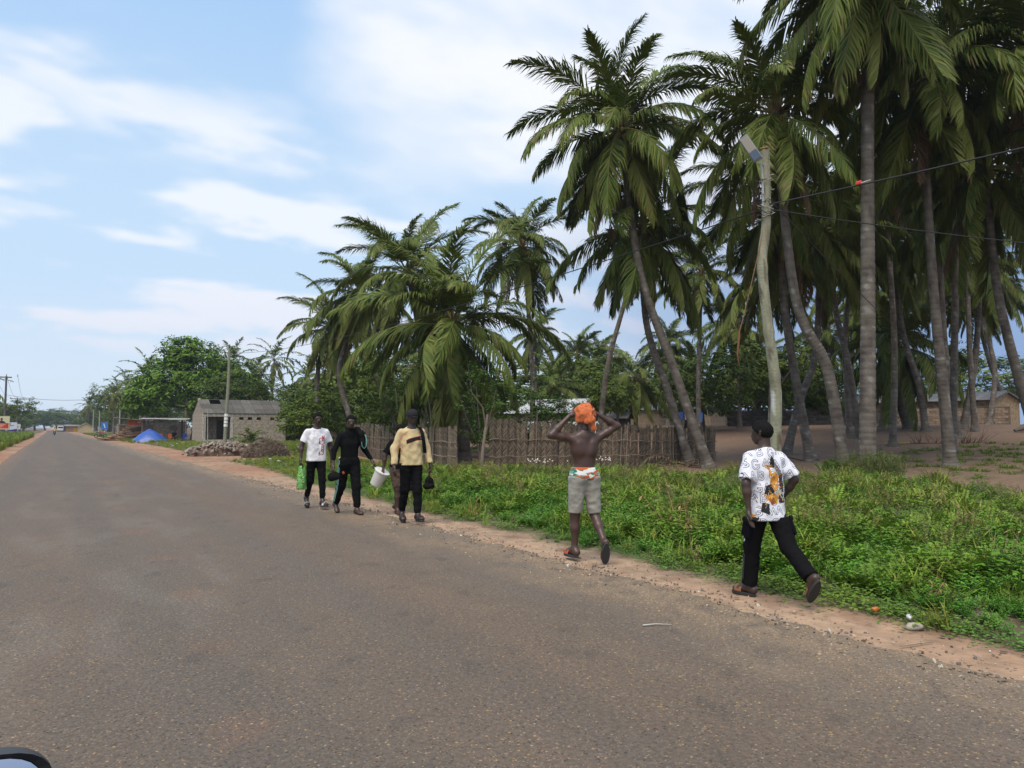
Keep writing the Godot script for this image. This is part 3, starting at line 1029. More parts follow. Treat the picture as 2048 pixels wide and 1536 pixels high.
	for k in 14:
		var s := g.randf_range(2.0, 3.0)
		broadleaf("grove_tree", "distant green tree behind the whole village", "tree", "distant trees behind the village", V(40.0 + k * 8.0, 0, -105.0 + k * 5.2 - g.randf_range(0, 8)), bush_shapes[k % 4][0], bush_shapes[k % 4][1], Vector3(s * 1.4, s * 0.9, s * 1.4), k * 0.7)
	far_palm("palm with brown hanging leaves beside the road posters", "", V(-5.6, 0, -72.0), 4.2, -0.3, 9, 0.72)
	broadleaf("bush", "green bush crowding the road posters", "bush", "", V(-6.3, 0, -70.0), bush_shapes[2][0], bush_shapes[2][1], Vector3(1.0, 0.8, 1.0), 0.4)


func sapling(at: Vector3, size: float, k: int, label: String, tall: float) -> void:
	var g := RandomNumberGenerator.new()
	g.seed = 700 + k * 13 + int(at.x * 10)
	at.y = height(at.x, at.z)
	var o := thing("sapling", label, "sapling", at)
	var b := MB.new()
	var c := MB.new()
	b.col = Color(0.24, 0.20, 0.155)
	for s in 7:
		var a := TAU * s / 7.0 + g.randf()
		var top := Vector3(cos(a) * g.randf_range(0.4, 1.5), g.randf_range(2.4, 4.6) * tall, sin(a) * g.randf_range(0.4, 1.5)) * size
		var path := spline([Vector3(0, -0.1, 0), Vector3(top.x * 0.15, top.y * 0.3, top.z * 0.15), top * 0.66 + Vector3(0, 0.1, 0), top], 7)
		b.tube(path, PackedFloat32Array([0.05, 0.042, 0.035, 0.03, 0.025, 0.02, 0.014, 0.008]), 5)
		for j in 17:
			var o2: Vector3 = path[2 + g.randi() % 6].lerp(path[7], g.randf() * 0.5)
			var d := Vector3(g.randfn(), 0.35 + g.randf() * 0.3, g.randfn()).normalized()
			var long := g.randf_range(0.4, 0.8) * size
			b.rod(o2, o2 + d * long, 0.009, 0.003, 3)
			for m in 26: # compound leaves: pairs of small leaflets along the twig
				var q := o2 + d * long * (0.2 + 0.8 * g.randf()) + Vector3(g.randfn(), g.randfn() * 0.4 - 0.3, g.randfn()) * 0.10
				var nn := Vector3(g.randfn() * 0.5, 1, g.randfn() * 0.5).normalized()
				var e := nn.cross(Vector3(g.randfn(), g.randfn(), g.randfn())).normalized()
				var w := nn.cross(e)
				var r := g.randf_range(0.045, 0.085)
				var f := g.randf()
				c.col = Color(lerpf(0.05, 0.10, f), lerpf(0.105, 0.19, f), lerpf(0.012, 0.03, f))
				c.quad(q - e * r, q + w * r * 0.45, q + e * r, q - w * r * 0.45)
	part(o, "stems", b.mesh(), MT.bark)
	part(o, "crown", c.mesh(), MT.leaf)


# ---------------------------------------------------------------- weeds

func leaf_blade(b: MB, p: Vector3, dir: Vector3, nn: Vector3, long: float, wide: float) -> void:
	var w := dir.cross(nn).normalized() * wide * 0.5
	var mid := p + dir * long * 0.5 + nn * long * 0.06
	var tip := p + dir * long - nn * long * 0.08
	b.tri(p, mid + w, mid - w)
	b.tri(mid - w, mid + w, tip)


func weed_mesh(kind: int, sd: int) -> ArrayMesh:
	var g := RandomNumberGenerator.new()
	g.seed = sd
	var b := MB.new()
	if kind == 0: # leafy broad weed
		for s in 9:
			var a := g.randf() * TAU
			var top := Vector3(cos(a) * g.randf_range(0.05, 0.2), g.randf_range(0.16, 0.36), sin(a) * g.randf_range(0.05, 0.2))
			b.col = Color(0.09, 0.13, 0.03)
			b.rod(Vector3.ZERO, top, 0.004, 0.002, 3)
			for k in 14:
				var p := top * (0.3 + 0.7 * k / 13.0)
				var az := k * 2.4 + g.randf()
				var d := Vector3(cos(az), g.randf_range(-0.1, 0.45), sin(az)).normalized()
				var f := g.randf_range(0.72, 1.2)
				b.col = Color(0.85 * f, f, 0.8 * f) * Color(0.135, 0.25, 0.03)
				leaf_blade(b, p, d, Vector3(g.randfn() * 0.25, 1, g.randfn() * 0.25).normalized(), g.randf_range(0.03, 0.07), g.randf_range(0.016, 0.036))
	elif kind == 1: # feathery compound weed
		for s in 11:
			var a := g.randf() * TAU
			var d := Vector3(cos(a), g.randf_range(0.5, 1.6), sin(a)).normalized()
			var long := g.randf_range(0.2, 0.42)
			var w := d.cross(Vector3.UP).normalized()
			var nn := w.cross(d)
			b.col = Color(0.09, 0.14, 0.03)
			b.rod(Vector3.ZERO, d * long, 0.003, 0.0015, 3)
			for k in 9:
				for sd2: float in [-1.0, 1.0]:
					var t := 0.25 + 0.75 * k / 8.0
					var p := d * long * t + Vector3.DOWN * t * t * 0.06
					var f := g.randf_range(0.75, 1.2)
					b.col = Color(0.15, 0.255, 0.035) * f
					leaf_blade(b, p, (w * sd2 + d * 0.45).normalized(), nn, 0.06 * (1.1 - 0.5 * t), 0.022)
	elif kind == 2: # grass tuft
		for s in 30:
			var a := g.randf() * TAU
			var o := Vector3(g.randfn(), 0, g.randfn()) * 0.05
			var d := Vector3(cos(a), 0, sin(a))
			var hgt := g.randf_range(0.14, 0.34)
			var out := g.randf_range(0.05, 0.22)
			var w := d.cross(Vector3.UP) * g.randf_range(0.004, 0.0075)
			var m := o + d * out * 0.35 + Vector3.UP * hgt * 0.65
			var e := o + d * out + Vector3.UP * hgt * g.randf_range(0.75, 1.0)
			var f := g.randf()
			b.col = Color(lerpf(0.15, 0.22, f), lerpf(0.245, 0.26, f), lerpf(0.03, 0.055, f))
			b.quad(o - w, o + w, m + w, m - w)
			b.tri(m - w, m + w, e)
	elif kind == 3: # low creeping mat of small round leaves
		for s in 46:
			var p := Vector3(g.randfn() * 0.13, g.randf_range(0.015, 0.11), g.randfn() * 0.13)
			var a := g.randf() * TAU
			var f := g.randf_range(0.7, 1.2)
			b.col = Color(0.105, 0.195, 0.03) * f
			leaf_blade(b, p, Vector3(cos(a), 0.15, sin(a)).normalized(), Vector3(g.randfn() * 0.25, 1, g.randfn() * 0.25).normalized(), g.randf_range(0.03, 0.06), g.randf_range(0.025, 0.042))
	elif kind == 4: # seeding grass stalks, paler
		for s in 12:
			var a := g.randf() * TAU
			var top := Vector3(cos(a) * g.randf_range(0.04, 0.2), g.randf_range(0.22, 0.42), sin(a) * g.randf_range(0.04, 0.2))
			b.col = Color(0.15, 0.18, 0.05)
			b.rod(Vector3.ZERO, top, 0.003, 0.0015, 3)
			for k in 7:
				b.col = Color(0.18, 0.19, 0.07) * g.randf_range(0.7, 1.15)
				var p := top * (0.72 + 0.28 * k / 6.0)
				var az := g.randf() * TAU
				leaf_blade(b, p, Vector3(cos(az), 0.7, sin(az)).normalized(), Vector3(-sin(az), 0.3, cos(az)).normalized(), 0.04, 0.012)
	else: # withered stalks
		for s in 7:
			var a := g.randf() * TAU
			var top := Vector3(cos(a) * g.randf_range(0.05, 0.28), g.randf_range(0.2, 0.5), sin(a) * g.randf_range(0.05, 0.28))
			b.col = Color(0.26, 0.20, 0.12) * g.randf_range(0.7, 1.2)
			b.rod(Vector3.ZERO, top, 0.004, 0.002, 3)
			for k in 4:
				b.col = Color(0.24, 0.18, 0.09) * g.randf_range(0.6, 1.2)
				var az := g.randf() * TAU
				leaf_blade(b, top * g.randf_range(0.3, 1.0), Vector3(cos(az), -0.3, sin(az)).normalized(), Vector3.UP, g.randf_range(0.05, 0.12), 0.018)
	return b.mesh()


func scatter(called: String, label: String, category: String, shape: Mesh, places: Array, m: Material = null) -> void:
	var mm := MultiMesh.new()
	mm.transform_format = MultiMesh.TRANSFORM_3D
	mm.use_colors = true
	mm.mesh = shape
	mm.instance_count = places.size()
	for i in places.size():
		mm.set_instance_transform(i, places[i][0])
		mm.set_instance_color(i, places[i][1])
	var o := MultiMeshInstance3D.new()
	o.name = numbered(called)
	o.multimesh = mm
	o.material_override = m if m else MT.leaf
	o.set_meta("label", label)
	o.set_meta("category", category)
	o.set_meta("kind", "stuff")
	add_child(o)


func edge_gravel() -> void: # crumbs of the broken asphalt edge and pebbles in the sand
	var g := RandomNumberGenerator.new()
	g.seed = 123
	var places: Array = []
	for i in 3400:
		var z := g.randf_range(-24.0, 2.5)
		var off := g.randfn() * 0.16
		if i % 3 == 0:
			off = g.randf_range(-1.0, 0.6)
		var x := road_right(z) + off
		var s := g.randf_range(0.004, 0.011) * (1.9 if g.randf() < 0.08 else 1.0)
		var f := g.randf_range(0.5, 1.2)
		var c := Color(0.36, 0.26, 0.18) if g.randf() < 0.5 else Color(0.16, 0.14, 0.125)
		if g.randf() < 0.1:
			c = Color(0.5, 0.46, 0.38)
		var y := 0.002 if off < -0.06 else height(x, z) + 0.003
		places.append([Transform3D(Basis.from_euler(Vector3(g.randf() * 6.0, g.randf() * 6.0, 0)).scaled_local(Vector3.ONE * s / 0.085), Vector3(x, y, z)), c * f])
	scatter("edge_gravel", "loose gravel and asphalt crumbs along the broken road edge", "gravel", stone(5, 0.085, Color.WHITE), places, MT.plain)


func make_weeds() -> void:
	var g := RandomNumberGenerator.new()
	g.seed = 99
	var lists: Array = [[], [], [], [], [], []]
	var zone := func(x0: float, x1: float, z0: float, z1: float, count: int, size: float) -> void:
		for i in count:
			var x := g.randf_range(x0, x1)
			var z := g.randf_range(z0, z1)
			var w := weed_cover(x, z)
			if g.randf() > w:
				continue
			var inland := x - weed_edge(z)
			var pk := nz.get_noise_2d(x * 6.0 + 200.0, z * 6.0)
			var kind := 0
			var f := g.randf()
			var back := ss(2.0, 6.5, inland + pk * 5.0)
			if inland < 0.7 + pk and f < 0.85:
				kind = 3
			elif f < lerpf(0.55, 0.14, back):
				kind = 0
			elif f < lerpf(0.80, 0.64, back):
				kind = 1
			elif f < lerpf(0.90, 0.90, back):
				kind = 2
			else:
				kind = 4 if back > 0.3 and f > 0.94 else 3
			if g.randf() < 0.012:
				kind = 5
			if z < -24.0:
				kind = 2 if f < 0.75 else 3
			if g.randf() < ss(0.18, 0.34, nz.get_noise_2d(x * 17.0 + 11.0, z * 17.0)) * 0.75:
				continue
			var tall := lerpf(0.55, 0.9, ss(0.0, 2.2, inland)) * g.randf_range(0.6, 1.3) * (1.0 + 0.9 * pk + 0.35 * nz.get_noise_2d(x * 16.0, z * 16.0)) * size
			tall *= lerpf(1.0, 0.55, ss(-20.0, -26.0, z))
			var bs := Basis(Vector3.UP, g.randf() * TAU) * Basis(Vector3.RIGHT, g.randf_range(-0.2, 0.2))
			var t := g.randf_range(0.74, 1.28)
			var yellow := clampf(0.5 + pk * 1.4 + g.randf_range(-0.3, 0.3), 0, 1)
			lists[kind].append([Transform3D(bs.scaled_local(Vector3(1.15, 1.0, 1.15) * tall), Vector3(x, height(x, z) - 0.005, z)), Color(t * lerpf(0.78, 1.2, yellow), t, t * lerpf(1.1, 0.9, yellow))])
	zone.call(5.2, 12.0, -9.0, 3.0, 8600, 1.0)
	zone.call(12.0, 22.0, -12.0, 3.0, 5600, 1.05)
	zone.call(5.4, 21.0, -24.0, -9.0, 13000, 1.05)
	zone.call(5.6, 14.0, -40.0, -24.0, 5200, 1.0)
	zone.call(6.0, 26.0, -80.0, -38.0, 6500, 1.35)
	# turf patches in the yard, and tufts at the trunks
	for i in 5200:
		var x := g.randf_range(21.0, 44.0)
		var z := g.randf_range(-21.0, -4.0)
		if g.randf() < dry_cover(x, z):
			lists[2 if g.randf() < 0.6 else 3].append([Transform3D(Basis(Vector3.UP, g.randf() * TAU).scaled_local(Vector3(1.2, 0.45, 1.2) * g.randf_range(0.7, 1.2)), Vector3(x, height(x, z) - 0.01, z)), Color(1, 1, 1) * g.randf_range(0.7, 1.0)])
	for q in [[22.69, -14.15], [21.29, -12.54]]:
		for i in 90:
			var x: float = q[0] + g.randfn() * 0.3
			var z: float = q[1] + g.randfn() * 0.3 + 0.2
			lists[1 if q[1] < -14.0 else 4].append([Transform3D(Basis(Vector3.UP, g.randf() * TAU).scaled_local(Vector3.ONE * g.randf_range(1.0, 2.0)), Vector3(x, height(x, z), z)), Color(0.75, 0.85, 0.8)])
	# left verge
	for i in 5200:
		var z := g.randf_range(-150.0, -14.0)
		var x := road_left(z) - 1.0 - absf(g.randfn()) * 4.0
		if nz.get_noise_2d(x * 5.0, z * 2.0) < -0.15:
			continue
		var s := g.randf_range(0.8, 1.6) * (1.0 + 0.008 * -z)
		lists[2 if g.randf() < 0.8 else 0].append([Transform3D(Basis(Vector3.UP, g.randf() * TAU).scaled_local(Vector3.ONE * s), Vector3(x, height(x, z), z)), Color(1.05, 0.95, 0.9) * g.randf_range(0.7, 1.1)])
	# right verge far off
	for i in 2600:
		var z := g.randf_range(-200.0, -80.0)
		var x := road_right(z) + 1.3 + absf(g.randfn()) * 3.0
		var s := g.randf_range(0.8, 1.5)
		if nz.get_noise_2d(x * 5.0, z * 2.0) < 0.0 and z > -115.0:
			continue
		lists[2].append([Transform3D(Basis(Vector3.UP, g.randf() * TAU).scaled_local(Vector3.ONE * s), Vector3(x, height(x, z), z)), Color(1, 1, 1) * g.randf_range(0.7, 1.1)])
	scatter("broadleaf_weeds", "knee-high broad-leaved green weeds between road and palms", "weeds", weed_mesh(0, 1), lists[0])
	scatter("feathery_weeds", "feathery compound-leaved weeds in the green roadside belt", "weeds", weed_mesh(1, 2), lists[1])
	scatter("grass_tufts", "bright green grass tufts along both verges", "grass", weed_mesh(2, 3), lists[2])
	scatter("creeping_weeds", "low creeping round-leaved weeds along the dirt shoulder", "weeds", weed_mesh(3, 4), lists[3])
	scatter("seeding_grass", "paler seeding grass stalks rising out of the weeds", "grass", weed_mesh(4, 5), lists[4])
	scatter("withered_stalks", "withered brown stalks standing among the green weeds", "weeds", weed_mesh(5, 6), lists[5])
	edge_gravel()


# ---------------------------------------------------------------- buildings

func tone(b: MB, r: float, g: float, bl: float) -> void:
	b.col = Color(r, g, bl)


func slab(at: Vector3, size: Vector3, c: Color, bs := Basis.IDENTITY, bevel := 0.02) -> ArrayMesh:
	var b := MB.new()
	b.col = c
	b.box(at, size, bs, bevel)
	return b.mesh()


func tin_sheet(wide: float, long: float, c: Color, sd: int) -> ArrayMesh: # corrugated, lying in xz, down along +z
	var g := RandomNumberGenerator.new()
	g.seed = sd
	var b := MB.new()
	var n := 12
	for j in 2:
		for i in n + 1:
			var x := wide * (float(i) / n - 0.5)
			var y := 0.018 * (1.0 if i % 2 == 0 else -1.0)
			var f := g.randf_range(0.85, 1.1)
			b.col = c * f
			b.vert(Vector3(x, y, j * long))
	for i in n:
		b.face(i, i + n + 1, i + n + 2)
		b.face(i, i + n + 2, i + 1)
	return b.mesh()


func gable_house(called: String, label: String, at: Vector3, turn: float, long: float, wide: float, eave: float, ridge: float, wall: Color, tin: Color, fascia: Color) -> Node3D:
	at.y = height(at.x, at.z)
	var o := thing(called, label, "house", at, turn)
	var t := 0.16
	var w := MB.new()
	w.col = wall
	w.box(V(0, eave * 0.5 - 0.15, wide * 0.5 - t * 0.5), V(long, eave + 0.3, t))
	w.box(V(0, eave * 0.5 - 0.15, -wide * 0.5 + t * 0.5), V(long, eave + 0.3, t))
	part(o, "wall", w.mesh(), MT.concrete)
	for s: float in [-1.0, 1.0]: # gable ends
		var e := MB.new()
		e.col = wall
		var x0: float = s * (long * 0.5 - 0.004)
		var x1: float = s * (long * 0.5 - t)
		var hw := wide * 0.5 - t - 0.003
		var prof := [V(0, -0.3, -hw), V(0, -0.3, hw), V(0, eave, hw), V(0, ridge - 0.06, 0), V(0, eave, -hw)]
		var mid := V((x0 + x1) * 0.5, eave * 0.5, 0)
		for x in [x0, x1]:
			var d := Vector3(x, 0, 0)
			e.out_quad(prof[0] + d, prof[1] + d, prof[2] + d, prof[4] + d, mid)
			var a: Vector3 = prof[4] + d
			var b2: Vector3 = prof[2] + d
			var c: Vector3 = prof[3] + d
			if (b2 - a).cross(c - a).dot(a - mid) > 0.0:
				e.tri(a, b2, c)
			else:
				e.tri(a, c, b2)
		for k in 5:
			var p: Vector3 = prof[k]
			var q: Vector3 = prof[(k + 1) % 5]
			e.out_quad(p + Vector3(x0, 0, 0), q + Vector3(x0, 0, 0), q + Vector3(x1, 0, 0), p + Vector3(x1, 0, 0), mid)
		part(o, "gable_wall", e.mesh(), MT.concrete)
	var n := maxi(4, int(long / 0.95))
	var over := 0.35
	var sw := (long + 0.5) / n
	for s: float in [-1.0, 1.0]:
		var run := Vector3(0, eave - ridge, wide * 0.5 + over)
		run.y -= over * (ridge - eave) / (wide * 0.5)
		var ang := atan2(-run.y, run.z)
		for k in n:
			var bs := Basis(Vector3.UP, 0.0 if s > 0.0 else PI) * Basis(Vector3.RIGHT, ang)
			part(o, "roof_sheet", tin_sheet(sw * 1.03, run.length(), tin * (0.86 + 0.24 * absf(sin(k * 2.3 + s))), k), MT.tin, Vector3(-long * 0.5 - 0.25 + sw * (k + 0.5), ridge + 0.02 + 0.004 * (k % 2), 0), bs)
		for e: float in [-1.0, 1.0]: # barge boards
			var b := MB.new()
			b.col = fascia
			var x: float = e * (long * 0.5 + 0.27)
			var m := Vector3(x, ridge + run.y * 0.5 - 0.06, s * run.z * 0.5)
			b.box(m, Vector3(0.03, 0.14, run.length()), Basis(Vector3.RIGHT, ang * s), 0.004)
			part(o, "barge_board", b.mesh(), MT.wood)
	return o


func opening(o: Node3D, called: String, at: Vector3, size: Vector3, c: Color) -> void:
	part(o, called, slab(at, size, c, Basis.IDENTITY, 0.01), MT.wood)


func block_wall(label: String, a: Vector3, b: Vector3, courses: int, c: Color, cap: Color) -> void:
	a.y = height(a.x, a.z) - 0.15
	b.y = height(b.x, b.z) - 0.15
	var o := thing("block_wall", label, "wall", a, -atan2(b.z - a.z, b.x - a.x))
	var long := Vector2(b.x - a.x, b.z - a.z).length()
	var bl := 0.46
	var bh := 0.22
	var n := int(long / bl)
	var core := slab(V(long * 0.5, courses * bh * 0.5, 0), V(long, courses * bh - 0.02, 0.13), c * 0.6)
	part(o, "mortar_core", core, MT.concrete)
	var kinds: Array = []
	for k in 5:
		kinds.append(slab(Vector3.ZERO, V(bl - 0.018, bh - 0.018, 0.155 + 0.006 * k), c * (0.78 + 0.11 * k), Basis.IDENTITY, 0.008))
	var g := RandomNumberGenerator.new()
	g.seed = int(long * 100)
	for j in courses:
		for i in n:
			if j == courses - 1 and g.randf() < 0.06:
				continue
			var x := (i + 0.5) * bl + (bl * 0.5 if j % 2 else 0.0)
			part(o, "block", kinds[g.randi() % 5], MT.concrete, V(x, (j + 0.5) * bh, g.randf_range(-0.004, 0.004)))
	for i in 4:
		part(o, "coping", slab(V(long * (i + 0.5) / 4.0, courses * bh + 0.035, 0), V(long / 4.0 - 0.01, 0.06, 0.2), cap), MT.concrete)


func make_buildings() -> void:
	unfinished_building()
	# beyond the fence
	gable_house("village_house", "beige rendered gable house with a long grey tin roof beyond the fence", V(64.4, 0, -64.3), -1.18, 14.0, 5.6, 2.05, 3.1, Color(0.36, 0.27, 0.19), Color(0.20, 0.205, 0.21), Color(0.22, 0.2, 0.18))
	var w := gable_house("tin_roofed_house", "house with bright tin roof and orange gable board behind the bushes", V(35.8, 0, -50.2), -1.05, 9.0, 5.0, 2.2, 3.3, Color(0.30, 0.24, 0.18), Color(0.52, 0.54, 0.56), Color(0.55, 0.22, 0.06))
	opening(w, "door", V(1.0, 0.95, 2.52), V(0.9, 1.9, 0.06), Color(0.16, 0.11, 0.08))
	gable_house("tin_roofed_house", "low shack with pale patched tin roof close behind the palm-leaf fence", V(23.4, 0, -31.6), -0.5, 4.2, 3.0, 1.35, 1.85, Color(0.10, 0.08, 0.065), Color(0.42, 0.43, 0.43), Color(0.16, 0.13, 0.1))
	gable_house("tin_roofed_house", "dark shack with rusty grey roof beside the clothes line", V(41.5, 0, -48.5), -0.9, 4.0, 2.8, 1.4, 1.9, Color(0.12, 0.10, 0.085), Color(0.17, 0.165, 0.16), Color(0.14, 0.12, 0.1))
	var r := gable_house("compound_house", "long yellowish house with weathered grey roof behind the low compound wall", V(67.6, 0, -34.0), -PI / 2, 13.0, 5.2, 2.15, 2.85, Color(0.38, 0.27, 0.15), Color(0.17, 0.17, 0.175), Color(0.13, 0.12, 0.11))
	for k in 4:
		opening(r, "window", V(-4.5 + 3.0 * k, 1.25, 2.62), V(0.9, 0.8, 0.06), Color(0.15, 0.105, 0.075))
	block_wall("dark grey concrete block wall at the back of the sandy yard", V(51.9, 0, -43.7), V(61.7, 0, -33.9), 7, Color(0.115, 0.10, 0.09), Color(0.10, 0.09, 0.085))
	block_wall("pale beige block wall with dark coping before the yellowish house", V(61.9, 0, -33.7), V(65.2, 0, -26.2), 7, Color(0.27, 0.20, 0.145), Color(0.07, 0.065, 0.06))
	clothes_line()


func unfinished_building() -> void:
	var o := thing("unfinished_building", "unfinished grey concrete block building with open porch and weathered roof", "building", V(13.0, -0.05, -77.4))
	var long := 8.3
	var deep := 6.0
	var eave := 3.05
	var ridge := 4.5
	var c := Color(0.37, 0.315, 0.245)
	var pale := Color(0.46, 0.42, 0.355)
	var t := 0.2
	# front wall right of the porch: strips round four vent holes
	var x0 := 3.0
	var b := MB.new()
	b.col = c
	b.box(V((x0 + long) * 0.5, 1.2, -t * 0.5), V(long - x0, 2.4, t))
	b.box(V((x0 + long) * 0.5, 2.86, -t * 0.5), V(long - x0, 0.38, t))
	var holes := [3.75, 4.6, 5.5, 6.9]
	var from := x0
	for hx in holes + [long + 0.22]:
		var to: float = hx - 0.22
		b.box(V((from + to) * 0.5, 2.535, -t * 0.5), V(to - from, 0.27, t))
		from = hx + 0.22
	part(o, "front_wall", b.mesh(), MT.concrete)
	# porch: two columns, lintel beam, floor, recessed wall and doorway
	part(o, "column", slab(V(0.16, 1.35, -0.16), V(0.3, 2.7, 0.3), pale), MT.concrete)
	part(o, "column", slab(V(2.83, 1.35, -0.16), V(0.3, 2.7, 0.32), pale), MT.concrete)
	part(o, "lintel", slab(V(1.5, 2.87, -0.15), V(3.0, 0.34, 0.3), pale), MT.concrete)
	part(o, "porch_floor", slab(V(1.5, 0.17, -1.0), V(2.98, 0.34, 1.96), pale * 0.9), MT.concrete)
	b = MB.new()
	b.col = c * 0.92
	b.box(V(0.85, 1.72, -2.1), V(1.68, 2.76, t))
	b.box(V(2.75, 1.72, -2.1), V(0.5, 2.76, t))
	b.box(V(2.1, 2.72, -2.1), V(0.8, 0.76, t))
	part(o, "porch_wall", b.mesh(), MT.concrete)
	b = MB.new()
	b.col = c
	b.box(V(t * 0.5, 1.5, -(0.33 + deep) * 0.5), V(t, 3.0, deep - 0.33))
	part(o, "side_wall", b.mesh(), MT.concrete)
	b = MB.new()
	b.col = c
	b.box(V(long - t * 0.5, 1.5, -(t + 0.002 + deep) * 0.5), V(t, 3.0, deep - t - 0.004))
	part(o, "side_wall", b.mesh(), MT.concrete)
	b = MB.new()
	b.col = c
	b.box(V(long * 0.5, 1.5, -deep - 0.1), V(long, 3.0, t))
	part(o, "back_wall", b.mesh(), MT.concrete)
	# roof: weathered fibre-cement sheets, a few courses a slope, gables of block
	var g := RandomNumberGenerator.new()
	g.seed = 12
	for s: float in [1.0, -1.0]:
		var run := Vector2(deep * 0.5 + 0.05, ridge - eave)
		var ang := atan2(run.y, run.x)
		for j in 3:
			for i in 8:
				if s > 0 and j == 2 and i == 1:
					continue
				var l := run.length() / 3.0
				var u := (j + 0.5) * l
				var z: float = -deep * 0.5 + s * (deep * 0.5 + 0.05 - u * cos(ang))
				var y := eave + u * sin(ang) + 0.02 * j
				var cc := Color(0.115, 0.105, 0.088) * g.randf_range(0.75, 1.3)
				part(o, "roof_sheet", slab(Vector3.ZERO, V(long / 8.0 - 0.015, 0.06, l + 0.05), cc), MT.concrete, V((i + 0.5) * long / 8.0, y, z), Basis(Vector3.RIGHT, ang * s))
	for x in [0.1, long - 0.1]:
		var e := MB.new()
		e.col = c * 0.85
		var mid := V(x, eave, -deep * 0.5)
		for dx in [-0.085, 0.085]:
			var p := V(x + dx, 3.0, 0.0)
			var q := V(x + dx, 3.0, -deep)
			var r := V(x + dx, ridge - 0.05, -deep * 0.5)
			if (q - p).cross(r - p).x * dx > 0.0:
				e.tri(p, q, r)
			else:
				e.tri(p, r, q)
		e.out_quad(V(x - 0.085, 3.0, 0), V(x + 0.085, 3.0, 0), V(x + 0.085, ridge - 0.05, -deep * 0.5), V(x - 0.085, ridge - 0.05, -deep * 0.5), mid)
		e.out_quad(V(x - 0.085, 3.0, -deep), V(x + 0.085, 3.0, -deep), V(x + 0.085, ridge - 0.05, -deep * 0.5), V(x - 0.085, ridge - 0.05, -deep * 0.5), mid)
		part(o, "gable_wall", e.mesh(), MT.concrete)
	# weathered stub at the left gable
	part(o, "gable_stub", slab(V(0.12, ridge + 0.02, -3.0), V(0.24, 0.3, 0.5), pale, Basis.IDENTITY, 0.05), MT.concrete)


func clothes_line() -> void:
	var a := V(27.6, 0, -26.6)
	a.y = height(a.x, a.z)
	var o := thing("clothes_line", "clothes line strung between two sticks behind the fence", "clothes line", a)
	var b := MB.new()
	b.col = Color(0.3, 0.25, 0.2)
	b.rod(V(0, -0.2, 0), V(0.05, 2.35, 0), 0.03, 0.025)
	part(o, "stick", b.mesh(), MT.wood)
	b = MB.new()
	b.col = Color(0.32, 0.28, 0.24)
	b.rod(V(1.9, -0.2, 0.5), V(1.85, 2.3, 0.5), 0.03, 0.025)
	part(o, "stick", b.mesh(), MT.wood)
	b = MB.new()
	b.tube(PackedVector3Array([V(0.05, 2.3, 0), V(0.95, 2.17, 0.25), V(1.85, 2.25, 0.5)]), PackedFloat32Array([0.006, 0.006, 0.006]), 5)
	part(o, "line", b.mesh(), MT.cable)
	var k := 0
	for c in [[0.3, Color(0.10, 0.16, 0.45), 0.42, "blue shirt hanging on the clothes line"], [0.62, Color(0.62, 0.64, 0.7), 0.36, "white cloth hanging on the clothes line"], [1.02, Color(0.45, 0.09, 0.10), 0.55, "red cloth hanging on the clothes line"], [1.45, Color(0.16, 0.26, 0.5), 0.5, "light blue shirt at the end of the clothes line"]]:
		var x: float = c[0]
		var q := thing("garment", c[3], "clothes", a + V(x, 2.24 - 0.12 * sin(PI * x / 1.9), x * 0.26))
		var m := MB.new()
		m.col = c[1]
		var n := 6
		for j in n + 1:
			for i in n + 1:
				var u := float(i) / n - 0.5
				var v := float(j) / n
				m.vert(V(u * 0.32 * (1.0 - 0.15 * v), -v * c[2], 0.03 * sin(u * 14.0 + k) * v))
		for j in n:
			for i in n:
				var e := j * (n + 1) + i
				m.face(e, e + n + 1, e + n + 2)
				m.face(e, e + n + 2, e + 1)
		part(q, "cloth", m.mesh(), MT.cloth)
		k += 1


# ---------------------------------------------------------------- fences

func herringbone() -> StandardMaterial3D: # dry plaited palm leaflets running down from the midrib
	var w := 128
	var h := 512
	var im := Image.create(w, h, false, Image.FORMAT_RGB8)
	var g := RandomNumberGenerator.new()
	g.seed = 3
	var tones: Array = []
	for i in 64:
		tones.append(g.randf_range(0.42, 1.0))
	for y in h:
		for x in w:
			var u := absf(x - w * 0.5) / (w * 0.5)
			var s := y - u * 46.0
			var k := int(floor(s / 8.0))
			var f := s / 8.0 - k
			var l: float = tones[posmod(k + (29 if x > w / 2 else 0), 64)]
			l *= 0.62 + 0.38 * sin(PI * f)
			if u < 0.06:
				l = 0.8
			im.set_pixel(x, y, Color(l, l * 0.97, l * 0.93))
	var m := tinted(0.92)
	m.albedo_texture = ImageTexture.create_from_image(im)
	var bmp := im.duplicate()
	bmp.convert(Image.FORMAT_RGBA8)
	bmp.bump_map_to_normal_map(6.0)
	m.normal_enabled = true
	m.normal_texture = ImageTexture.create_from_image(bmp)
	return m


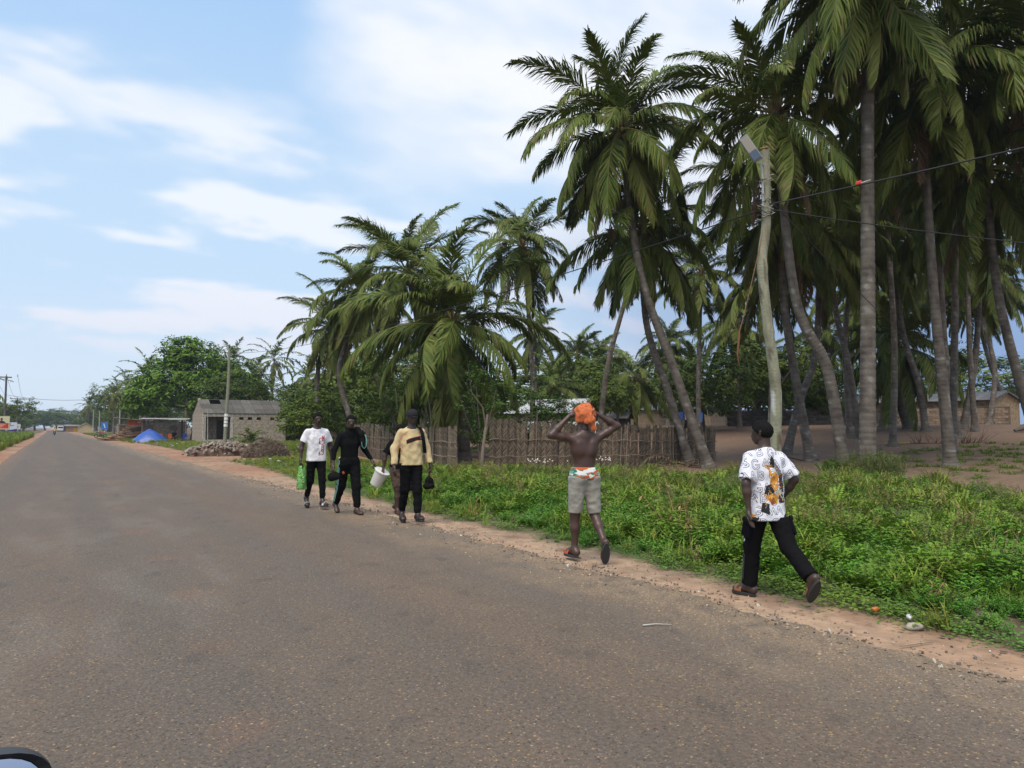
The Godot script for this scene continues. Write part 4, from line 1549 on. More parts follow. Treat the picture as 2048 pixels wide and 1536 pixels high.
func leaf_panel(wide: float, tall: float, c: Color, sd: int) -> ArrayMesh: # one folded palm leaf set upright: a shallow half pipe with a ragged top
	var g := RandomNumberGenerator.new()
	g.seed = sd
	var b := MB.new()
	var n := 6
	var rows := 7
	for side in [0, 1]:
		var first := b.v.size()
		for j in rows + 1:
			for i in n + 1:
				var u := float(i) / n
				var y := tall * j / rows
				if j == rows:
					y += g.randf_range(-0.07, 0.07)
				var z := 0.034 * sin(PI * u) - 0.012 if side == 0 else -0.03
				var f := g.randf_range(0.82, 1.12)
				b.col = c * f
				b.vert(V((u - 0.5) * wide * (1.0 + 0.06 * sin(j * 1.7 + sd)) + 0.012 * sin(j * 0.9 + sd), y, z + 0.008 * sin(j * 1.3 + sd)), Vector2(u, 1.0 - y / 1.7))
		for j in rows:
			for i in n:
				var a := first + j * (n + 1) + i
				if side == 0:
					b.face(a, a + 1, a + n + 2)
					b.face(a, a + n + 2, a + n + 1)
				else:
					b.face(a, a + n + 2, a + 1)
					b.face(a, a + n + 1, a + n + 2)
	return b.mesh()


func leaf_fence(label: String, a: Vector3, b: Vector3, pitch: float, tall0: float, tall1: float, sd: int) -> Node3D:
	var dir := (b - a).normalized()
	a.y = 0.0
	var o := thing("palm_leaf_fence", label, "fence", a, -atan2(dir.z, dir.x))
	var g := RandomNumberGenerator.new()
	g.seed = sd
	var long := a.distance_to(b)
	var n := int(long / pitch)
	var kinds: Array = []
	for k in 8:
		var f := 0.75 + 0.09 * k
		kinds.append(leaf_panel(pitch * 1.06, 1.0 * 1.75, Color(0.36 * f, 0.295 * f, 0.225 * f), sd * 10 + k))
	for i in n:
		var t := (i + 0.5) / n
		var p := a + dir * (t * long)
		var hgt := lerpf(tall0, tall1, t) * g.randf_range(0.95, 1.05) / 1.75
		var bs := Basis(Vector3.BACK, g.randf_range(-0.035, 0.035)) * Basis(Vector3.RIGHT, g.randf_range(-0.04, 0.04)) * Basis(Vector3.UP, g.randf_range(-0.12, 0.12))
		part(o, "leaf_panel", kinds[g.randi() % 8], MT.plait, V(t * long, height(p.x, p.z) - 0.03, g.randf_range(-0.02, 0.02)), bs.scaled_local(Vector3(1, hgt, 1)))
	for y in [0.28, 0.62]:
		for k in 3: # rails of crooked branches
			var m := MB.new()
			m.col = Color(0.25, 0.2, 0.15) * (0.8 + 0.15 * k)
			var path := PackedVector3Array()
			var rad := PackedFloat32Array()
			for j in 9:
				var t := (k + j / 8.0) / 3.0
				path.append(V(t * long, lerpf(tall0, tall1, t) * y + 0.03 * sin(j * 1.9 + k * 2.0 + y * 9.0), 0.075 + 0.012 * sin(j + k)))
				rad.append(0.016 + 0.006 * sin(j * 2.2 + k))
			m.tube(path, rad, 6)
			part(o, "rail", m.mesh(), MT.wood)
	for k in maxi(3, n / 9):
		var m := MB.new()
		m.col = Color(0.27, 0.22, 0.17)
		var x := g.randf_range(0.05, 0.97) * long
		var tl := lerpf(tall0, tall1, x / long)
		m.rod(V(x, -0.15, 0.09), V(x + g.randf_range(-0.18, 0.18), tl * g.randf_range(0.85, 1.22), 0.07), 0.018, 0.012)
		part(o, "stake", m.mesh(), MT.wood)
	return o


func make_fences() -> void:
	MT.plait = herringbone()
	leaf_fence("brown plaited palm-leaf fence facing the weeds, highest at its corner", V(13.15, 0, -21.75), V(19.3, 0, -20.75), 0.25, 1.82, 1.68, 4)
	leaf_fence("ragged greyish end of the palm-leaf fence by the leaning palms", V(19.4, 0, -20.9), V(25.3, 0, -22.0), 0.23, 1.62, 1.5, 5)
	leaf_fence("long side of the palm-leaf fence behind the walking men", V(14.3, 0, -38.0), V(12.75, 0, -23.3), 0.26, 1.75, 1.6, 6)
	leaf_fence("thin reddish reed fence beside the unfinished building", V(22.0, 0, -84.0), V(28.5, 0, -80.0), 0.3, 1.8, 1.8, 7)
	# the gnarled corner stake
	var b := MB.new()
	b.col = Color(0.22, 0.175, 0.13)
	b.tube(PackedVector3Array([V(0, -0.2, 0), V(0.05, 0.7, 0.02), V(0.16, 1.4, 0), V(0.3, 2.05, -0.05)]), PackedFloat32Array([0.07, 0.06, 0.055, 0.045]), 7)
	b.tube(PackedVector3Array([V(0.2, 1.6, 0), V(0.05, 2.3, 0.0), V(-0.5, 2.9, 0.05)]), PackedFloat32Array([0.04, 0.028, 0.015]), 6)
	var o := thing("corner_stake", "forked living stake leaning at the fence corner", "stake", V(12.85, -0.03, -21.75))
	part(o, "stem", b.mesh(), MT.wood)
	# heap of withered leaves against the fence end
	var g := RandomNumberGenerator.new()
	g.seed = 15
	var h := thing("withered_leaf_heap", "heap of withered palm leaves against the fence end", "leaf heap", V(21.3, 0.0, -20.4))
	for k in 9:
		var m := MB.new()
		frond_into(m, g, g.randf_range(8, 40), g.randf_range(1.3, 2.1), 26, 0.035, 1.0)
		for j in m.c.size():
			m.c[j] = Color(0.165, 0.115, 0.075) * g.randf_range(0.6, 1.25)
		part(h, "withered_leaf", m.mesh(), MT.plain, V(g.randf_range(-0.7, 0.7), -0.02, g.randf_range(-0.4, 0.3)), Basis(Vector3.UP, g.randf() * TAU))


# ---------------------------------------------------------------- poles and lines

func sagged(a: Vector3, b: Vector3, sag: float, n := 24) -> PackedVector3Array:
	var out := PackedVector3Array()
	for i in n + 1:
		var t := float(i) / n
		out.append(a.lerp(b, t) - Vector3(0, sag * 4.0 * t * (1.0 - t), 0))
	return out


func cable(called: String, label: String, a: Vector3, b: Vector3, sag: float, r: float, group := "") -> void:
	var p := sagged(a, b, sag)
	var rad := PackedFloat32Array()
	rad.resize(p.size())
	rad.fill(r)
	var m := MB.new()
	var local := PackedVector3Array()
	for q in p:
		local.append(q - a)
	m.tube(local, rad, 5)
	var o := thing(called, label, "cable", a, 0.0, group)
	part(o, "strand", m.mesh(), MT.cable)


func make_poles() -> void:
	# the crooked pole beside the boy
	var base := V(11.02, height(11.02, -8.2), -8.2)
	var o := thing("utility_pole", "crooked greenish wooden utility pole rising from the weeds behind the boy", "pole", base)
	var pts: Array = [V(0, -0.3, 0), V(0.0, 1.2, 0.0), V(0.02, 2.3, 0.02), V(-0.085, 3.45, -0.04), V(-0.155, 4.6, -0.08), V(-0.075, 5.4, -0.03), V(-0.07, 6.72, -0.03)]
	var path := spline(pts, 60)
	var rad := PackedFloat32Array()
	var cols := PackedColorArray()
	for i in path.size():
		var s := float(i) / 60.0
		rad.append(lerpf(0.108, 0.078, s) * (1.0 + 0.07 * nz.get_noise_1d(i * 4.0) + (0.16 if i == 22 or i == 39 or i == 29 else 0.0)))
		for k in 14:
			var w := nz.get_noise_3d(i * 1.3, k * 2.0, 4.0)
			var q := Vector3(0.33, 0.33, 0.235).lerp(Vector3(0.25, 0.23, 0.16), clampf(0.4 + w * 1.5, 0, 1))
			if s < 0.33 and s > 0.24 and w > 0.1:
				q = Vector3(0.55, 0.55, 0.52)
			if w < -0.36:
				q = Vector3(0.15, 0.125, 0.085)
			cols.append(Color(q.x, q.y, q.z))
	var b := MB.new()
	b.tube(path, rad, 14, true, 1.0, cols)
	part(o, "shaft", b.mesh(), MT.wood)
	b = MB.new()
	b.col = Color(0.33, 0.17, 0.09)
	b.box(V(-0.07, 6.74, -0.03), V(0.17, 0.035, 0.14), Basis(Vector3.UP, 0.4), 0.01)
	part(o, "cap", b.mesh(), MT.wood)
	for k in 9: # wire turns and nails round the head
		b = MB.new()
		b.col = [Color(0.05, 0.05, 0.05), Color(0.4, 0.38, 0.33), Color(0.03, 0.03, 0.03)][k % 3]
		var y := 5.42 + 0.05 * k + (0.35 if k > 6 else 0.0)
		var ring := PackedVector3Array()
		var rr := PackedFloat32Array()
		for j in 15:
			var a := TAU * j / 14.0
			var wob := 0.11 + 0.035 * sin(j * 2.1 + k * 1.7) + 0.015 * (k % 3)
			ring.append(V(-0.075 + cos(a) * wob, y + 0.05 * sin(a + k) + 0.02 * sin(j * 3.0), -0.03 + sin(a) * wob))
			rr.append(0.007)
		b.tube(ring, rr, 5)
		part(o, "wire_turn", b.mesh(), MT.plain)
	for k in 6:
		b = MB.new()
		b.col = Color(0.35, 0.32, 0.27)
		var y := 5.7 + 0.14 * k
		var s := -1.0 if k % 2 else 1.0
		b.rod(V(-0.07 + s * 0.08, y, -0.02), V(-0.07 + s * 0.17, y + 0.02, 0.03), 0.012, 0.01, 5)
		part(o, "peg", b.mesh(), MT.wood)
	# frayed rope with a faded rag hanging down
	var rp := thing("rope", "frayed rope with a faded rag hanging from the crooked pole", "rope", base + V(-0.15, 5.28, -0.02))
	b = MB.new()
	b.col = Color(0.26, 0.15, 0.09)
	b.tube(sagged(Vector3.ZERO, V(-0.42, -1.95, -0.26), 0.04, 8), PackedFloat32Array([0.008, 0.008, 0.008, 0.008, 0.008, 0.008, 0.008, 0.008, 0.008]), 5)
	part(rp, "cord", b.mesh(), MT.cloth)
	b = MB.new()
	b.col = Color(0.20, 0.10, 0.06)
	b.tube(PackedVector3Array([V(-0.42, -1.9, -0.26), V(-0.44, -2.05, -0.26), V(-0.47, -2.35, -0.28), V(-0.43, -2.6, -0.27)]), PackedFloat32Array([0.01, 0.028, 0.02, 0.004]), 7, true, 0.5)
	part(rp, "rag", b.mesh(), MT.cloth)
	# solar lamp on its bent pipe
	var lamp := thing("solar_street_lamp", "tilted solar street lamp on a bent pipe at the pole head", "street lamp", base + V(-0.07, 5.6, -0.03))
	b = MB.new()
	b.col = Color(0.36, 0.37, 0.38)
	b.tube(spline([V(-0.11, 0.05, 0.02), V(-0.11, 0.55, 0.02), V(-0.14, 0.72, 0.03), V(-0.2, 0.86, 0.05)], 10), PackedFloat32Array([0.02, 0.02, 0.02, 0.02, 0.02, 0.02, 0.02, 0.02, 0.02, 0.02, 0.02]), 8)
	part(lamp, "pipe", b.mesh(), MT.gloss)
	var fz := V(-0.72, -0.22, 0.62).normalized()
	var fx := Vector3.UP.cross(fz).normalized()
	var lb := Basis(fx, fz.cross(fx), fz) * Basis(Vector3.BACK, 0.55)
	var hd := V(-0.33, 1.10, -0.06)
	part(lamp, "housing", slab(Vector3.ZERO, V(0.175, 0.52, 0.05), Color(0.20, 0.21, 0.22), Basis.IDENTITY, 0.015), MT.gloss, hd, lb)
	part(lamp, "light_panel", slab(V(0, 0.085, 0.028), V(0.15, 0.29, 0.012), Color(0.40, 0.37, 0.32), Basis.IDENTITY, 0.004), MT.gloss, hd, lb)
	part(lamp, "sensor_panel", slab(V(0, -0.15, 0.028), V(0.15, 0.16, 0.012), Color(0.12, 0.16, 0.24), Basis.IDENTITY, 0.004), MT.gloss, hd, lb)
	b = MB.new()
	for k in 9:
		b.col = Color(0.03, 0.03, 0.035)
		b.box(V(0.097, -0.18 + 0.045 * k, -0.012), V(0.02, 0.02, 0.05), Basis.IDENTITY, 0.003)
	part(lamp, "cooling_fins", b.mesh(), MT.gloss)
	# lines
	var head := base + V(-0.08, 5.62, -0.03)
	cable("power_cable", "black power cable from the crooked pole to the pole at the rubble heap", head, V(13.1, 8.2, -66.9), 0.75, 0.013)
	cable("power_cable", "black power cable from the crooked pole out past the tallest straight palm", head + V(0, 0.06, 0.05), V(11.6, 6.4, 24.0), 0.85, 0.014)
	cable("service_cable", "thin service cable running level through the grove", head + V(0.05, 0, 0), V(45.0, 8.2, 4.0), 1.3, 0.010)
	cable("service_cable", "thin service cable sloping down to the yellowish house", head + V(0.05, 0.22, 0), V(65.4, 4.2, -28.6), 0.5, 0.010)
	cable("service_cable", "thin service cable over the yellowish house roof", V(64.8, 4.4, -31.0), V(52.0, 7.4, 2.0), 0.5, 0.012)
	var rt := head.lerp(V(11.6, 6.4, 24.0), 0.055) - V(0, 0.08, 0)
	o = thing("cable_clamp", "bright red plastic clamp on the black power cable", "clamp", rt)
	b = MB.new()
	b.col = Color(0.6, 0.045, 0.03)
	b.box(Vector3.ZERO, V(0.05, 0.07, 0.1), Basis(Vector3.UP, 0.1), 0.015)
	part(o, "body", b.mesh(), MT.gloss)
	b = MB.new()
	b.col = Color(0.6, 0.58, 0.5)
	b.rod(V(0, -0.01, 0.04), V(0.01, 0.0, 0.19), 0.008)
	part(o, "tail", b.mesh(), MT.gloss)
	# pole at the rubble heap
	o = thing("utility_pole", "straight grey-green pole with white paper bands behind the rubble heap", "pole", V(13.1, 0, -66.9))
	b = MB.new()
	b.col = Color(0.27, 0.27, 0.19)
	b.tube(spline([V(0, -0.3, 0), V(0.06, 2.5, 0), V(0.18, 5.5, 0), V(0.2, 8.5, 0)], 16), PackedFloat32Array([0.17, 0.165, 0.16, 0.155, 0.15, 0.148, 0.145, 0.14, 0.138, 0.135, 0.13, 0.128, 0.125, 0.12, 0.118, 0.115, 0.11]), 10)
	part(o, "shaft", b.mesh(), MT.wood)
	for k in 4:
		b = MB.new()
		b.col = Color(0.72, 0.72, 0.7)
		var y := 1.62 + 0.3 * k
		b.tube(PackedVector3Array([V(0.04 + 0.012 * k, y, 0), V(0.05 + 0.012 * k, y + 0.24, 0)]), PackedFloat32Array([0.172, 0.17]), 12)
		part(o, "paper_band", b.mesh(), MT.plain)
	o = thing("prop_stick", "thin pale stick propped up before the porch", "stick", V(12.2, 0, -69.8))
	b = MB.new()
	b.col = Color(0.42, 0.40, 0.35)
	b.rod(V(0, -0.1, 0), V(-0.08, 3.2, 0), 0.045, 0.035)
	part(o, "shaft", b.mesh(), MT.wood)
	# right-hand poles up the road
	var k := 0
	for z in [-118.0, -160.0, -215.0, -250.0, -285.0, -330.0, -380.0]:
		var x := 11.2 + 0.4 * sin(k * 2.0)
		o = thing("utility_pole", "thin pale pole in the row along the right verge", "pole", V(x, 0, z), 0.0, "pale poles up the road")
		b = MB.new()
		b.col = Color(0.42, 0.42, 0.37)
		b.tube(PackedVector3Array([V(0, -0.3, 0), V(0.05 * sin(k), 3.5, 0), V(0.1 * sin(k * 3.0), 7.0, 0)]), PackedFloat32Array([0.15, 0.13, 0.1]), 7)
		part(o, "shaft", b.mesh(), MT.wood)
		if k == 2 or k == 4:
			b = MB.new()
			b.col = Color(0.75, 0.76, 0.78)
			b.box(V(-0.5, 6.95, 0.0), V(0.9, 0.12, 0.3), Basis(Vector3.BACK, -0.2), 0.03)
			part(o, "lamp_head", b.mesh(), MT.gloss)
		k += 1
	# left-hand power line on tall dark poles
	var arms: Array = []
	for a in [[-6.5, -150.0, 10.4, 0], [-8.2, -255.0, 10.2, 1], [-9.0, -350.0, 10.4, 2]]:
		o = thing("power_pole", ["tall dark pole with cross-arm near the road posters", "tall dark pole with three insulators on its cross-arm", "pair of tall dark poles joined by a beam"][a[3]], "pole", V(a[0], 0, a[1]))
		b = MB.new()
		b.col = Color(0.13, 0.11, 0.105)
		b.rod(V(0, -0.3, 0), V(0, a[2], 0), 0.2, 0.14, 8)
		part(o, "shaft", b.mesh(), MT.wood)
		if a[3] == 2 or a[3] == 0:
			b = MB.new()
			b.col = Color(0.13, 0.11, 0.105)
			b.rod(V(-3.0, -0.3, 0), V(-3.0, a[2], 0), 0.2, 0.14, 8)
			part(o, "shaft", b.mesh(), MT.wood)
		b = MB.new()
		b.col = Color(0.14, 0.12, 0.11)
		b.box(V(-1.3 if a[3] != 1 else 0.0, a[2] - 0.2, 0.16), V(4.2 if a[3] != 1 else 3.6, 0.2, 0.14), Basis.IDENTITY, 0.02)
		part(o, "cross_arm", b.mesh(), MT.wood)
		for j in 3:
			b = MB.new()
			b.col = Color(0.25, 0.2, 0.18)
			b.rod(V(-1.6 + 1.6 * j, a[2] - 0.1, 0.16), V(-1.6 + 1.6 * j, a[2] + 0.35, 0.16), 0.07, 0.05, 7)
			part(o, "insulator", b.mesh(), MT.gloss)
		arms.append(V(a[0], a[2] + 0.3, a[1]))
	var spans := "wires of the power line left of the road"
	for j in 3:
		cable("power_wire", "thin wire of the power line on the dark poles", arms[0] + V(-1.6 + 1.6 * j, 0, 0.16), arms[1] + V(-1.6 + 1.6 * j, 0, 0.16), 1.4, 0.022, spans)
		cable("power_wire", "thin wire of the power line on the dark poles", arms[1] + V(-1.6 + 1.6 * j, 0, 0.16), arms[2] + V(-1.6 + 1.6 * j, 0, 0.16), 1.2, 0.03, spans)
	cable("road_cable", "slack cable crossing over the road to the almond tree side", V(-6.5, 7.2, -150.0), V(11.0, 6.6, -118.0), 1.0, 0.026)
	cable("road_cable", "slack cable crossing over the far road toward the lamp pole", V(-8.2, 7.6, -255.0), V(11.5, 6.8, -215.0), 1.2, 0.036)


# ---------------------------------------------------------------- heaps, litter and stalls

func stone(sd: int, r: float, c: Color) -> ArrayMesh: # a broken lump: a skewed chamfered block
	var g := RandomNumberGenerator.new()
	g.seed = sd
	var b := MB.new()
	b.col = c
	b.box(Vector3.ZERO, V(2.0 * r, 1.3 * r, 1.6 * r), Basis.IDENTITY, r * 0.4)
	var sh := Basis(V(1, g.randf_range(-0.4, 0.4), g.randf_range(-0.4, 0.4)), V(g.randf_range(-0.4, 0.4), g.randf_range(0.7, 1.1), g.randf_range(-0.3, 0.3)), V(g.randf_range(-0.3, 0.3), g.randf_range(-0.3, 0.3), 1))
	for i in b.v.size():
		b.v[i] = sh * b.v[i]
		b.v[i] *= 1.0 + 0.25 * sin(b.v[i].x * 31.0 + sd) * sin(b.v[i].y * 37.0 + sd * 2.0)
	return b.mesh()


func make_roadside() -> void:
	var g := RandomNumberGenerator.new()
	g.seed = 55
	# rubble heap
	var o := thing("rubble_heap", "heap of broken reddish and grey rubble stones beside the road", "rubble heap", V(8.25, -0.03, -42.6))
	var b := MB.new()
	b.col = Color(0.17, 0.11, 0.085)
	b.ball(V(0, -0.2, 0), V(1.9, 0.9, 1.0), 18, Basis.IDENTITY, 0.12, 4)
	part(o, "core", b.mesh(), MT.dirt)
	var kinds: Array = []
	for k in 9:
		kinds.append(stone(k + 1, 0.075, [Color(0.26, 0.175, 0.135), Color(0.30, 0.26, 0.22), Color(0.37, 0.32, 0.27)][k % 3] * (0.8 + 0.05 * k)))
	for i in 260:
		var a := g.randf() * TAU
		var r := sqrt(g.randf())
		var p := V(cos(a) * r * 2.1, 0, sin(a) * r * 1.2)
		p.y = -0.05 + 0.78 * sqrt(maxf(0.0, 1.0 - r * r)) * g.randf_range(0.9, 1.06) + (0.05 if r > 0.9 else 0.0)
		part(o, "stone", kinds[g.randi() % 9], MT.concrete, p, Basis.from_euler(Vector3(g.randf() * 6.0, g.randf() * 6.0, g.randf() * 6.0)).scaled_local(Vector3.ONE * g.randf_range(0.6, 1.5)))
	# brush heap
	o = thing("brush_heap", "brown heap of dry twigs and palm trash beside the dirt", "brush heap", V(9.6, -0.03, -38.4))
	b = MB.new()
	b.col = Color(0.19, 0.145, 0.108)
	b.ball(V(0, -0.2, 0), V(1.0, 1.0, 0.78), 16, Basis.IDENTITY, 0.3, 9)
	part(o, "core", b.mesh(), MT.dirt)
	b = MB.new()
	for i in 1500:
		var d := Vector3(g.randfn(), absf(g.randfn()) * 0.8, g.randfn()).normalized()
		var p := V(d.x * 1.15, d.y * 1.05 - 0.1, d.z * 0.9)
		var e := Vector3(g.randfn(), g.randfn() * 0.35, g.randfn()).normalized() * g.randf_range(0.15, 0.5)
		b.col = Color(0.23, 0.175, 0.13) * g.randf_range(0.5, 1.3)
		b.rod(p - e * 0.5, p + e * 0.5 + V(0, -0.05, 0), g.randf_range(0.007, 0.02), 0.006, 4)
	var tw := part(o, "twigs", b.mesh(), MT.wood)
	tw.set_meta("kind", "stuff")
	# scraps of litter
	b = MB.new()
	for i in 75:
		var z := g.randf_range(-70.0, -30.0)
		var x := g.randf_range(6.8, 15.0)
		if i < 40:
			z = -52.0 + g.randfn() * 2.0
			x = 14.0 + g.randfn() * 1.6
		var p := V(x, height(x, z) + 0.16, z)
		b.col = [Color(0.7, 0.7, 0.7), Color(0.55, 0.55, 0.58), Color(0.12, 0.2, 0.4), Color(0.06, 0.06, 0.06)][0 if g.randf() < 0.55 else g.randi() % 4]
		b.box(p, V(g.randf_range(0.04, 0.15), 0.04, g.randf_range(0.04, 0.12)), Basis.from_euler(Vector3(g.randfn() * 0.5, g.randf() * 6.0, g.randfn() * 0.5)), 0.015)
	var lt := part(self, "scattered_litter", b.mesh(), MT.plain)
	lt.set_meta("kind", "stuff")
	lt.set_meta("label", "scattered white and grey plastic litter in the grass")
	lt.set_meta("category", "litter")
	# crumbs of bark and leaf on the shoulder and in the yard
	b = MB.new()
	for i in 2200:
		var z := g.randf_range(-22.0, 2.0)
		var x := road_right(z) + g.randf_range(-0.3, 0.95)
		if i % 3 == 0:
			x = g.randf_range(17.0, 42.0)
			z = g.randf_range(-26.0, -6.0)
		var s := g.randf_range(0.004, 0.014) * (3.0 if x > 15.0 else 1.0) * (2.0 if g.randf() < 0.06 else 1.0)
		b.col = Color(0.085, 0.055, 0.038) * g.randf_range(0.6, 1.6)
		if g.randf() < 0.05:
			b.col = Color(0.5, 0.48, 0.44)
		var a := g.randf() * TAU
		var p := V(x, height(x, z) + 0.012, z)
		if x < road_right(z):
			p.y = 0.006
		var u := V(cos(a), g.randf_range(-0.2, 0.3), sin(a)) * s
		var w := V(-sin(a), g.randf_range(-0.2, 0.3), cos(a)) * s * 0.45
		b.quad(p - u - w, p + u - w, p + u + w, p - u + w)
	lt = part(self, "leaf_litter", b.mesh(), MT.plain)
	lt.set_meta("kind", "stuff")
	lt.set_meta("label", "dark crumbs of bark and dry leaf strewn over the bare dirt")
	lt.set_meta("category", "leaf litter")
	# single things at the near edge of the weeds
	o = thing("pale_stone", "flat whitish stone at the edge of the weeds", "stone", V(5.72, -0.005, -3.02))
	b = MB.new()
	b.col = Color(0.44, 0.39, 0.31)
	b.ball(Vector3.ZERO, V(0.085, 0.032, 0.05), 10, Basis(Vector3.UP, -0.4), 0.3, 3)
	part(o, "lump", b.mesh(), MT.concrete)
	o = thing("plastic_scrap", "crumpled white plastic scrap beside the flat stone", "litter", V(5.83, 0.03, -3.12))
	b = MB.new()
	b.col = Color(0.6, 0.6, 0.6)
	b.ball(Vector3.ZERO, V(0.045, 0.02, 0.02), 8, Basis(Vector3.UP, 0.7), 0.7, 6)
	part(o, "crumple", b.mesh(), MT.gloss)
	o = thing("orange_wrapper", "crumpled orange wrapper lying in the weed edge", "litter", V(5.86, 0.03, -3.42))
	b = MB.new()
	b.col = Color(0.5, 0.14, 0.03)
	b.ball(Vector3.ZERO, V(0.045, 0.018, 0.03), 8, Basis(Vector3.UP, 0.2), 0.8, 7)
	part(o, "crumple", b.mesh(), MT.gloss)
	o = thing("dry_stick", "thin dry stick lying on the dirt by the asphalt edge", "stick", V(5.3, -0.01, -2.78))
	b = MB.new()
	b.col = Color(0.38, 0.30, 0.2)
	b.tube(PackedVector3Array([V(-0.14, 0.0, -0.05), V(0.02, 0.006, 0.0), V(0.15, 0.0, 0.03)]), PackedFloat32Array([0.005, 0.006, 0.003]), 5)
	part(o, "twig", b.mesh(), MT.wood)
	o = thing("white_strip", "whitish plastic strip lying on the asphalt", "litter", V(4.02, 0.016, -4.12))
	b = MB.new()
	b.col = Color(0.48, 0.47, 0.44)
	b.tube(PackedVector3Array([V(-0.1, 0.0, -0.04), V(0.0, 0.004, 0.0), V(0.1, 0.0, 0.07)]), PackedFloat32Array([0.009, 0.007, 0.004]), 5, true, 0.5)
	part(o, "strip", b.mesh(), MT.gloss)
	# in the sandy yard
	o = thing("fallen_palm_leaf", "fallen dry palm leaf with a yellow stalk lying in the yard", "palm leaf", V(36.0, height(36.0, -20.2) + 0.04, -20.2), -1.0)
	b = MB.new()
	var rib := PackedVector3Array()
	var rr := PackedFloat32Array()
	var rc := PackedColorArray()
	for i in 13:
		var t := i / 12.0
		rib.append(V(t * 4.2, 0.03 + 0.05 * sin(t * 3.0), 0.15 * sin(t * 2.0)))
		rr.append(lerpf(0.05, 0.01, t))
		rc.append(Color(0.42, 0.33, 0.06) if t < 0.3 else Color(0.2, 0.11, 0.06))
	b.tube(rib, rr, 5, true, 1.0, rc)
	part(o, "stalk", b.mesh(), MT.wood)
	b = MB.new()
	for i in 90:
		var t := g.randf_range(0.28, 1.0)
		var p := V(t * 4.2, 0.05, 0.15 * sin(t * 2.0))
		var d := V(g.randf_range(0.0, 0.6) - 0.5 * (1.0 - t), g.randf_range(0.2, 0.8), g.randf_range(-0.7, 0.7)).normalized() * g.randf_range(0.4, 0.95)
		b.col = Color(0.15, 0.085, 0.05) * g.randf_range(0.6, 1.3)
		b.rod(p, p + d, 0.012, 0.003, 3)
	part(o, "leaflets", b.mesh(), MT.wood)
	o = thing("old_stump", "grey rooted stump lying at the yard's rear edge", "stump", V(45.6, height(45.6, -17.4), -17.4))
	b = MB.new()
	b.col = Color(0.15, 0.12, 0.1)
	b.ball(V(0.6, 0.3, 0.6), V(1.0, 0.55, 0.7), 12, Basis(Vector3.UP, 0.6), 0.35, 5)
	b.tube(PackedVector3Array([V(-0.9, 0.05, -0.4), V(-0.2, 0.3, 0.0), V(0.6, 0.4, 0.6), V(1.8, 0.3, 1.4)]), PackedFloat32Array([0.08, 0.22, 0.42, 0.3]), 9)
	part(o, "trunk", b.mesh(), MT.bark)
	o = thing("dry_branch", "dark dry branch lying beside the crossing palms", "branch", V(25.9, height(25.9, -18.9), -18.9))
	b = MB.new()
	b.col = Color(0.10, 0.075, 0.055)
	b.tube(PackedVector3Array([V(-0.9, 0.02, 0), V(-0.5, 0.4, 0), V(0.1, 0.25, 0.1), V(1.0, 0.04, 0.4), V(2.0, 0.03, 0.9)]), PackedFloat32Array([0.02, 0.03, 0.035, 0.03, 0.012]), 6)
	b.tube(PackedVector3Array([V(-0.5, 0.4, 0), V(-0.9, 0.5, 0.2), V(-1.15, 0.46, 0.1)]), PackedFloat32Array([0.025, 0.018, 0.006]), 5)
	part(o, "limb", b.mesh(), MT.wood)
	# flowers at the fence foot
	b = MB.new()
	for i in 70:
		var t := g.randf()
		var x := 14.2 + 3.6 * t + g.randfn() * 0.1
		var z := -21.0 + 0.55 * t + g.randfn() * 0.12
		if t > 0.3 and t < 0.55:
			continue
		b.col = Color(0.75, 0.75, 0.7)
		b.ball(V(x, height(x, z) + g.randf_range(0.32, 0.5), z), V(0.03, 0.02, 0.03), 6)
		b.col = Color(0.07, 0.12, 0.03)
		b.rod(V(x, height(x, z), z), V(x, height(x, z) + 0.34, z), 0.005, 0.003, 3)
	lt = part(self, "white_flowers", b.mesh(), MT.plain)
	lt.set_meta("kind", "stuff")
	lt.set_meta("label", "small white wild flowers along the foot of the fence")
	lt.set_meta("category", "flowers")
	# young fan of leaves before the unfinished building
	o = thing("young_palm", "young trunkless palm before the unfinished building", "palm", V(15.9, 0, -69.6))
	b = MB.new()
	for i in 13:
		frond_into(b, g, g.randf_range(25, 78), g.randf_range(1.7, 2.5), 20, 0.09, 0.0, Transform3D(Basis(Vector3.UP, i * 2.4), V(0, 0.05, 0)))
	part(o, "leaves", b.mesh(), MT.frond)
	shed()


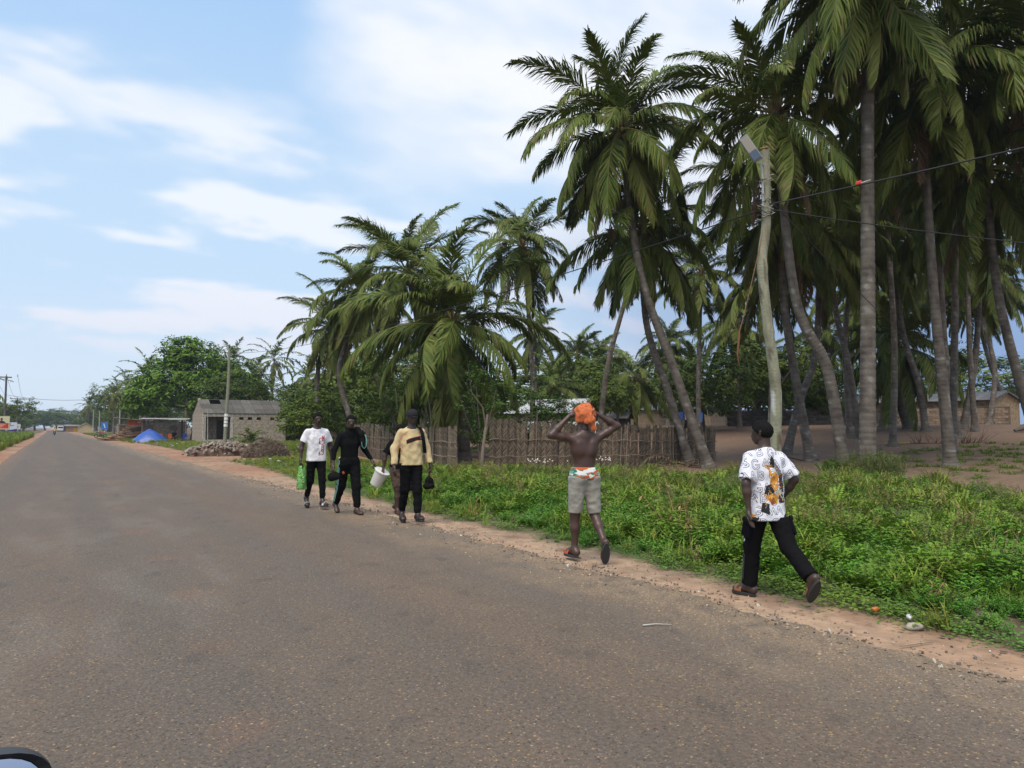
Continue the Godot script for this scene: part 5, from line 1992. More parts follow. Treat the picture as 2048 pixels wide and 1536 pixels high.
func shed() -> void:
	var g := RandomNumberGenerator.new()
	g.seed = 71
	var o := thing("open_shed", "open roadside shed on dark posts under a white sheet roof", "shed", V(9.0, 0, -91.5))
	for p in [V(0.1, 0, 0.6), V(0.35, 0, 1.6), V(4.1, 0, 0.4), V(4.3, 0, -1.6), V(0.2, 0, -1.8)]:
		var b := MB.new()
		b.col = Color(0.10, 0.09, 0.085)
		b.box(p + V(0, 1.25, 0), V(0.13, 2.6, 0.13), Basis.IDENTITY, 0.01)
		part(o, "post", b.mesh(), MT.wood)
	for k in 5:
		part(o, "roof_sheet", tin_sheet(1.0, 4.2, Color(0.62, 0.62, 0.58), k), MT.tin, V(0.1 + 0.95 * k, 2.62 - 0.03 * k, -2.1), Basis(Vector3.RIGHT, 0.02))
	part(o, "roof_edge", slab(V(2.1, 2.55, 2.12), V(5.0, 0.13, 0.06), Color(0.66, 0.65, 0.6)), MT.tin)
	o = thing("stall_house", "low beige walled house with a dark door behind the open shed", "house", V(9.6, 0, -97.6))
	part(o, "wall", slab(V(2.3, 1.05, 0), V(4.9, 2.1, 0.2), Color(0.34, 0.28, 0.215)), MT.concrete)
	part(o, "door", slab(V(0.6, 0.95, 0.13), V(1.0, 1.9, 0.06), Color(0.17, 0.14, 0.12)), MT.wood)
	part(o, "window", slab(V(3.4, 1.5, 0.13), V(0.9, 0.6, 0.06), Color(0.2, 0.17, 0.15)), MT.wood)
	part(o, "roof", slab(V(2.3, 2.2, -1.6), V(5.2, 0.1, 3.6), Color(0.2, 0.19, 0.18)), MT.tin)
	part(o, "side_wall", slab(V(4.6, 1.05, -1.6), V(0.2, 2.1, 2.8), Color(0.3, 0.25, 0.2)), MT.concrete)
	o = thing("orange_hut", "small hut with orange gable boards behind the firewood", "hut", V(8.6, 0, -108.0))
	part(o, "wall", slab(V(0.8, 1.0, 0), V(3.6, 2.0, 2.2), Color(0.32, 0.25, 0.19)), MT.concrete)
	part(o, "gable_board", slab(V(1.3, 2.2, 1.14), V(2.6, 0.6, 0.06), Color(0.50, 0.10, 0.03)), MT.wood)
	part(o, "roof", slab(V(0.8, 2.62, 0.1), V(4.4, 0.08, 2.9), Color(0.27, 0.26, 0.25), Basis(Vector3.BACK, -0.1)), MT.tin)
	part(o, "door", slab(V(-0.5, 0.95, 1.13), V(0.7, 1.8, 0.05), Color(0.13, 0.09, 0.07)), MT.wood)
	# tarpaulin over a heap
	o = thing("blue_tarpaulin", "blue tarpaulin draped over a heap beside the road", "tarpaulin", V(9.2, -0.03, -86.6))
	var b := MB.new()
	var n := 26
	for j in 9:
		for i in n:
			var a := TAU * i / n
			var t := j / 8.0
			var r := lerpf(0.15, 1.65, pow(t, 0.9)) * (1.0 + 0.09 * sin(a * 5.0 + t * 2.0) * t)
			b.col = Color(0.03, 0.09, 0.36) * (0.85 + 0.3 * g.randf())
			b.vert(V(cos(a) * r * 1.15, 1.35 * pow(1.0 - t, 0.85) + 0.05 * sin(a * 7.0) * t * (1.0 - t) * 3.0, sin(a) * r))
	for j in 8:
		for i in n:
			var a := j * n + i
			var c := j * n + (i + 1) % n
			b.face(a, c, c + n)
			b.face(a, c + n, a + n)
	b.ball(V(0, 1.3, 0), V(0.3, 0.12, 0.3), 10)
	part(o, "sheet", b.mesh(), MT.gloss)
	# firewood: split logs and a stack of poles
	o = thing("firewood_heap", "brown heap of stacked firewood at the road edge", "firewood", V(7.2, -0.03, -99.0))
	for i in 170:
		var r := g.randf()
		var x := g.randf_range(-1.6, 2.6)
		var y := g.randf() * clampf(1.75 - absf(x - 1.3) * 0.7, 0.15, 1.6)
		var l := g.randf_range(0.8, 1.8)
		var m := MB.new()
		m.col = Color(0.30, 0.185, 0.125) * g.randf_range(0.6, 1.3)
		m.rod(V(-l * 0.5, 0, 0), V(l * 0.5, 0, 0), 0.08, 0.06, 6)
		part(o, "log", m.mesh(), MT.wood, V(x, y + 0.06, g.randf_range(-0.7, 0.7)), Basis(Vector3.UP, g.randf_range(-0.5, 0.5)) * Basis(Vector3.BACK, g.randf_range(-0.15, 0.15)))
	o = thing("timber_stack", "stack of dark round timber behind the firewood", "timber", V(9.7, -0.03, -100.5))
	for j in 6:
		for i in 4:
			var m := MB.new()
			m.col = Color(0.22, 0.17, 0.13) * g.randf_range(0.6, 1.25)
			m.rod(V(-1.1, 0, 0), V(1.1, 0, 0), 0.15, 0.14, 8)
			part(o, "pole", m.mesh(), MT.wood, V(g.randf_range(-0.15, 0.15), 0.15 + j * 0.3, 0.5 - i * 0.32))
	for a in [[V(10.6, 0, -88.5), Color(0.55, 0.12, 0.03), "orange plastic chair standing in front of the shed", V(0.45, 0.75, 0.45)], [V(11.7, 0, -89.5), Color(0.6, 0.15, 0.04), "orange plastic chair standing deeper under the shed roof", V(0.45, 0.75, 0.45)], [V(13.2, 0, -89.2), Color(0.03, 0.09, 0.36), "blue plastic chair under the shed roof", V(0.5, 0.8, 0.5)]]:
		chair(a[0], a[1], a[2])


func chair(at: Vector3, c: Color, label: String) -> void:
	at.y = height(at.x, at.z)
	var o := thing("plastic_chair", label, "chair", at, 0.4)
	part(o, "seat", slab(V(0, 0.43, 0), V(0.46, 0.04, 0.44), c), MT.gloss)
	part(o, "backrest", slab(V(0, 0.66, -0.2), V(0.46, 0.4, 0.035), c), MT.gloss)
	for x in [-0.2, 0.2]:
		for z in [-0.19, 0.19]:
			part(o, "leg", slab(V(x, 0.205, z), V(0.05, 0.41, 0.05), c, Basis.IDENTITY, 0.008), MT.gloss)


# ---------------------------------------------------------------- far along the road

func poster(kind: int) -> StandardMaterial3D:
	var w := 128
	var h := 128
	var im := Image.create(w, h, false, Image.FORMAT_RGB8)
	if kind == 0: # portrait over an orange field
		im.fill(Color(0.86, 0.84, 0.68))
		for y in h:
			for x in w:
				if Vector2((x - 58.0) / 11.0, (y - 30.0) / 14.0).length() < 1.0:
					im.set_pixel(x, y, Color(0.35, 0.24, 0.2))
				elif y > 42 and Vector2((x - 58.0) / 38.0, (y - 74.0) / 30.0).length() < 1.0:
					im.set_pixel(x, y, Color(0.1, 0.09, 0.2))
				if y > 66 and y < 120 and x > 10 and x < 120:
					im.set_pixel(x, y, Color(0.93, 0.45, 0.3).lerp(Color(0.75, 0.2, 0.2), x / 128.0))
		for k in 3:
			im.fill_rect(Rect2i(24, 76 + k * 13, 70 - 14 * k, 4), Color(0.97, 0.85, 0.75))
	elif kind == 1: # white notice with a few dark lines and a blue foot
		im.fill(Color(0.86, 0.87, 0.92))
		im.fill_rect(Rect2i(8, 40, 86, 8), Color(0.3, 0.32, 0.42))
		im.fill_rect(Rect2i(30, 56, 50, 4), Color(0.5, 0.52, 0.6))
		im.fill_rect(Rect2i(42, 14, 18, 20), Color(0.45, 0.47, 0.6))
		for x in w:
			var t := int(120 - 26.0 * x / w)
			im.fill_rect(Rect2i(x, t, 1, h - t), Color(0.2, 0.2, 0.5))
	elif kind == 2:
		im.fill(Color(0.82, 0.86, 0.82))
		im.fill_rect(Rect2i(30, 40, 70, 60), Color(0.62, 0.72, 0.62))
		im.fill_rect(Rect2i(0, 0, 20, 128), Color(0.4, 0.6, 0.45))
	else: # blue sign with a pale leaning stroke
		im.fill(Color(0.22, 0.5, 0.85))
		for y in range(24, 104):
			var x := int(44 + (y - 24) * 0.35)
			im.fill_rect(Rect2i(x, y, 16, 1), Color(0.92, 0.95, 1.0))
	var m := StandardMaterial3D.new()
	m.albedo_texture = ImageTexture.create_from_image(im)
	m.albedo_color = Color(0.92, 0.92, 0.92)
	m.roughness = 0.6
	return m


func sign_board(called: String, label: String, at: Vector3, wide: float, tall: float, low: float, kind: int, posts: int) -> void:
	at.y = height(at.x, at.z)
	var o := thing(called, label, "sign", at, -0.12)
	for k in posts:
		var x := 0.0 if posts == 1 else (k - 0.5) * wide * 0.8
		part(o, "post", slab(V(x, (low + tall) * 0.5, -0.06), V(0.09, low + tall, 0.07), Color(0.2, 0.19, 0.19), Basis.IDENTITY, 0.01), MT.wood)
	var b := MB.new()
	b.col = Color(0.3, 0.3, 0.3)
	b.box(V(0, low + tall * 0.5, -0.005), V(wide + 0.06, tall + 0.06, 0.03))
	part(o, "board", b.mesh(), MT.wood)
	b = MB.new()
	b.quad(V(-wide * 0.5, low, 0.016), V(wide * 0.5, low, 0.016), V(wide * 0.5, low + tall, 0.016), V(-wide * 0.5, low + tall, 0.016))
	part(o, "print", b.mesh(), poster(kind))


func motorcycle(label: String, at: Vector3, turn: float, lean: float) -> Node3D:
	var o := thing("motorcycle", label, "motorcycle", at, turn)
	o.rotation.z = lean
	for z in [-0.62, 0.62]:
		var b := MB.new()
		b.col = Color(0.015, 0.015, 0.016)
		var ring := PackedVector3Array()
		var rr := PackedFloat32Array()
		for k in 17:
			var a := TAU * k / 16.0
			ring.append(V(0, 0.3 + 0.25 * cos(a), z + 0.25 * sin(a)))
			rr.append(0.05)
		b.tube(ring, rr, 7, false)
		var w := part(o, "wheel", b.mesh(), MT.plain)
		b = MB.new()
		b.col = Color(0.3, 0.3, 0.3)
		for k in 6:
			var a := TAU * k / 6.0
			b.rod(V(0, 0.3, z), V(0, 0.3 + 0.22 * cos(a), z + 0.22 * sin(a)), 0.012, 0.012, 4)
		b.rod(V(-0.06, 0.3, z), V(0.06, 0.3, z), 0.04, 0.04, 7)
		part(w, "spokes", b.mesh(), MT.gloss)
	var b := MB.new()
	b.col = Color(0.04, 0.04, 0.045)
	b.box(V(0, 0.45, 0.0), V(0.26, 0.32, 0.5), Basis.IDENTITY, 0.06)
	part(o, "engine", b.mesh(), MT.gloss)
	b = MB.new()
	b.col = Color(0.35, 0.04, 0.03)
	b.ball(V(0, 0.82, 0.2), V(0.15, 0.14, 0.28), 10)
	part(o, "tank", b.mesh(), MT.gloss)
	b = MB.new()
	b.col = Color(0.02, 0.02, 0.02)
	b.box(V(0, 0.8, -0.32), V(0.26, 0.1, 0.7), Basis.IDENTITY, 0.04)
	part(o, "seat", b.mesh(), MT.plain)
	b = MB.new()
	b.col = Color(0.2, 0.2, 0.21)
	for x in [-0.08, 0.08]:
		b.rod(V(x, 0.3, 0.62), V(x, 0.98, 0.38), 0.025, 0.025, 6)
	b.tube(PackedVector3Array([V(-0.38, 1.05, 0.22), V(-0.15, 1.02, 0.36), V(0.15, 1.02, 0.36), V(0.38, 1.05, 0.22)]), PackedFloat32Array([0.018, 0.018, 0.018, 0.018]), 6)
	part(o, "fork", b.mesh(), MT.gloss)
	b = MB.new()
	b.col = Color(0.7, 0.7, 0.66)
	b.ball(V(0, 0.93, 0.48), V(0.1, 0.1, 0.07), 8)
	part(o, "headlamp", b.mesh(), MT.gloss)
	return o


func make_far_road() -> void:
	sign_board("poster_board", "road poster with a portrait over an orange field on posts", V(-5.0, 0, -110.0), 1.55, 1.65, 1.35, 0, 2)
	sign_board("notice_board", "white road notice with dark lines and a blue foot", V(-4.55, 0, -124.0), 1.35, 1.25, 1.05, 1, 2)
	sign_board("notice_board", "small pale green board farther up the left verge", V(-5.0, 0, -158.0), 1.15, 0.95, 1.25, 2, 1)
	sign_board("road_sign", "blue road sign with a white leaning stroke beside a pole", V(8.9, 0, -158.0), 1.15, 1.3, 1.25, 3, 1)
	motorcycle("motorcycle carrying a rider in yellow far up the road", V(0.9, 0.0, -168.0), 0.05, 0.0)
	motorcycle("dark motorcycle parked leaning beside the firewood", V(6.5, -0.03, -124.0), 1.1, -0.16)
	gable_house("far_house", "small pale yellow gable house far along the right verge", V(9.6, 0, -262.0), -PI / 2, 5.0, 3.6, 2.0, 3.1, Color(0.55, 0.46, 0.26), Color(0.3, 0.28, 0.26), Color(0.4, 0.35, 0.25))
	var o := thing("kiosk", "roadside kiosk with a white flat roof and yellow front", "kiosk", V(6.6, 0, -290.0))
	part(o, "wall", slab(V(0, 1.0, 0), V(3.4, 2.0, 2.4), Color(0.42, 0.25, 0.15)), MT.concrete)
	part(o, "roof", slab(V(0, 2.25, 0.2), V(4.4, 0.5, 3.2), Color(0.6, 0.6, 0.6)), MT.tin)
	part(o, "front_panel", slab(V(1.0, 0.8, 1.25), V(1.3, 1.6, 0.08), Color(0.6, 0.33, 0.03)), MT.wood)
	o = thing("kiosk", "dark kiosk with grey awning past the white roofed one", "kiosk", V(4.6, 0, -318.0))
	part(o, "wall", slab(V(0, 1.1, 0), V(4.0, 2.2, 2.4), Color(0.12, 0.10, 0.1)), MT.concrete)
	part(o, "awning", slab(V(0, 2.4, 0.4), V(4.6, 0.3, 3.0), Color(0.4, 0.4, 0.4)), MT.tin)
	o = thing("delivery_van", "small white van parked by the kiosks at the road's end", "van", V(3.3, 0, -300.0))
	part(o, "body", slab(V(0, 1.25, 0), V(1.8, 1.7, 4.2), Color(0.7, 0.7, 0.72), Basis.IDENTITY, 0.15), MT.gloss)
	part(o, "windscreen", slab(V(0, 1.6, 2.09), V(1.5, 0.6, 0.05), Color(0.03, 0.03, 0.04)), MT.gloss)
	for x in [-0.8, 0.8]:
		for z in [-1.3, 1.3]:
			var b := MB.new()
			b.col = Color(0.02, 0.02, 0.02)
			b.rod(V(x - 0.1, 0.32, z), V(x + 0.1, 0.32, z), 0.32, 0.32, 12)
			part(o, "wheel", b.mesh(), MT.plain)


# ---------------------------------------------------------------- the car the picture was taken from

func make_car() -> void:
	var o := thing("car", "dark blue car beside the viewer, only its wing mirror showing", "car", V(-1.12, 0.0, -0.6))
	var navy := paint(0.012, 0.016, 0.05, 0.12)
	navy.clearcoat_enabled = true
	var black := paint(0.03, 0.031, 0.034, 0.55)
	# body by lofted cross sections along z (front is -z)
	var secs := [[-2.05, 0.45, 0.62, 0.6], [-1.95, 0.3, 0.8, 0.74], [-1.2, 0.22, 0.92, 0.84], [-0.75, 0.22, 0.98, 0.87], [2.0, 0.22, 1.0, 0.87], [2.45, 0.3, 0.95, 0.8], [2.55, 0.5, 0.8, 0.7]]
	var b := MB.new()
	var n := 12
	for s in secs:
		for k in n:
			var a := TAU * k / n + PI / n
			var cx := signf(cos(a)) * pow(absf(cos(a)), 0.45)
			var cy := signf(sin(a)) * pow(absf(sin(a)), 0.5)
			b.vert(V(cx * s[3], lerpf(s[1], s[2], cy * 0.5 + 0.5), s[0]))
	for j in secs.size() - 1:
		for k in n:
			var a := j * n + k
			var c := j * n + (k + 1) % n
			b.face(a, c, c + n)
			b.face(a, c + n, a + n)
	for e in [0, secs.size() - 1]:
		var m := b.vert(V(0, (secs[e][1] + secs[e][2]) * 0.5, secs[e][0]))
		for k in n:
			if e == 0:
				b.face(m, e * n + (k + 1) % n, e * n + k)
			else:
				b.face(m, e * n + k, e * n + (k + 1) % n)
	part(o, "body", b.mesh(), navy)
	b = MB.new()
	for x in [-0.72, 0.72]:
		b.tube(PackedVector3Array([V(x * 1.08, 0.95, -0.75), V(x * 0.88, 1.42, 0.05), V(x * 0.86, 1.45, 1.5), V(x * 1.05, 0.98, 2.2)]), PackedFloat32Array([0.04, 0.04, 0.04, 0.05]), 6)
	b.box(V(0, 1.45, 0.8), V(1.28, 0.06, 1.5), Basis.IDENTITY, 0.03)
	part(o, "roof", b.mesh(), navy)
	for x in [-0.78, 0.78]:
		for z in [-1.3, 1.55]:
			b = MB.new()
			b.rod(V(x - 0.1, 0.31, z), V(x + 0.1, 0.31, z), 0.31, 0.31, 18)
			part(o, "wheel", b.mesh(), black)
	# wing mirror: rounded housing, glass set into it and turned up to the sky
	b = MB.new()
	b.rod(V(0.84, 0.98, -0.72), V(1.0, 1.0, -0.78), 0.035, 0.03, 8)
	var arm := part(o, "mirror_arm", b.mesh(), black)
	b = MB.new()
	var q := Basis(Vector3.UP, 0.12) * Basis(Vector3.RIGHT, 0.0)
	b.col = Color.WHITE
	for side in [0]:
		var rings := 7
		var m := 28
		for j in rings + 1:
			var t := float(j) / rings
			var s := sqrt(maxf(0.0, 1.0 - pow(t, 2.4)))
			for k in m:
				var a := TAU * k / m
				var ex := signf(cos(a)) * pow(absf(cos(a)), 0.75)
				var ey := signf(sin(a)) * pow(absf(sin(a)), 0.75)
				b.vert(V(ex * 0.108 * (0.25 + 0.75 * s), ey * 0.075 * (0.25 + 0.75 * s), -0.10 * t))
		for j in rings:
			for k in m:
				var a := j * m + k
				var c := j * m + (k + 1) % m
				b.face(a, a + m, c + m)
				b.face(a, c + m, c)
		for k in m: # rim turned in round the glass
			var c0 := b.v[k]
			var c1 := b.v[(k + 1) % m]
			var d0 := c0 * 0.86 + V(0, 0, -0.012)
			var d1 := c1 * 0.86 + V(0, 0, -0.012)
			b.out_quad(c0, c1, d1, d0, V(0, 0, -0.6))
	var at := V(1.040, 0.962, -0.80)
	var hs := part(arm, "mirror_housing", b.mesh(), black, at, q)
	b = MB.new()
	var m2 := 28
	var mid := b.vert(V(0, 0, -0.008))
	for k in m2:
		var a := TAU * k / m2
		b.vert(V(signf(cos(a)) * pow(absf(cos(a)), 0.75) * 0.094, signf(sin(a)) * pow(absf(sin(a)), 0.75) * 0.066, -0.010))
	for k in m2:
		b.face(mid, mid + 1 + k, mid + 1 + (k + 1) % m2)
	var glass := paint(0.42, 0.45, 0.55, 0.03, 1.0)
	part(arm, "mirror_glass", b.mesh(), glass, at + q * V(0, 0, 0.004), q * Basis(Vector3.RIGHT, -0.34))


# ---------------------------------------------------------------- people

class Field: # smooth union of tapered capsules on a grid, meshed as surface nets
	var cell := 0.012
	var k := 0.012
	var bones: Array = []     # [a, b, ra, rb, flat]  flat: 1 cuts at b, 2 at a, 3 both
	var planes: Array = []    # [normal, d]: keeps normal.p <= d
	var crease := 0.0
	var crease_scale := Vector3(7, 4, 7)
	var sd := 0

	func bone(a: Vector3, b: Vector3, ra: float, rb: float, flat := 0) -> void:
		bones.append([a, b, ra, rb, flat])

	func build(out: MB) -> void:
		var lo := Vector3(1e9, 1e9, 1e9)
		var hi := -lo
		for q in bones:
			var r := maxf(q[2], q[3]) + k * 2.0 + cell * 2.0
			for e in 2:
				var p: Vector3 = q[e]
				lo = lo.min(p - Vector3(r, r, r))
				hi = hi.max(p + Vector3(r, r, r))
		var nx := int((hi.x - lo.x) / cell) + 2
		var ny := int((hi.y - lo.y) / cell) + 2
		var nzz := int((hi.z - lo.z) / cell) + 2
		var sy := nx
		var sz := nx * ny
		var f := PackedFloat32Array()
		f.resize(nx * ny * nzz)
		var ik := 1.0 / k
		for q in bones:
			var a: Vector3 = q[0]
			var b: Vector3 = q[1]
			var ra: float = q[2]
			var rb: float = q[3]
			var flat: int = q[4]
			var ab := b - a
			var l2 := maxf(ab.length_squared(), 1e-10)
			var dn := ab.normalized()
			var m := maxf(ra, rb) + k * 3.5 + cell
			var mn := (a.min(b) - lo - Vector3(m, m, m)) / cell
			var mx := (a.max(b) - lo + Vector3(m, m, m)) / cell
			var x0 := maxi(0, int(mn.x))
			var x1 := mini(nx - 1, int(mx.x) + 1)
			for z in range(maxi(0, int(mn.z)), mini(nzz - 1, int(mx.z) + 1) + 1):
				for y in range(maxi(0, int(mn.y)), mini(ny - 1, int(mx.y) + 1) + 1):
					var i := z * sz + y * sy + x0
					var p := lo + Vector3(x0, y, z) * cell
					for x in range(x0, x1 + 1):
						var ap := p - a
						var h := clampf(ap.dot(ab) / l2, 0.0, 1.0)
						var d := (ap - ab * h).length() - lerpf(ra, rb, h)
						if flat & 1:
							d = maxf(d, (p - b).dot(dn))
						if flat & 2:
							d = maxf(d, -ap.dot(dn))
						if d < m:
							f[i] += exp(-d * ik)
						i += 1
						p.x += cell
		var ns := FastNoiseLite.new()
		ns.seed = sd
		ns.noise_type = FastNoiseLite.TYPE_SIMPLEX_SMOOTH
		ns.frequency = 1.0
		ns.fractal_octaves = 2
		var far := cell * 2.2
		var i2 := 0
		for z in nzz:
			for y in ny:
				for x in nx:
					var s := f[i2]
					if s <= 0.0:
						f[i2] = 1.0
					else:
						var d := -k * log(s)
						if d < far + 0.03 and (planes or crease > 0.0):
							var p := lo + Vector3(x, y, z) * cell
							if crease > 0.0 and d > -far - 0.02:
								d += crease * ns.get_noise_3d(p.x * crease_scale.x, p.y * crease_scale.y, p.z * crease_scale.z)
							for pl in planes:
								d = maxf(d, p.dot(pl[0]) - pl[1])
						f[i2] = d
					i2 += 1
		var map := PackedInt32Array()
		map.resize(f.size())
		map.fill(-1)
		var off := [0, 1, sy, sy + 1, sz, sz + 1, sz + sy, sz + sy + 1]
		var edges := [[0, 1], [2, 3], [4, 5], [6, 7], [0, 2], [1, 3], [4, 6], [5, 7], [0, 4], [1, 5], [2, 6], [3, 7]]
		for z in nzz - 1:
			for y in ny - 1:
				var i := z * sz + y * sy
				for x in nx - 1:
					var v0 := f[i]
					if absf(v0) < far:
						var neg := 0
						for o in off:
							if f[i + o] < 0.0:
								neg += 1
						if neg > 0 and neg < 8:
							var acc := Vector3.ZERO
							var n := 0
							for e in edges:
								var e0: int = e[0]
								var e1: int = e[1]
								var a: float = f[i + off[e0]]
								var b: float = f[i + off[e1]]
								if (a < 0.0) != (b < 0.0):
									var t := a / (a - b)
									acc += Vector3(lerpf(e0 & 1, e1 & 1, t), lerpf((e0 >> 1) & 1, (e1 >> 1) & 1, t), lerpf(e0 >> 2, e1 >> 2, t))
									n += 1
							map[i] = out.vert(lo + (Vector3(x, y, z) + acc / n) * cell)
					i += 1
		for z in range(1, nzz - 1):
			for y in range(1, ny - 1):
				var i := z * sz + y * sy + 1
				for x in range(1, nx - 1):
					var v0 := f[i]
					if absf(v0) < far:
						var s := v0 < 0.0
						if s != (f[i + 1] < 0.0):
							_quad(out, map, i, i - sy, i - sy - sz, i - sz, s)
						if s != (f[i + sy] < 0.0):
							_quad(out, map, i, i - sz, i - sz - 1, i - 1, s)
						if s != (f[i + sz] < 0.0):
							_quad(out, map, i, i - 1, i - 1 - sy, i - sy, s)
					i += 1

	func _quad(out: MB, map: PackedInt32Array, a: int, b: int, c: int, d: int, s: bool) -> void:
		var p := map[a]
		var q := map[b]
		var r := map[c]
		var t := map[d]
		if p < 0 or q < 0 or r < 0 or t < 0:
			return
		if s:
			out.face(p, q, r)
			out.face(p, r, t)
		else:
			out.face(p, r, q)
			out.face(p, t, r)


func printed(b: MB, origin_y: float, wide: float, tall: float) -> ArrayMesh: # gives every triangle flat-pattern coordinates: front in the picture's left half, back in the right
	var n := PackedVector3Array()
	n.resize(b.v.size())
	for i in range(0, b.t.size(), 3):
		var f := (b.v[b.t[i + 2]] - b.v[b.t[i]]).cross(b.v[b.t[i + 1]] - b.v[b.t[i]])
		for j in 3:
			n[b.t[i + j]] += f
	var pv := PackedVector3Array()
	var pn := PackedVector3Array()
	var pu := PackedVector2Array()
	for i in range(0, b.t.size(), 3):
		var f := n[b.t[i]] + n[b.t[i + 1]] + n[b.t[i + 2]]
		for j in 3:
			var p := b.v[b.t[i + j]]
			pv.append(p)
			pn.append(n[b.t[i + j]].normalized())
			var a := p.x
			if absf(f.x) > absf(f.z) * 1.6:
				a = p.z * signf(f.x) * (-1.0 if f.z < 0.0 else 1.0) + p.x
			var u := clampf(0.5 - a / wide, 0.004, 0.996) * 0.5 if f.z < 0.0 else 0.5 + clampf(0.5 + a / wide, 0.004, 0.996) * 0.5
			pu.append(Vector2(u, clampf(1.0 - (p.y - origin_y) / tall, 0.002, 0.998)))
	var arr: Array = []
	arr.resize(Mesh.ARRAY_MAX)
	arr[Mesh.ARRAY_VERTEX] = pv
	arr[Mesh.ARRAY_NORMAL] = pn
	arr[Mesh.ARRAY_TEX_UV] = pu
	var m := ArrayMesh.new()
	m.add_surface_from_arrays(Mesh.PRIMITIVE_TRIANGLES, arr)
	return m


func stroke(im: Image, pts: Array, w: float, c: Color) -> void:
	for i in pts.size() - 1:
		var a: Vector2 = pts[i]
		var b: Vector2 = pts[i + 1]
		var n := maxi(1, int(a.distance_to(b) / maxf(1.0, w * 0.3)))
		for k in n + 1:
			var p := a.lerp(b, float(k) / n)
			im.fill_rect(Rect2i(int(p.x - w * 0.5), int(p.y - w * 0.5), maxi(1, int(w)), maxi(1, int(w))), c)


func arc(cx: float, cy: float, rx: float, ry: float, a0: float, a1: float, n := 12) -> Array:
	var out: Array = []
	for i in n + 1:
		var a := deg_to_rad(lerpf(a0, a1, float(i) / n))
		out.append(Vector2(cx + rx * cos(a), cy - ry * sin(a)))
	return out


func patch(im: Image, pts: Array, c: Color) -> void:
	var poly := PackedVector2Array(pts)
	var lo := Vector2(1e9, 1e9)
	var hi := -lo
	for p in poly:
		lo = lo.min(p)
		hi = hi.max(p)
	for y in range(int(lo.y), int(hi.y) + 1):
		for x in range(int(lo.x), int(hi.x) + 1):
			if x >= 0 and y >= 0 and x < im.get_width() and y < im.get_height() and Geometry2D.is_point_in_polygon(Vector2(x, y), poly):
				im.set_pixel(x, y, c)


func fabric(im: Image, rough := 0.9) -> StandardMaterial3D:
	var m := StandardMaterial3D.new()
	m.albedo_texture = ImageTexture.create_from_image(im)
	m.roughness = rough
	m.texture_repeat = false
	return m


func script_shirt() -> StandardMaterial3D: # white shirt, red script lettering climbing the wearer's left side
	var im := Image.create(1024, 512, false, Image.FORMAT_RGB8)
	im.fill(Color(0.87, 0.87, 0.89))
	var red := Color(0.60, 0.10, 0.10)
	var shapes: Array = [
		arc(0.55, 0.55, 0.45, 0.5, 50, 320), arc(0.35, 0.15, 0.5, 0.18, 150, 20),
		arc(1.2, 0.68, 0.2, 0.27, 0, 360),
		arc(1.68, 0.68, 0.2, 0.27, 50, 310),
		arc(2.12, 0.68, 0.2, 0.27, 0, 360), [Vector2(2.33, 0.42), Vector2(2.3, 0.85), Vector2(2.42, 0.95)],
		[Vector2(2.5, 0.68), Vector2(2.66, 0.62)],
		arc(3.2, 0.5, 0.45, 0.52, 50, 320), arc(3.55, 0.02, 0.75, 0.16, 160, 5),
		arc(3.85, 0.68, 0.2, 0.27, 0, 360),
		[Vector2(4.18, 0.9), Vector2(4.28, 0.1), Vector2(4.36, 0.08), Vector2(4.3, 0.85), Vector2(4.42, 0.93)],
		arc(4.62, 0.68, 0.18, 0.27, 0, 360), [Vector2(4.82, 0.42), Vector2(4.8, 0.85), Vector2(4.95, 0.95)]]
	# x of the lettering climbs the shirt, its y runs to the viewer's right
	for s in shapes:
		var pts: Array = []
		for p in s:
			pts.append(Vector2(276.0 + p.y * 72.0 + (p.x - 2.5) * 4.0, 420.0 - p.x * 58.0))
		stroke(im, pts, 9.0, red)
	return fabric(im)


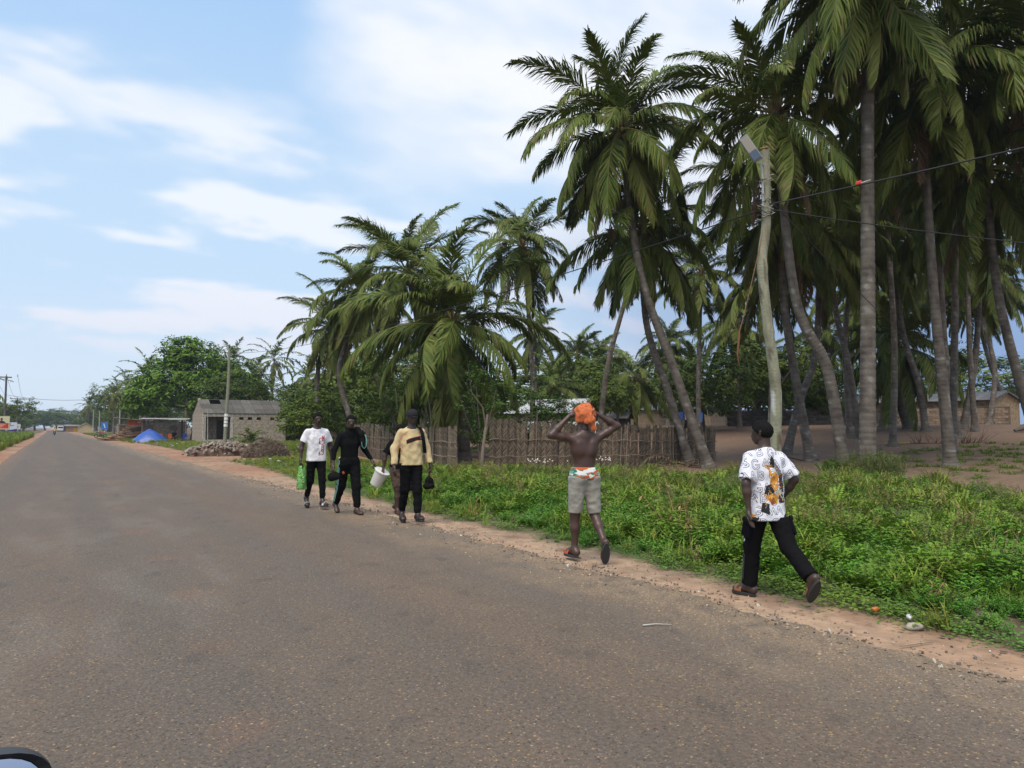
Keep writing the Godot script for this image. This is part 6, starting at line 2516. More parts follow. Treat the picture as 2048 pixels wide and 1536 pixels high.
func letter_shirt() -> StandardMaterial3D: # white with outlined letters and zigzags, a dark and golden picture on the back
	var im := Image.create(1024, 512, false, Image.FORMAT_RGB8)
	im.fill(Color(0.86, 0.87, 0.91))
	var g := RandomNumberGenerator.new()
	g.seed = 23
	var ink := Color(0.16, 0.17, 0.22)
	var pale := Color(0.88, 0.89, 0.93)
	for j in 7:
		for i in 13:
			var o := Vector2(i * 84 + (42 if j % 2 else 0) + g.randf_range(-7, 7) - 20, j * 80 + g.randf_range(-7, 7) - 4)
			var kind := (i + j * 2) % 4
			var shapes: Array = []
			if kind == 0: # B
				shapes = [[Vector2(8, 4), Vector2(8, 48)], arc(10, 15, 22, 11, 90, -90, 8), arc(10, 37, 26, 11, 90, -90, 8)]
			elif kind == 1: # G
				shapes = [arc(26, 28, 20, 22, 50, 330, 12), [Vector2(44, 40), Vector2(44, 30), Vector2(30, 30)]]
			elif kind == 2: # zigzag
				shapes = [[Vector2(2, 40), Vector2(16, 10), Vector2(28, 40), Vector2(42, 10), Vector2(54, 38)]]
			else: # open triangle
				shapes = [[Vector2(8, 44), Vector2(26, 8), Vector2(46, 44)], [Vector2(16, 30), Vector2(38, 30)]]
			for w in [[12.0, ink], [6.0, pale]]:
				for s in shapes:
					var pts: Array = []
					for p in s:
						pts.append(o + p * 1.35)
					stroke(im, pts, w[0], w[1])
	var gold := Color(0.80, 0.55, 0.20)
	var rust := Color(0.62, 0.36, 0.12)
	var dark := Color(0.13, 0.13, 0.15)
	var grey := Color(0.42, 0.42, 0.45)
	var bx := 768.0
	var shapes2: Array = [
		[dark, [[-10, 112], [4, 92], [22, 116], [18, 160], [-14, 158]]],
		[gold, [[-44, 140], [-14, 150], [-8, 196], [-30, 214], [-26, 176], [-46, 160]]],
		[gold, [[-16, 196], [22, 180], [44, 210], [34, 262], [8, 296], [-20, 270]]],
		[dark, [[44, 170], [78, 206], [84, 300], [40, 290], [46, 230]]],
		[grey, [[18, 120], [40, 150], [62, 180], [48, 214], [22, 176]]],
		[dark, [[-48, 258], [-14, 252], [4, 296], [-32, 324], [-62, 300]]],
		[gold, [[-66, 300], [-40, 314], [4, 300], [34, 320], [24, 362], [-34, 350]]],
		[rust, [[-40, 330], [-6, 326], [18, 356], [-20, 366]]],
		[Color(0.83, 0.8, 0.74), [[4, 290], [60, 280], [76, 300], [34, 322]]],
		[dark, [[30, 318], [74, 302], [82, 352], [40, 360]]],
		[dark, [[-74, 352], [-34, 360], [-40, 420], [-86, 402]]],
		[gold, [[84, 372], [104, 360], [110, 420], [88, 446]]],
		[rust, [[100, 330], [118, 340], [112, 380], [96, 366]]],
		[dark, [[-190, 430], [-130, 424], [-96, 440], [-110, 462], [-170, 456]]],
		[gold, [[-166, 424], [-128, 416], [-110, 428], [-150, 436]]],
		[dark, [[60, 430], [112, 404], [118, 432], [78, 450]]]]
	for q in shapes2:
		var pts: Array = []
		for p in q[1]:
			pts.append(Vector2(bx + p[0] * 1.25, 250.0 + (p[1] - 250.0) * 1.22))
		patch(im, pts, q[0])
	for k in 260: # broken brush marks inside the picture
		var p := Vector2(bx + g.randf_range(-70, 96), g.randf_range(120, 400))
		var c := im.get_pixelv(Vector2i(p))
		if c.r < 0.84 or c.b < 0.8:
			stroke(im, [p, p + Vector2(g.randf_range(-14, 14), g.randf_range(-18, 18))], g.randf_range(2, 5), [gold, dark, grey, rust, Color(0.9, 0.86, 0.7)][g.randi() % 5])
	return fabric(im)


func leafy_print() -> StandardMaterial3D: # orange cloth with white and green leaves
	var im := Image.create(512, 256, false, Image.FORMAT_RGB8)
	im.fill(Color(0.74, 0.36, 0.2))
	var g := RandomNumberGenerator.new()
	g.seed = 6
	for i in 70:
		var p := Vector2(g.randf_range(0, 512), g.randf_range(0, 256))
		var a := g.randf() * TAU
		var l := g.randf_range(50, 110)
		var d := Vector2(cos(a), sin(a))
		var w := Vector2(-d.y, d.x) * l * 0.3
		patch(im, [p, p + d * l * 0.5 + w, p + d * l, p + d * l * 0.5 - w], [Color(0.85, 0.88, 0.86), Color(0.12, 0.45, 0.38), Color(0.35, 0.62, 0.55), Color(0.85, 0.86, 0.85)][i % 4])
	return fabric(im)


func striped_top() -> StandardMaterial3D: # beige, a black band rising across the chest with red edges, red piping down the sleeves
	var im := Image.create(1024, 512, false, Image.FORMAT_RGB8)
	im.fill(Color(0.78, 0.70, 0.53))
	var red := Color(0.68, 0.26, 0.16)
	patch(im, [Vector2(172, 182), Vector2(206, 160), Vector2(300, 136), Vector2(372, 128), Vector2(372, 180), Vector2(290, 190), Vector2(174, 232)], red)
	patch(im, [Vector2(174, 187), Vector2(207, 165), Vector2(300, 141), Vector2(372, 133), Vector2(372, 175), Vector2(290, 185), Vector2(175, 226)], Color(0.07, 0.06, 0.07))
	patch(im, [Vector2(342, 155), Vector2(349, 147), Vector2(356, 155), Vector2(349, 165)], Color(0.8, 0.8, 0.8))
	for o in [0, 512]:
		for s: float in [-1.0, 1.0]:
			stroke(im, [Vector2(256 + o + s * 70, 78), Vector2(256 + o + s * 128, 120), Vector2(256 + o + s * 150, 210), Vector2(256 + o + s * 170, 330)], 4.0, red)
			stroke(im, [Vector2(256 + o + s * 62, 84), Vector2(256 + o + s * 118, 126), Vector2(256 + o + s * 138, 215), Vector2(256 + o + s * 156, 330)], 3.0, red)
	return fabric(im)


func hand_bones(f: Field, w: Vector3, d: Vector3, n: Vector3, thumb: Vector3, curl: float) -> void:
	var t := (thumb - d * thumb.dot(d)).normalized()
	f.bone(w - d * 0.02, w + d * 0.03, 0.026, 0.026)
	for j in 4:
		var o := (1.5 - j) * 0.0195
		var root := w + d * (0.088 - 0.004 * absf(j - 1.0)) + t * o
		f.bone(w + d * 0.02 + t * o * 0.7, root, 0.0165, 0.0125)
		var ln: float = [0.072, 0.081, 0.075, 0.058][j]
		var a := 0.0
		var p := root
		for s in 3:
			a += curl * (0.55 + 0.25 * s) + 0.05 * j
			var e: Vector3 = p + (d * cos(a) + n * sin(a)) * ln * float([0.46, 0.3, 0.24][s])
			f.bone(p, e, 0.0092 - 0.0008 * s, 0.0086 - 0.0009 * s)
			p = e
	var p0 := w + d * 0.022 + t * 0.024
	var p1 := p0 + (d * 0.62 + t * 0.72 + n * 0.3).normalized() * 0.042
	var p2 := p1 + (d * 0.8 + t * 0.3 + n * (0.3 + 0.4 * curl)).normalized() * 0.034
	f.bone(w + d * 0.01, p0, 0.018, 0.0145)
	f.bone(p0, p1, 0.0135, 0.011)
	f.bone(p1, p2, 0.0105, 0.0085)


func sandal(o: Node3D, heel: Vector3, fd: Vector3, dn: Vector3, sole: Color, strap: Color, stripes: Color, bare_stripes: bool, slides: int) -> void:
	var sd := dn.cross(fd).normalized()
	var n := 20
	var b := MB.new()
	b.col = sole
	var ring: Array = []
	for k in n:
		var a := TAU * k / n
		var u := cos(a)
		var w := 0.048 + 0.010 * u
		ring.append(fd * (0.115 + 0.145 * u) + sd * sin(a) * w * (1.0 if absf(u) < 0.9 else 0.9))
	var lv := [0.0, 0.006, 0.022, 0.030]
	var sc := [0.97, 1.0, 1.0, 0.95]
	var c0 := heel + fd * 0.115
	for j in 4:
		for k in n:
			b.vert(heel + fd * 0.115 + (ring[k] - fd * 0.115) * sc[j] - dn * lv[3 - j] * -1.0 - dn * 0.0)
	for j in 3:
		for k in n:
			var a := j * n + k
			var c := j * n + (k + 1) % n
			b.face(a, c, c + n)
			b.face(a, c + n, a + n)
	for e in [0, 3]:
		var m := b.vert(c0 + dn * lv[3 - e])
		var first := b.v.size()
		for k in n:
			b.vert(b.v[e * n + k])
		for k in n:
			if e == 0:
				b.face(m, first + (k + 1) % n, first + k)
			else:
				b.face(m, first + k, first + (k + 1) % n)
	var shoe := part(o, "sandal", b.mesh(), MT.plain)
	var bands := slides
	for s in bands:
		b = MB.new()
		var z0 := 0.115 + 0.082 * s / bands
		var z1 := 0.115 + 0.082 * (s + 0.94) / bands
		b.col = stripes if bare_stripes and s % 2 == 1 else strap
		var m := 9
		for k in m + 1:
			var a := PI * k / m
			var side := cos(a) * 0.053
			var up := sin(a) * 0.066 + 0.004
			for zz: float in [z0, z1]:
				var drop := 0.0 if zz < 0.14 else (zz - 0.14) * 0.35
				b.vert(heel + fd * zz + sd * side - dn * (up * (1.0 - drop * 3.0)))
				b.vert(heel + fd * zz + sd * side * 0.93 - dn * (up * (1.0 - drop * 3.0) - 0.005))
		for k in m:
			var i := k * 4
			b.face(i, i + 4, i + 6)
			b.face(i, i + 6, i + 2)
			b.face(i + 1, i + 3, i + 7)
			b.face(i + 1, i + 7, i + 5)
			b.face(i, i + 1, i + 5)
			b.face(i, i + 5, i + 4)
			b.face(i + 2, i + 7, i + 3)
			b.face(i + 2, i + 6, i + 7)
		part(shoe, "strap", b.mesh(), MT.plain)


func person(P: Dictionary) -> Dictionary:
	var at: Vector3 = P.at
	var cell: float = P.get("cell", 0.013)
	var o := thing("person", P.label, "person", at, P.get("turn", 0.0))
	var lean: float = P.get("lean", 0.03)
	var T := Transform3D(Basis(Vector3.RIGHT, -lean), Vector3.ZERO)
	T.origin = V(0, 0.95, 0) - T.basis * V(0, 0.95, 0)
	var skin_c: Color = P.get("skin", Color(0.056, 0.032, 0.024))
	var out := {}
	# legs
	var legs: Array = []
	var low := 1e9
	for i in 2:
		var s := 1.0 if i == 0 else -1.0
		var q: Array = P.legs[i]   # thigh, knee, foot pitch, toe-out, splay
		var a := deg_to_rad(q[0])
		var c := deg_to_rad(q[0] - q[1])
		var fp := deg_to_rad(q[2])
		var yaw: float = deg_to_rad(q[3]) * s
		var spl: float = q[4] * s
		var hip := V(s * 0.088, 0.92, 0)
		var knee := hip + V(spl * 0.43, -cos(a) * 0.43, -sin(a) * 0.43)
		var ankle := knee + V(spl * 0.2, -cos(c) * 0.41, -sin(c) * 0.41)
		var fd := Basis(Vector3.UP, -yaw) * V(0, sin(fp), -cos(fp))
		var dn := Basis(Vector3.UP, -yaw) * V(0, -cos(fp), -sin(fp))
		var heel := ankle - fd * 0.045 + dn * 0.07
		legs.append([hip, knee, ankle, fd, dn, heel])
		low = minf(low, minf(heel.y, (heel + fd * 0.24).y))
	if P.has("drop"):
		low = P.drop
	var thick := 0.03 if P.get("shoes", "bare") != "bare" else 0.0
	low -= thick
	var up := V(0, -low, 0)
	var Tm := T
	# arms
	var arms: Array = []
	for i in 2:
		var s := 1.0 if i == 0 else -1.0
		var q: Array = P.arms[i]   # elbow, wrist (upright torso axes), palm normal, curl
		var sh := T * V(s * 0.172, 1.392, 0.006)
		arms.append([sh, T * (q[0] as Vector3), T * (q[1] as Vector3), T.basis * (q[2] as Vector3), q[3]])
	# skin
	var f := Field.new()
	f.cell = cell
	f.k = 0.014
	for s: float in [-1.0, 1.0]:
		f.bone(T * V(s * 0.058, 0.95, 0), T * V(s * 0.042, 1.09, 0), 0.094, 0.072)
		f.bone(T * V(s * 0.042, 1.09, 0), T * V(s * 0.078, 1.25, 0.002), 0.072, 0.084)
		f.bone(T * V(s * 0.078, 1.25, 0.002), T * V(s * 0.118, 1.36, 0.012), 0.084, 0.066)
		f.bone(T * V(s * 0.145, 1.392, 0.012), T * V(0, 1.455, 0.014), 0.042, 0.05)
	f.bone(T * V(0, 0.98, 0.01), T * V(0, 1.40, 0.02), 0.075, 0.072)
	f.bone(T * V(-0.085, 1.33, 0.055), T * V(-0.06, 1.22, 0.06), 0.045, 0.04)
	f.bone(T * V(0.085, 1.33, 0.055), T * V(0.06, 1.22, 0.06), 0.045, 0.04)
	var head_c := T * V(0, 1.632, -0.012)
	f.bone(T * V(0, 1.44, 0.01), T * V(0, 1.585, 0.004), 0.056, 0.052)
	for i in 2:
		var l: Array = legs[i]
		var lt := 0.8 if P.bottom.long > 1.2 else 1.0   # legs and arms lie slack inside long cloth
		var at2 := 0.78 if P.has("top") and P.top.sleeve > 1.2 else 1.0
		f.bone(l[0], l[1], 0.086 * lt, 0.056 * lt)
		f.bone(l[1], l[1].lerp(l[2], 0.4), 0.054 * lt, 0.055 * lt)
		f.bone(l[1].lerp(l[2], 0.4), l[2], 0.053 * lt, 0.033)
		f.bone(l[2], l[5] - l[4] * 0.035, 0.034, 0.033)
		f.bone(l[5] - l[4] * 0.033, l[5] - l[4] * 0.026 + l[3] * 0.15, 0.033, 0.027)
		f.bone(l[2] + l[3] * 0.02, l[5] - l[4] * 0.024 + l[3] * 0.17, 0.03, 0.024)
		f.bone(l[5] - l[4] * 0.02 + l[3] * 0.17, l[5] - l[4] * 0.016 + l[3] * 0.225, 0.023, 0.016)
		var sdv: Vector3 = l[4].cross(l[3]).normalized()
		f.bone(l[5] - l[4] * 0.02 + l[3] * 0.16 + sdv * 0.022, l[5] - l[4] * 0.016 + l[3] * 0.215 + sdv * 0.025, 0.02, 0.014)
		f.bone(l[5] - l[4] * 0.02 + l[3] * 0.16 - sdv * 0.022, l[5] - l[4] * 0.016 + l[3] * 0.215 - sdv * 0.025, 0.02, 0.014)
		var r: Array = arms[i]
		f.bone(r[0], r[0].lerp(r[1], 0.45), 0.05, 0.046 * at2)
		f.bone(r[0].lerp(r[1], 0.45), r[1], 0.047 * at2, 0.038 * at2)
		f.bone(r[1], r[1].lerp(r[2], 0.35), 0.038 * at2, 0.038 * at2)
		f.bone(r[1].lerp(r[2], 0.35), r[2], 0.037 * at2, 0.025 * lerpf(1.0, at2, 0.5))
	var body := MB.new()
	body.col = skin_c
	f.build(body)
	# hands
	var hc: float = P.get("hand_cell", 0.0045)
	for i in 2:
		var r: Array = arms[i]
		var h := Field.new()
		h.cell = hc
		h.k = 0.0035
		var d: Vector3 = (r[2] - r[1]).normalized()
		if P.arms[i].size() > 4:
			d = T.basis * (P.arms[i][4] as Vector3).normalized()
		var pn: Vector3 = (r[3] - d * r[3].dot(d)).normalized()
		var s := 1.0 if i == 0 else -1.0
		var th: Vector3 = d.cross(pn) * -s
		hand_bones(h, r[2] + d * 0.02, d, pn, th, r[4])
		h.build(body)
		out["grip%d" % i] = r[2] + d * 0.10 + pn * 0.03
		out["fist%d" % i] = d
	# head
	var Hb: Basis = T.basis * Basis(Vector3.UP, deg_to_rad(P.get("head_yaw", 0.0))) * Basis(Vector3.RIGHT, deg_to_rad(P.get("head_pitch", 0.0)))
	var H := Transform3D(Hb, head_c)
	var hf := Field.new()
	hf.cell = P.get("head_cell", 0.006)
	hf.k = 0.007
	for q in [[V(0, 0.028, 0.026), V(0, 0.03, -0.018), 0.079, 0.076], [V(0, -0.02, -0.028), V(0, 0.012, -0.03), 0.062, 0.066], [V(0.038, -0.042, 0.0), V(0.012, -0.078, -0.058), 0.03, 0.023], [V(-0.038, -0.042, 0.0), V(-0.012, -0.078, -0.058), 0.03, 0.023], [V(0, -0.055, -0.04), V(0, -0.07, -0.052), 0.036, 0.028],
		[V(0, 0.012, -0.092), V(0, -0.018, -0.106), 0.008, 0.0125], [V(-0.013, -0.022, -0.097), V(0.013, -0.022, -0.097), 0.0095, 0.0095], [V(-0.017, -0.046, -0.09), V(0.017, -0.046, -0.09), 0.0095, 0.0095], [V(-0.015, -0.058, -0.086), V(0.015, -0.058, -0.086), 0.0105, 0.0105], [V(-0.04, 0.034, -0.078), V(0.04, 0.034, -0.078), 0.012, 0.012],
		[V(0.076, -0.012, 0.01), V(0.082, 0.022, 0.02), 0.010, 0.012], [V(-0.076, -0.012, 0.01), V(-0.082, 0.022, 0.02), 0.010, 0.012], [V(0, -0.13, 0.03), V(0, -0.03, 0.025), 0.05, 0.052]]:
		hf.bone(H * q[0], H * q[1], q[2], q[3])
	hf.build(body)
	for s: float in [-1.0, 1.0]:
		body.col = Color(0.42, 0.38, 0.34)
		body.ball(H * V(s * 0.031, 0.011, -0.0865), V(0.0115, 0.0075, 0.007), 8, Hb)
		body.col = Color(0.012, 0.009, 0.008)
		body.ball(H * V(s * 0.031, 0.011, -0.0915), V(0.0055, 0.006, 0.003), 8, Hb)
	if P.get("smile", false):
		body.col = Color(0.65, 0.62, 0.56)
		body.ball(H * V(0, -0.052, -0.0965), V(0.018, 0.0045, 0.005), 8, Hb)
	part(o, "body", body.mesh(), MT.skin, up)
	# hair or cap
	var hr := Field.new()
	hr.cell = P.get("head_cell", 0.006)
	hr.k = 0.007
	hr.bone(H * V(0, 0.03, 0.026), H * V(0, 0.034, -0.018), 0.0895, 0.0865)
	var b := MB.new()
	if P.get("cap", false):
		hr.bone(H * V(0, 0.05, 0.02), H * V(0, 0.055, -0.02), 0.090, 0.087)
		hr.planes.append([Hb * V(0, -1, -0.12).normalized(), (Hb * V(0, -1, -0.12).normalized()).dot(H * V(0, 0.03, -0.08))])
		b.col = Color(0.028, 0.029, 0.032)
		hr.build(b)
		var first := b.v.size() # curved bill
		for j in 2:
			for i in 11:
				var a := deg_to_rad(-72.0 + 144.0 * i / 10.0)
				var rr := 0.082 if j == 0 else 0.082 + 0.07 * pow(cos(a), 0.6)
				b.vert(H * V(sin(a) * (0.082 if j == 0 else 0.088), 0.036 - 0.012 * absf(sin(a)) - (0.012 if j == 1 else 0.0), -cos(a) * rr - 0.005))
		for i in 10:
			b.face(first + i, first + i + 1, first + i + 12)
			b.face(first + i, first + i + 12, first + i + 11)
		part(o, "cap", b.mesh(), MT.cloth, up)
	elif not P.get("wrapped", false):
		var pn := Hb * V(0, -1, -0.86).normalized()
		hr.planes.append([pn, pn.dot(H * V(0, 0.060, -0.082))])
		hr.bone(H * V(0, 0.075, 0.02), H * V(0, 0.078, -0.02), 0.06, 0.06)
		hr.crease = 0.006
		hr.crease_scale = Vector3(45, 45, 45)
		b.col = Color(0.0118, 0.0118, 0.0118)
		hr.build(b)
		part(o, "hair", b.mesh(), MT.cloth, up)
	# trousers
	var bt: Dictionary = P.bottom
	f = Field.new()
	f.cell = cell
	f.k = 0.012
	f.sd = int(at.z * 10.0) + 5
	f.crease = bt.get("crease", 0.012)
	f.crease_scale = Vector3(7, 11, 7)
	var ez: float = bt.ease
	f.bone(T * V(-0.06, 0.95, 0), T * V(0.06, 0.95, 0), 0.108 + ez * 0.6, 0.108 + ez * 0.6)
	f.bone(T * V(-0.05, 1.03, 0), T * V(0.05, 1.03, 0), 0.098 + ez * 0.4, 0.098 + ez * 0.4)
	var long: float = bt.long
	for i in 2:
		var l: Array = legs[i]
		if long <= 1.0:
			f.bone(l[0], l[0].lerp(l[1], long), 0.09 + ez, 0.064 + ez, 1)
		else:
			f.bone(l[0], l[1], 0.093 + ez, 0.066 + ez)
			f.bone(l[1], l[1].lerp(l[2], long - 1.0), 0.066 + ez, bt.get("cuff", 0.05) + ez, 1)
	var wn := T.basis * V(0, 1, 0)
	var waist: float = bt.get("waist", 1.04)
	if P.has("top"):
		waist = minf(waist, float(P.top.hem) + 0.035)
	f.planes.append([wn, wn.dot(T * V(0, waist, 0))])
	b = MB.new()
	f.build(b)
	var tr := part(o, bt.name, b.mesh(), bt.mat, up)
	if bt.has("under"):
		f = Field.new()
		f.cell = cell
		f.k = 0.012
		f.bone(T * V(-0.06, 0.95, 0), T * V(0.06, 0.95, 0), 0.125, 0.125)
		f.bone(T * V(-0.05, 1.03, 0), T * V(0.05, 1.03, 0), 0.108, 0.108)
		f.planes.append([wn, wn.dot(T * V(0, 1.05, 0))])
		f.planes.append([-wn, -wn.dot(T * V(0, 0.90, 0))])
		f.crease = 0.006
		f.crease_scale = Vector3(16, 6, 16)
		b = MB.new()
		f.build(b)
		part(o, "boxer_shorts", printed(b, 0.86, 0.42, 0.22), bt.under, up)
	# top
	if P.has("top"):
		var tp: Dictionary = P.top
		ez = tp.ease
		f = Field.new()
		f.cell = cell
		f.k = 0.014
		f.sd = int(at.z * 7.0)
		f.crease = tp.get("crease", 0.014)
		f.crease_scale = Vector3(10, 6, 10)
		for s: float in [-1.0, 1.0]:
			f.bone(T * V(s * 0.066, minf(0.86, tp.hem - 0.02), 0), T * V(s * 0.056, 1.09, 0), 0.102 + ez, 0.088 + ez * 0.8)
			f.bone(T * V(s * 0.056, 1.09, 0), T * V(s * 0.075, 1.25, 0.002), 0.088 + ez * 0.8, 0.094 + ez * 0.4)
			f.bone(T * V(s * 0.075, 1.25, 0.002), T * V(s * 0.108, 1.355, 0.012), 0.094 + ez * 0.4, 0.075 + ez * 0.15)
			f.bone(T * V(s * 0.145, 1.392, 0.012), T * V(0, 1.452, 0.014), 0.05, 0.058)
		f.bone(T * V(0, 1.28, 0.028), T * V(0, 1.425, 0.03), 0.088, 0.076)
		for s: float in [-1.0, 1.0]:
			f.bone(T * V(s * 0.085, 1.33, 0.05), T * V(s * 0.06, 1.2, 0.05), 0.06, 0.06)
		f.bone(T * V(0, minf(0.86, tp.hem - 0.02), 0), T * V(0, 1.40, 0.012), 0.098 + ez, 0.078 + ez * 0.2)
		for i in 2:
			var r: Array = arms[i]
			var sl: float = tp.sleeve
			if sl <= 1.0:
				f.bone(r[0], r[0].lerp(r[1], sl), 0.056 + ez * 0.25, 0.052 + ez * 0.9, 1)
			else:
				f.bone(r[0], r[1], 0.056 + ez * 0.25, 0.045 + ez * 0.5)
				f.bone(r[1], r[1].lerp(r[2], sl - 1.0), 0.047 + ez * 0.5, 0.035 + ez * 0.5, 1)
		if tp.get("roll_neck", false):
			f.bone(T * V(0, 1.44, 0.01), T * V(0, 1.545, 0.005), 0.066, 0.062, 1)
		else:
			var nn := T.basis * V(0, 1, -0.4).normalized()
			f.planes.append([nn, nn.dot(T * V(0, 1.487, 0.03))])
		var hem: float = tp.hem
		f.planes.append([-wn, -wn.dot(T * V(0, hem, 0))])
		b = MB.new()
		f.build(b)
		if tp.has("print"):
			part(o, tp.name, printed(b, tp.get("y0", hem), tp.get("wide", 0.62), tp.get("tall", 0.66)), tp.print, up)
		else:
			part(o, tp.name, b.mesh(), tp.mat, up)
	# shoes
	var kind: String = P.get("shoes", "bare")
	if kind != "bare":
		for i in 2:
			var l: Array = legs[i]
			var hl: Vector3 = l[5] + up
			if kind == "brown":
				sandal(o, hl, l[3], l[4], Color(0.03, 0.028, 0.028), Color(0.23, 0.095, 0.045), Color.WHITE, false, 4)
			elif kind == "orange":
				sandal(o, hl, l[3], l[4], Color(0.035, 0.036, 0.04), Color(0.45, 0.085, 0.035), Color.WHITE, false, 1)
			elif kind == "black":
				sandal(o, hl, l[3], l[4], Color(0.018, 0.018, 0.019), Color(0.016, 0.016, 0.017), Color.WHITE, false, 2)
			else:
				if i == 0:
					sandal(o, hl, l[3], l[4], Color(0.03, 0.025, 0.022), Color(0.02, 0.02, 0.022), Color(0.7, 0.7, 0.7), true, 7)
				else:
					sandal(o, hl, l[3], l[4], Color(0.05, 0.035, 0.03), Color(0.6, 0.6, 0.6), Color.WHITE, false, 1)
	var X := Transform3D(o.transform.basis, o.position)
	for i in 2:
		out["grip%d" % i] = X * (out["grip%d" % i] + up)
		out["fist%d" % i] = X.basis * out["fist%d" % i]
	out.node = o
	out.up = up
	out.T = T
	out.legs = legs
	out.bottom = tr
	return out


func floor_at(x: float, z: float) -> float:
	return 0.004 if x < road_right(z) - 0.05 and x > road_left(z) + 0.05 else height(x, z)


func make_people() -> void:
	MT.skin = tinted(0.42)
	var black := tiled(paint(0.0095, 0.0095, 0.0105, 0.95), null, 1.0)
	black.metallic_specular = 0.12
	# the boy in the printed shirt
	var q := person({at = V(5.60, floor_at(5.6, -4.28), -4.28), turn = -0.30, cell = 0.0115, lean = 0.05, shoes = "brown", head_yaw = 32.0,
		label = "person in a white letter-print shirt and black cargo trousers striding along the verge",
		legs = [[-27.0, 26.0, -56.0, 6.0, 0.02], [15.0, 8.0, 0.0, 20.0, 0.02]],
		arms = [[V(0.30, 1.17, 0.06), V(0.235, 0.96, -0.09), V(-0.8, 0.0, -0.3), 0.5], [V(-0.255, 1.14, 0.05), V(-0.255, 0.89, 0.07), V(0.7, 0.0, 0.6), 0.35]],
		bottom = {name = "trousers", long = 1.97, ease = 0.014, cuff = 0.062, mat = black, crease = 0.009},
		top = {name = "shirt", ease = 0.034, sleeve = 0.86, hem = 0.77, print = letter_shirt(), y0 = 0.76, wide = 0.66, tall = 0.74}})
	q.node.scale = Vector3.ONE * 0.925
	boy_details(q)
	# the man with the cloth on his head
	q = person({at = V(5.36, floor_at(5.36, -6.66), -6.66), turn = -0.30, cell = 0.0115, lean = 0.02, shoes = "orange", wrapped = true, head_pitch = -6.0,
		label = "person with bare back and grey shorts holding an orange cloth on their head",
		skin = Color(0.070, 0.037, 0.028),
		legs = [[2.0, 42.0, -66.0, 12.0, 0.10], [7.0, 7.0, 0.0, 14.0, 0.03]],
		arms = [[V(0.425, 1.54, 0.03), V(0.165, 1.685, 0.02), V(-0.4, 0.1, -0.9), 0.5, V(-0.85, 0.25, 0.0)], [V(-0.425, 1.43, 0.03), V(-0.185, 1.66, 0.02), V(0.4, 0.1, -0.9), 0.5, V(0.85, 0.25, 0.0)]],
		bottom = {name = "shorts", long = 0.95, ease = 0.020, waist = 0.945, mat = tiled(paint(0.34, 0.325, 0.285, 0.95), grain(128, 8, 0.05, 0.8, 1.05), 0.35, null, false), crease = 0.010, under = leafy_print()}})
	head_cloth(q)
	# the four walking towards the viewer
	var slack := tiled(paint(0.0095, 0.0095, 0.0105, 0.95), null, 1.0)
	slack.metallic_specular = 0.12
	q = person({at = V(4.99, floor_at(4.99, -10.7), -10.7), turn = PI - 0.12, cell = 0.0125, cap = true, smile = true, shoes = "black", head_yaw = 14.0,
		label = "person in a beige long-sleeved top with black chest band and dark cap",
		skin = Color(0.040, 0.025, 0.020),
		legs = [[-6.0, 16.0, -16.0, 5.0, 0.0], [9.0, 4.0, 4.0, 5.0, -0.01]],
		arms = [[V(0.27, 1.14, 0.03), V(0.295, 0.88, -0.05), V(-0.9, 0, 0.2), 0.5], [V(-0.265, 1.15, 0.02), V(-0.30, 0.90, -0.06), V(0.9, 0, 0.2), 0.9]],
		bottom = {name = "trousers", long = 1.93, ease = 0.008, cuff = 0.048, mat = slack},
		top = {name = "long_sleeved_top", ease = 0.026, sleeve = 1.96, hem = 0.88, print = striped_top(), y0 = 0.85, wide = 0.72, tall = 0.66}})
	q.node.scale = Vector3.ONE * 1.02
	beige_details(q)
	q = person({at = V(5.40, floor_at(5.40, -12.1), -12.1), turn = PI + 0.1, cell = 0.014,
		label = "person in a black shirt and brown shorts walking behind the one in beige",
		skin = Color(0.052, 0.030, 0.023),
		legs = [[12.0, 10.0, 0.0, 5.0, 0.0], [-12.0, 14.0, -20.0, 5.0, 0.0]],
		arms = [[V(0.285, 1.15, 0.05), V(0.335, 0.90, 0.02), V(-0.9, 0, 0.2), 0.6], [V(-0.27, 1.15, 0.02), V(-0.28, 0.90, -0.03), V(0.9, 0, 0.2), 0.7]],
		bottom = {name = "shorts", long = 0.93, ease = 0.022, mat = paint(0.075, 0.045, 0.033, 0.95)},
		top = {name = "shirt", ease = 0.03, sleeve = 0.82, hem = 0.89, mat = black}})
	q.node.scale = Vector3.ONE * 0.93
	var blk := Color(0.014, 0.014, 0.015)
	pouch("black bag hanging at the side of the person behind", q.grip1 + V(0.02, -0.02, 0.02), blk, 0.15)
	q = person({at = V(4.56, floor_at(4.56, -12.4), -12.4), turn = PI + 0.05, cell = 0.0125, head_yaw = -14.0, lean = 0.05,
		label = "person in a black roll-neck and striped black track trousers carrying a white bucket",
		skin = Color(0.058, 0.033, 0.024),
		legs = [[-16.0, 18.0, -26.0, 6.0, 0.02], [15.0, 8.0, 0.0, 6.0, 0.0]],
		arms = [[V(0.285, 1.15, 0.0), V(0.33, 0.90, -0.08), V(-0.8, 0, 0.3), 0.7], [V(-0.29, 1.16, 0.03), V(-0.37, 0.96, -0.13), V(0.5, 0, 0.6), 0.95]],
		bottom = {name = "track_trousers", long = 1.9, ease = 0.014, cuff = 0.045, mat = slack},
		top = {name = "roll_neck", ease = 0.004, sleeve = 1.97, hem = 0.98, roll_neck = true, mat = black, crease = 0.004}})
	q.node.scale = Vector3.ONE * 1.015
	track_details(q)
	bucket(q.grip1)
	hand_cap(q.grip0)
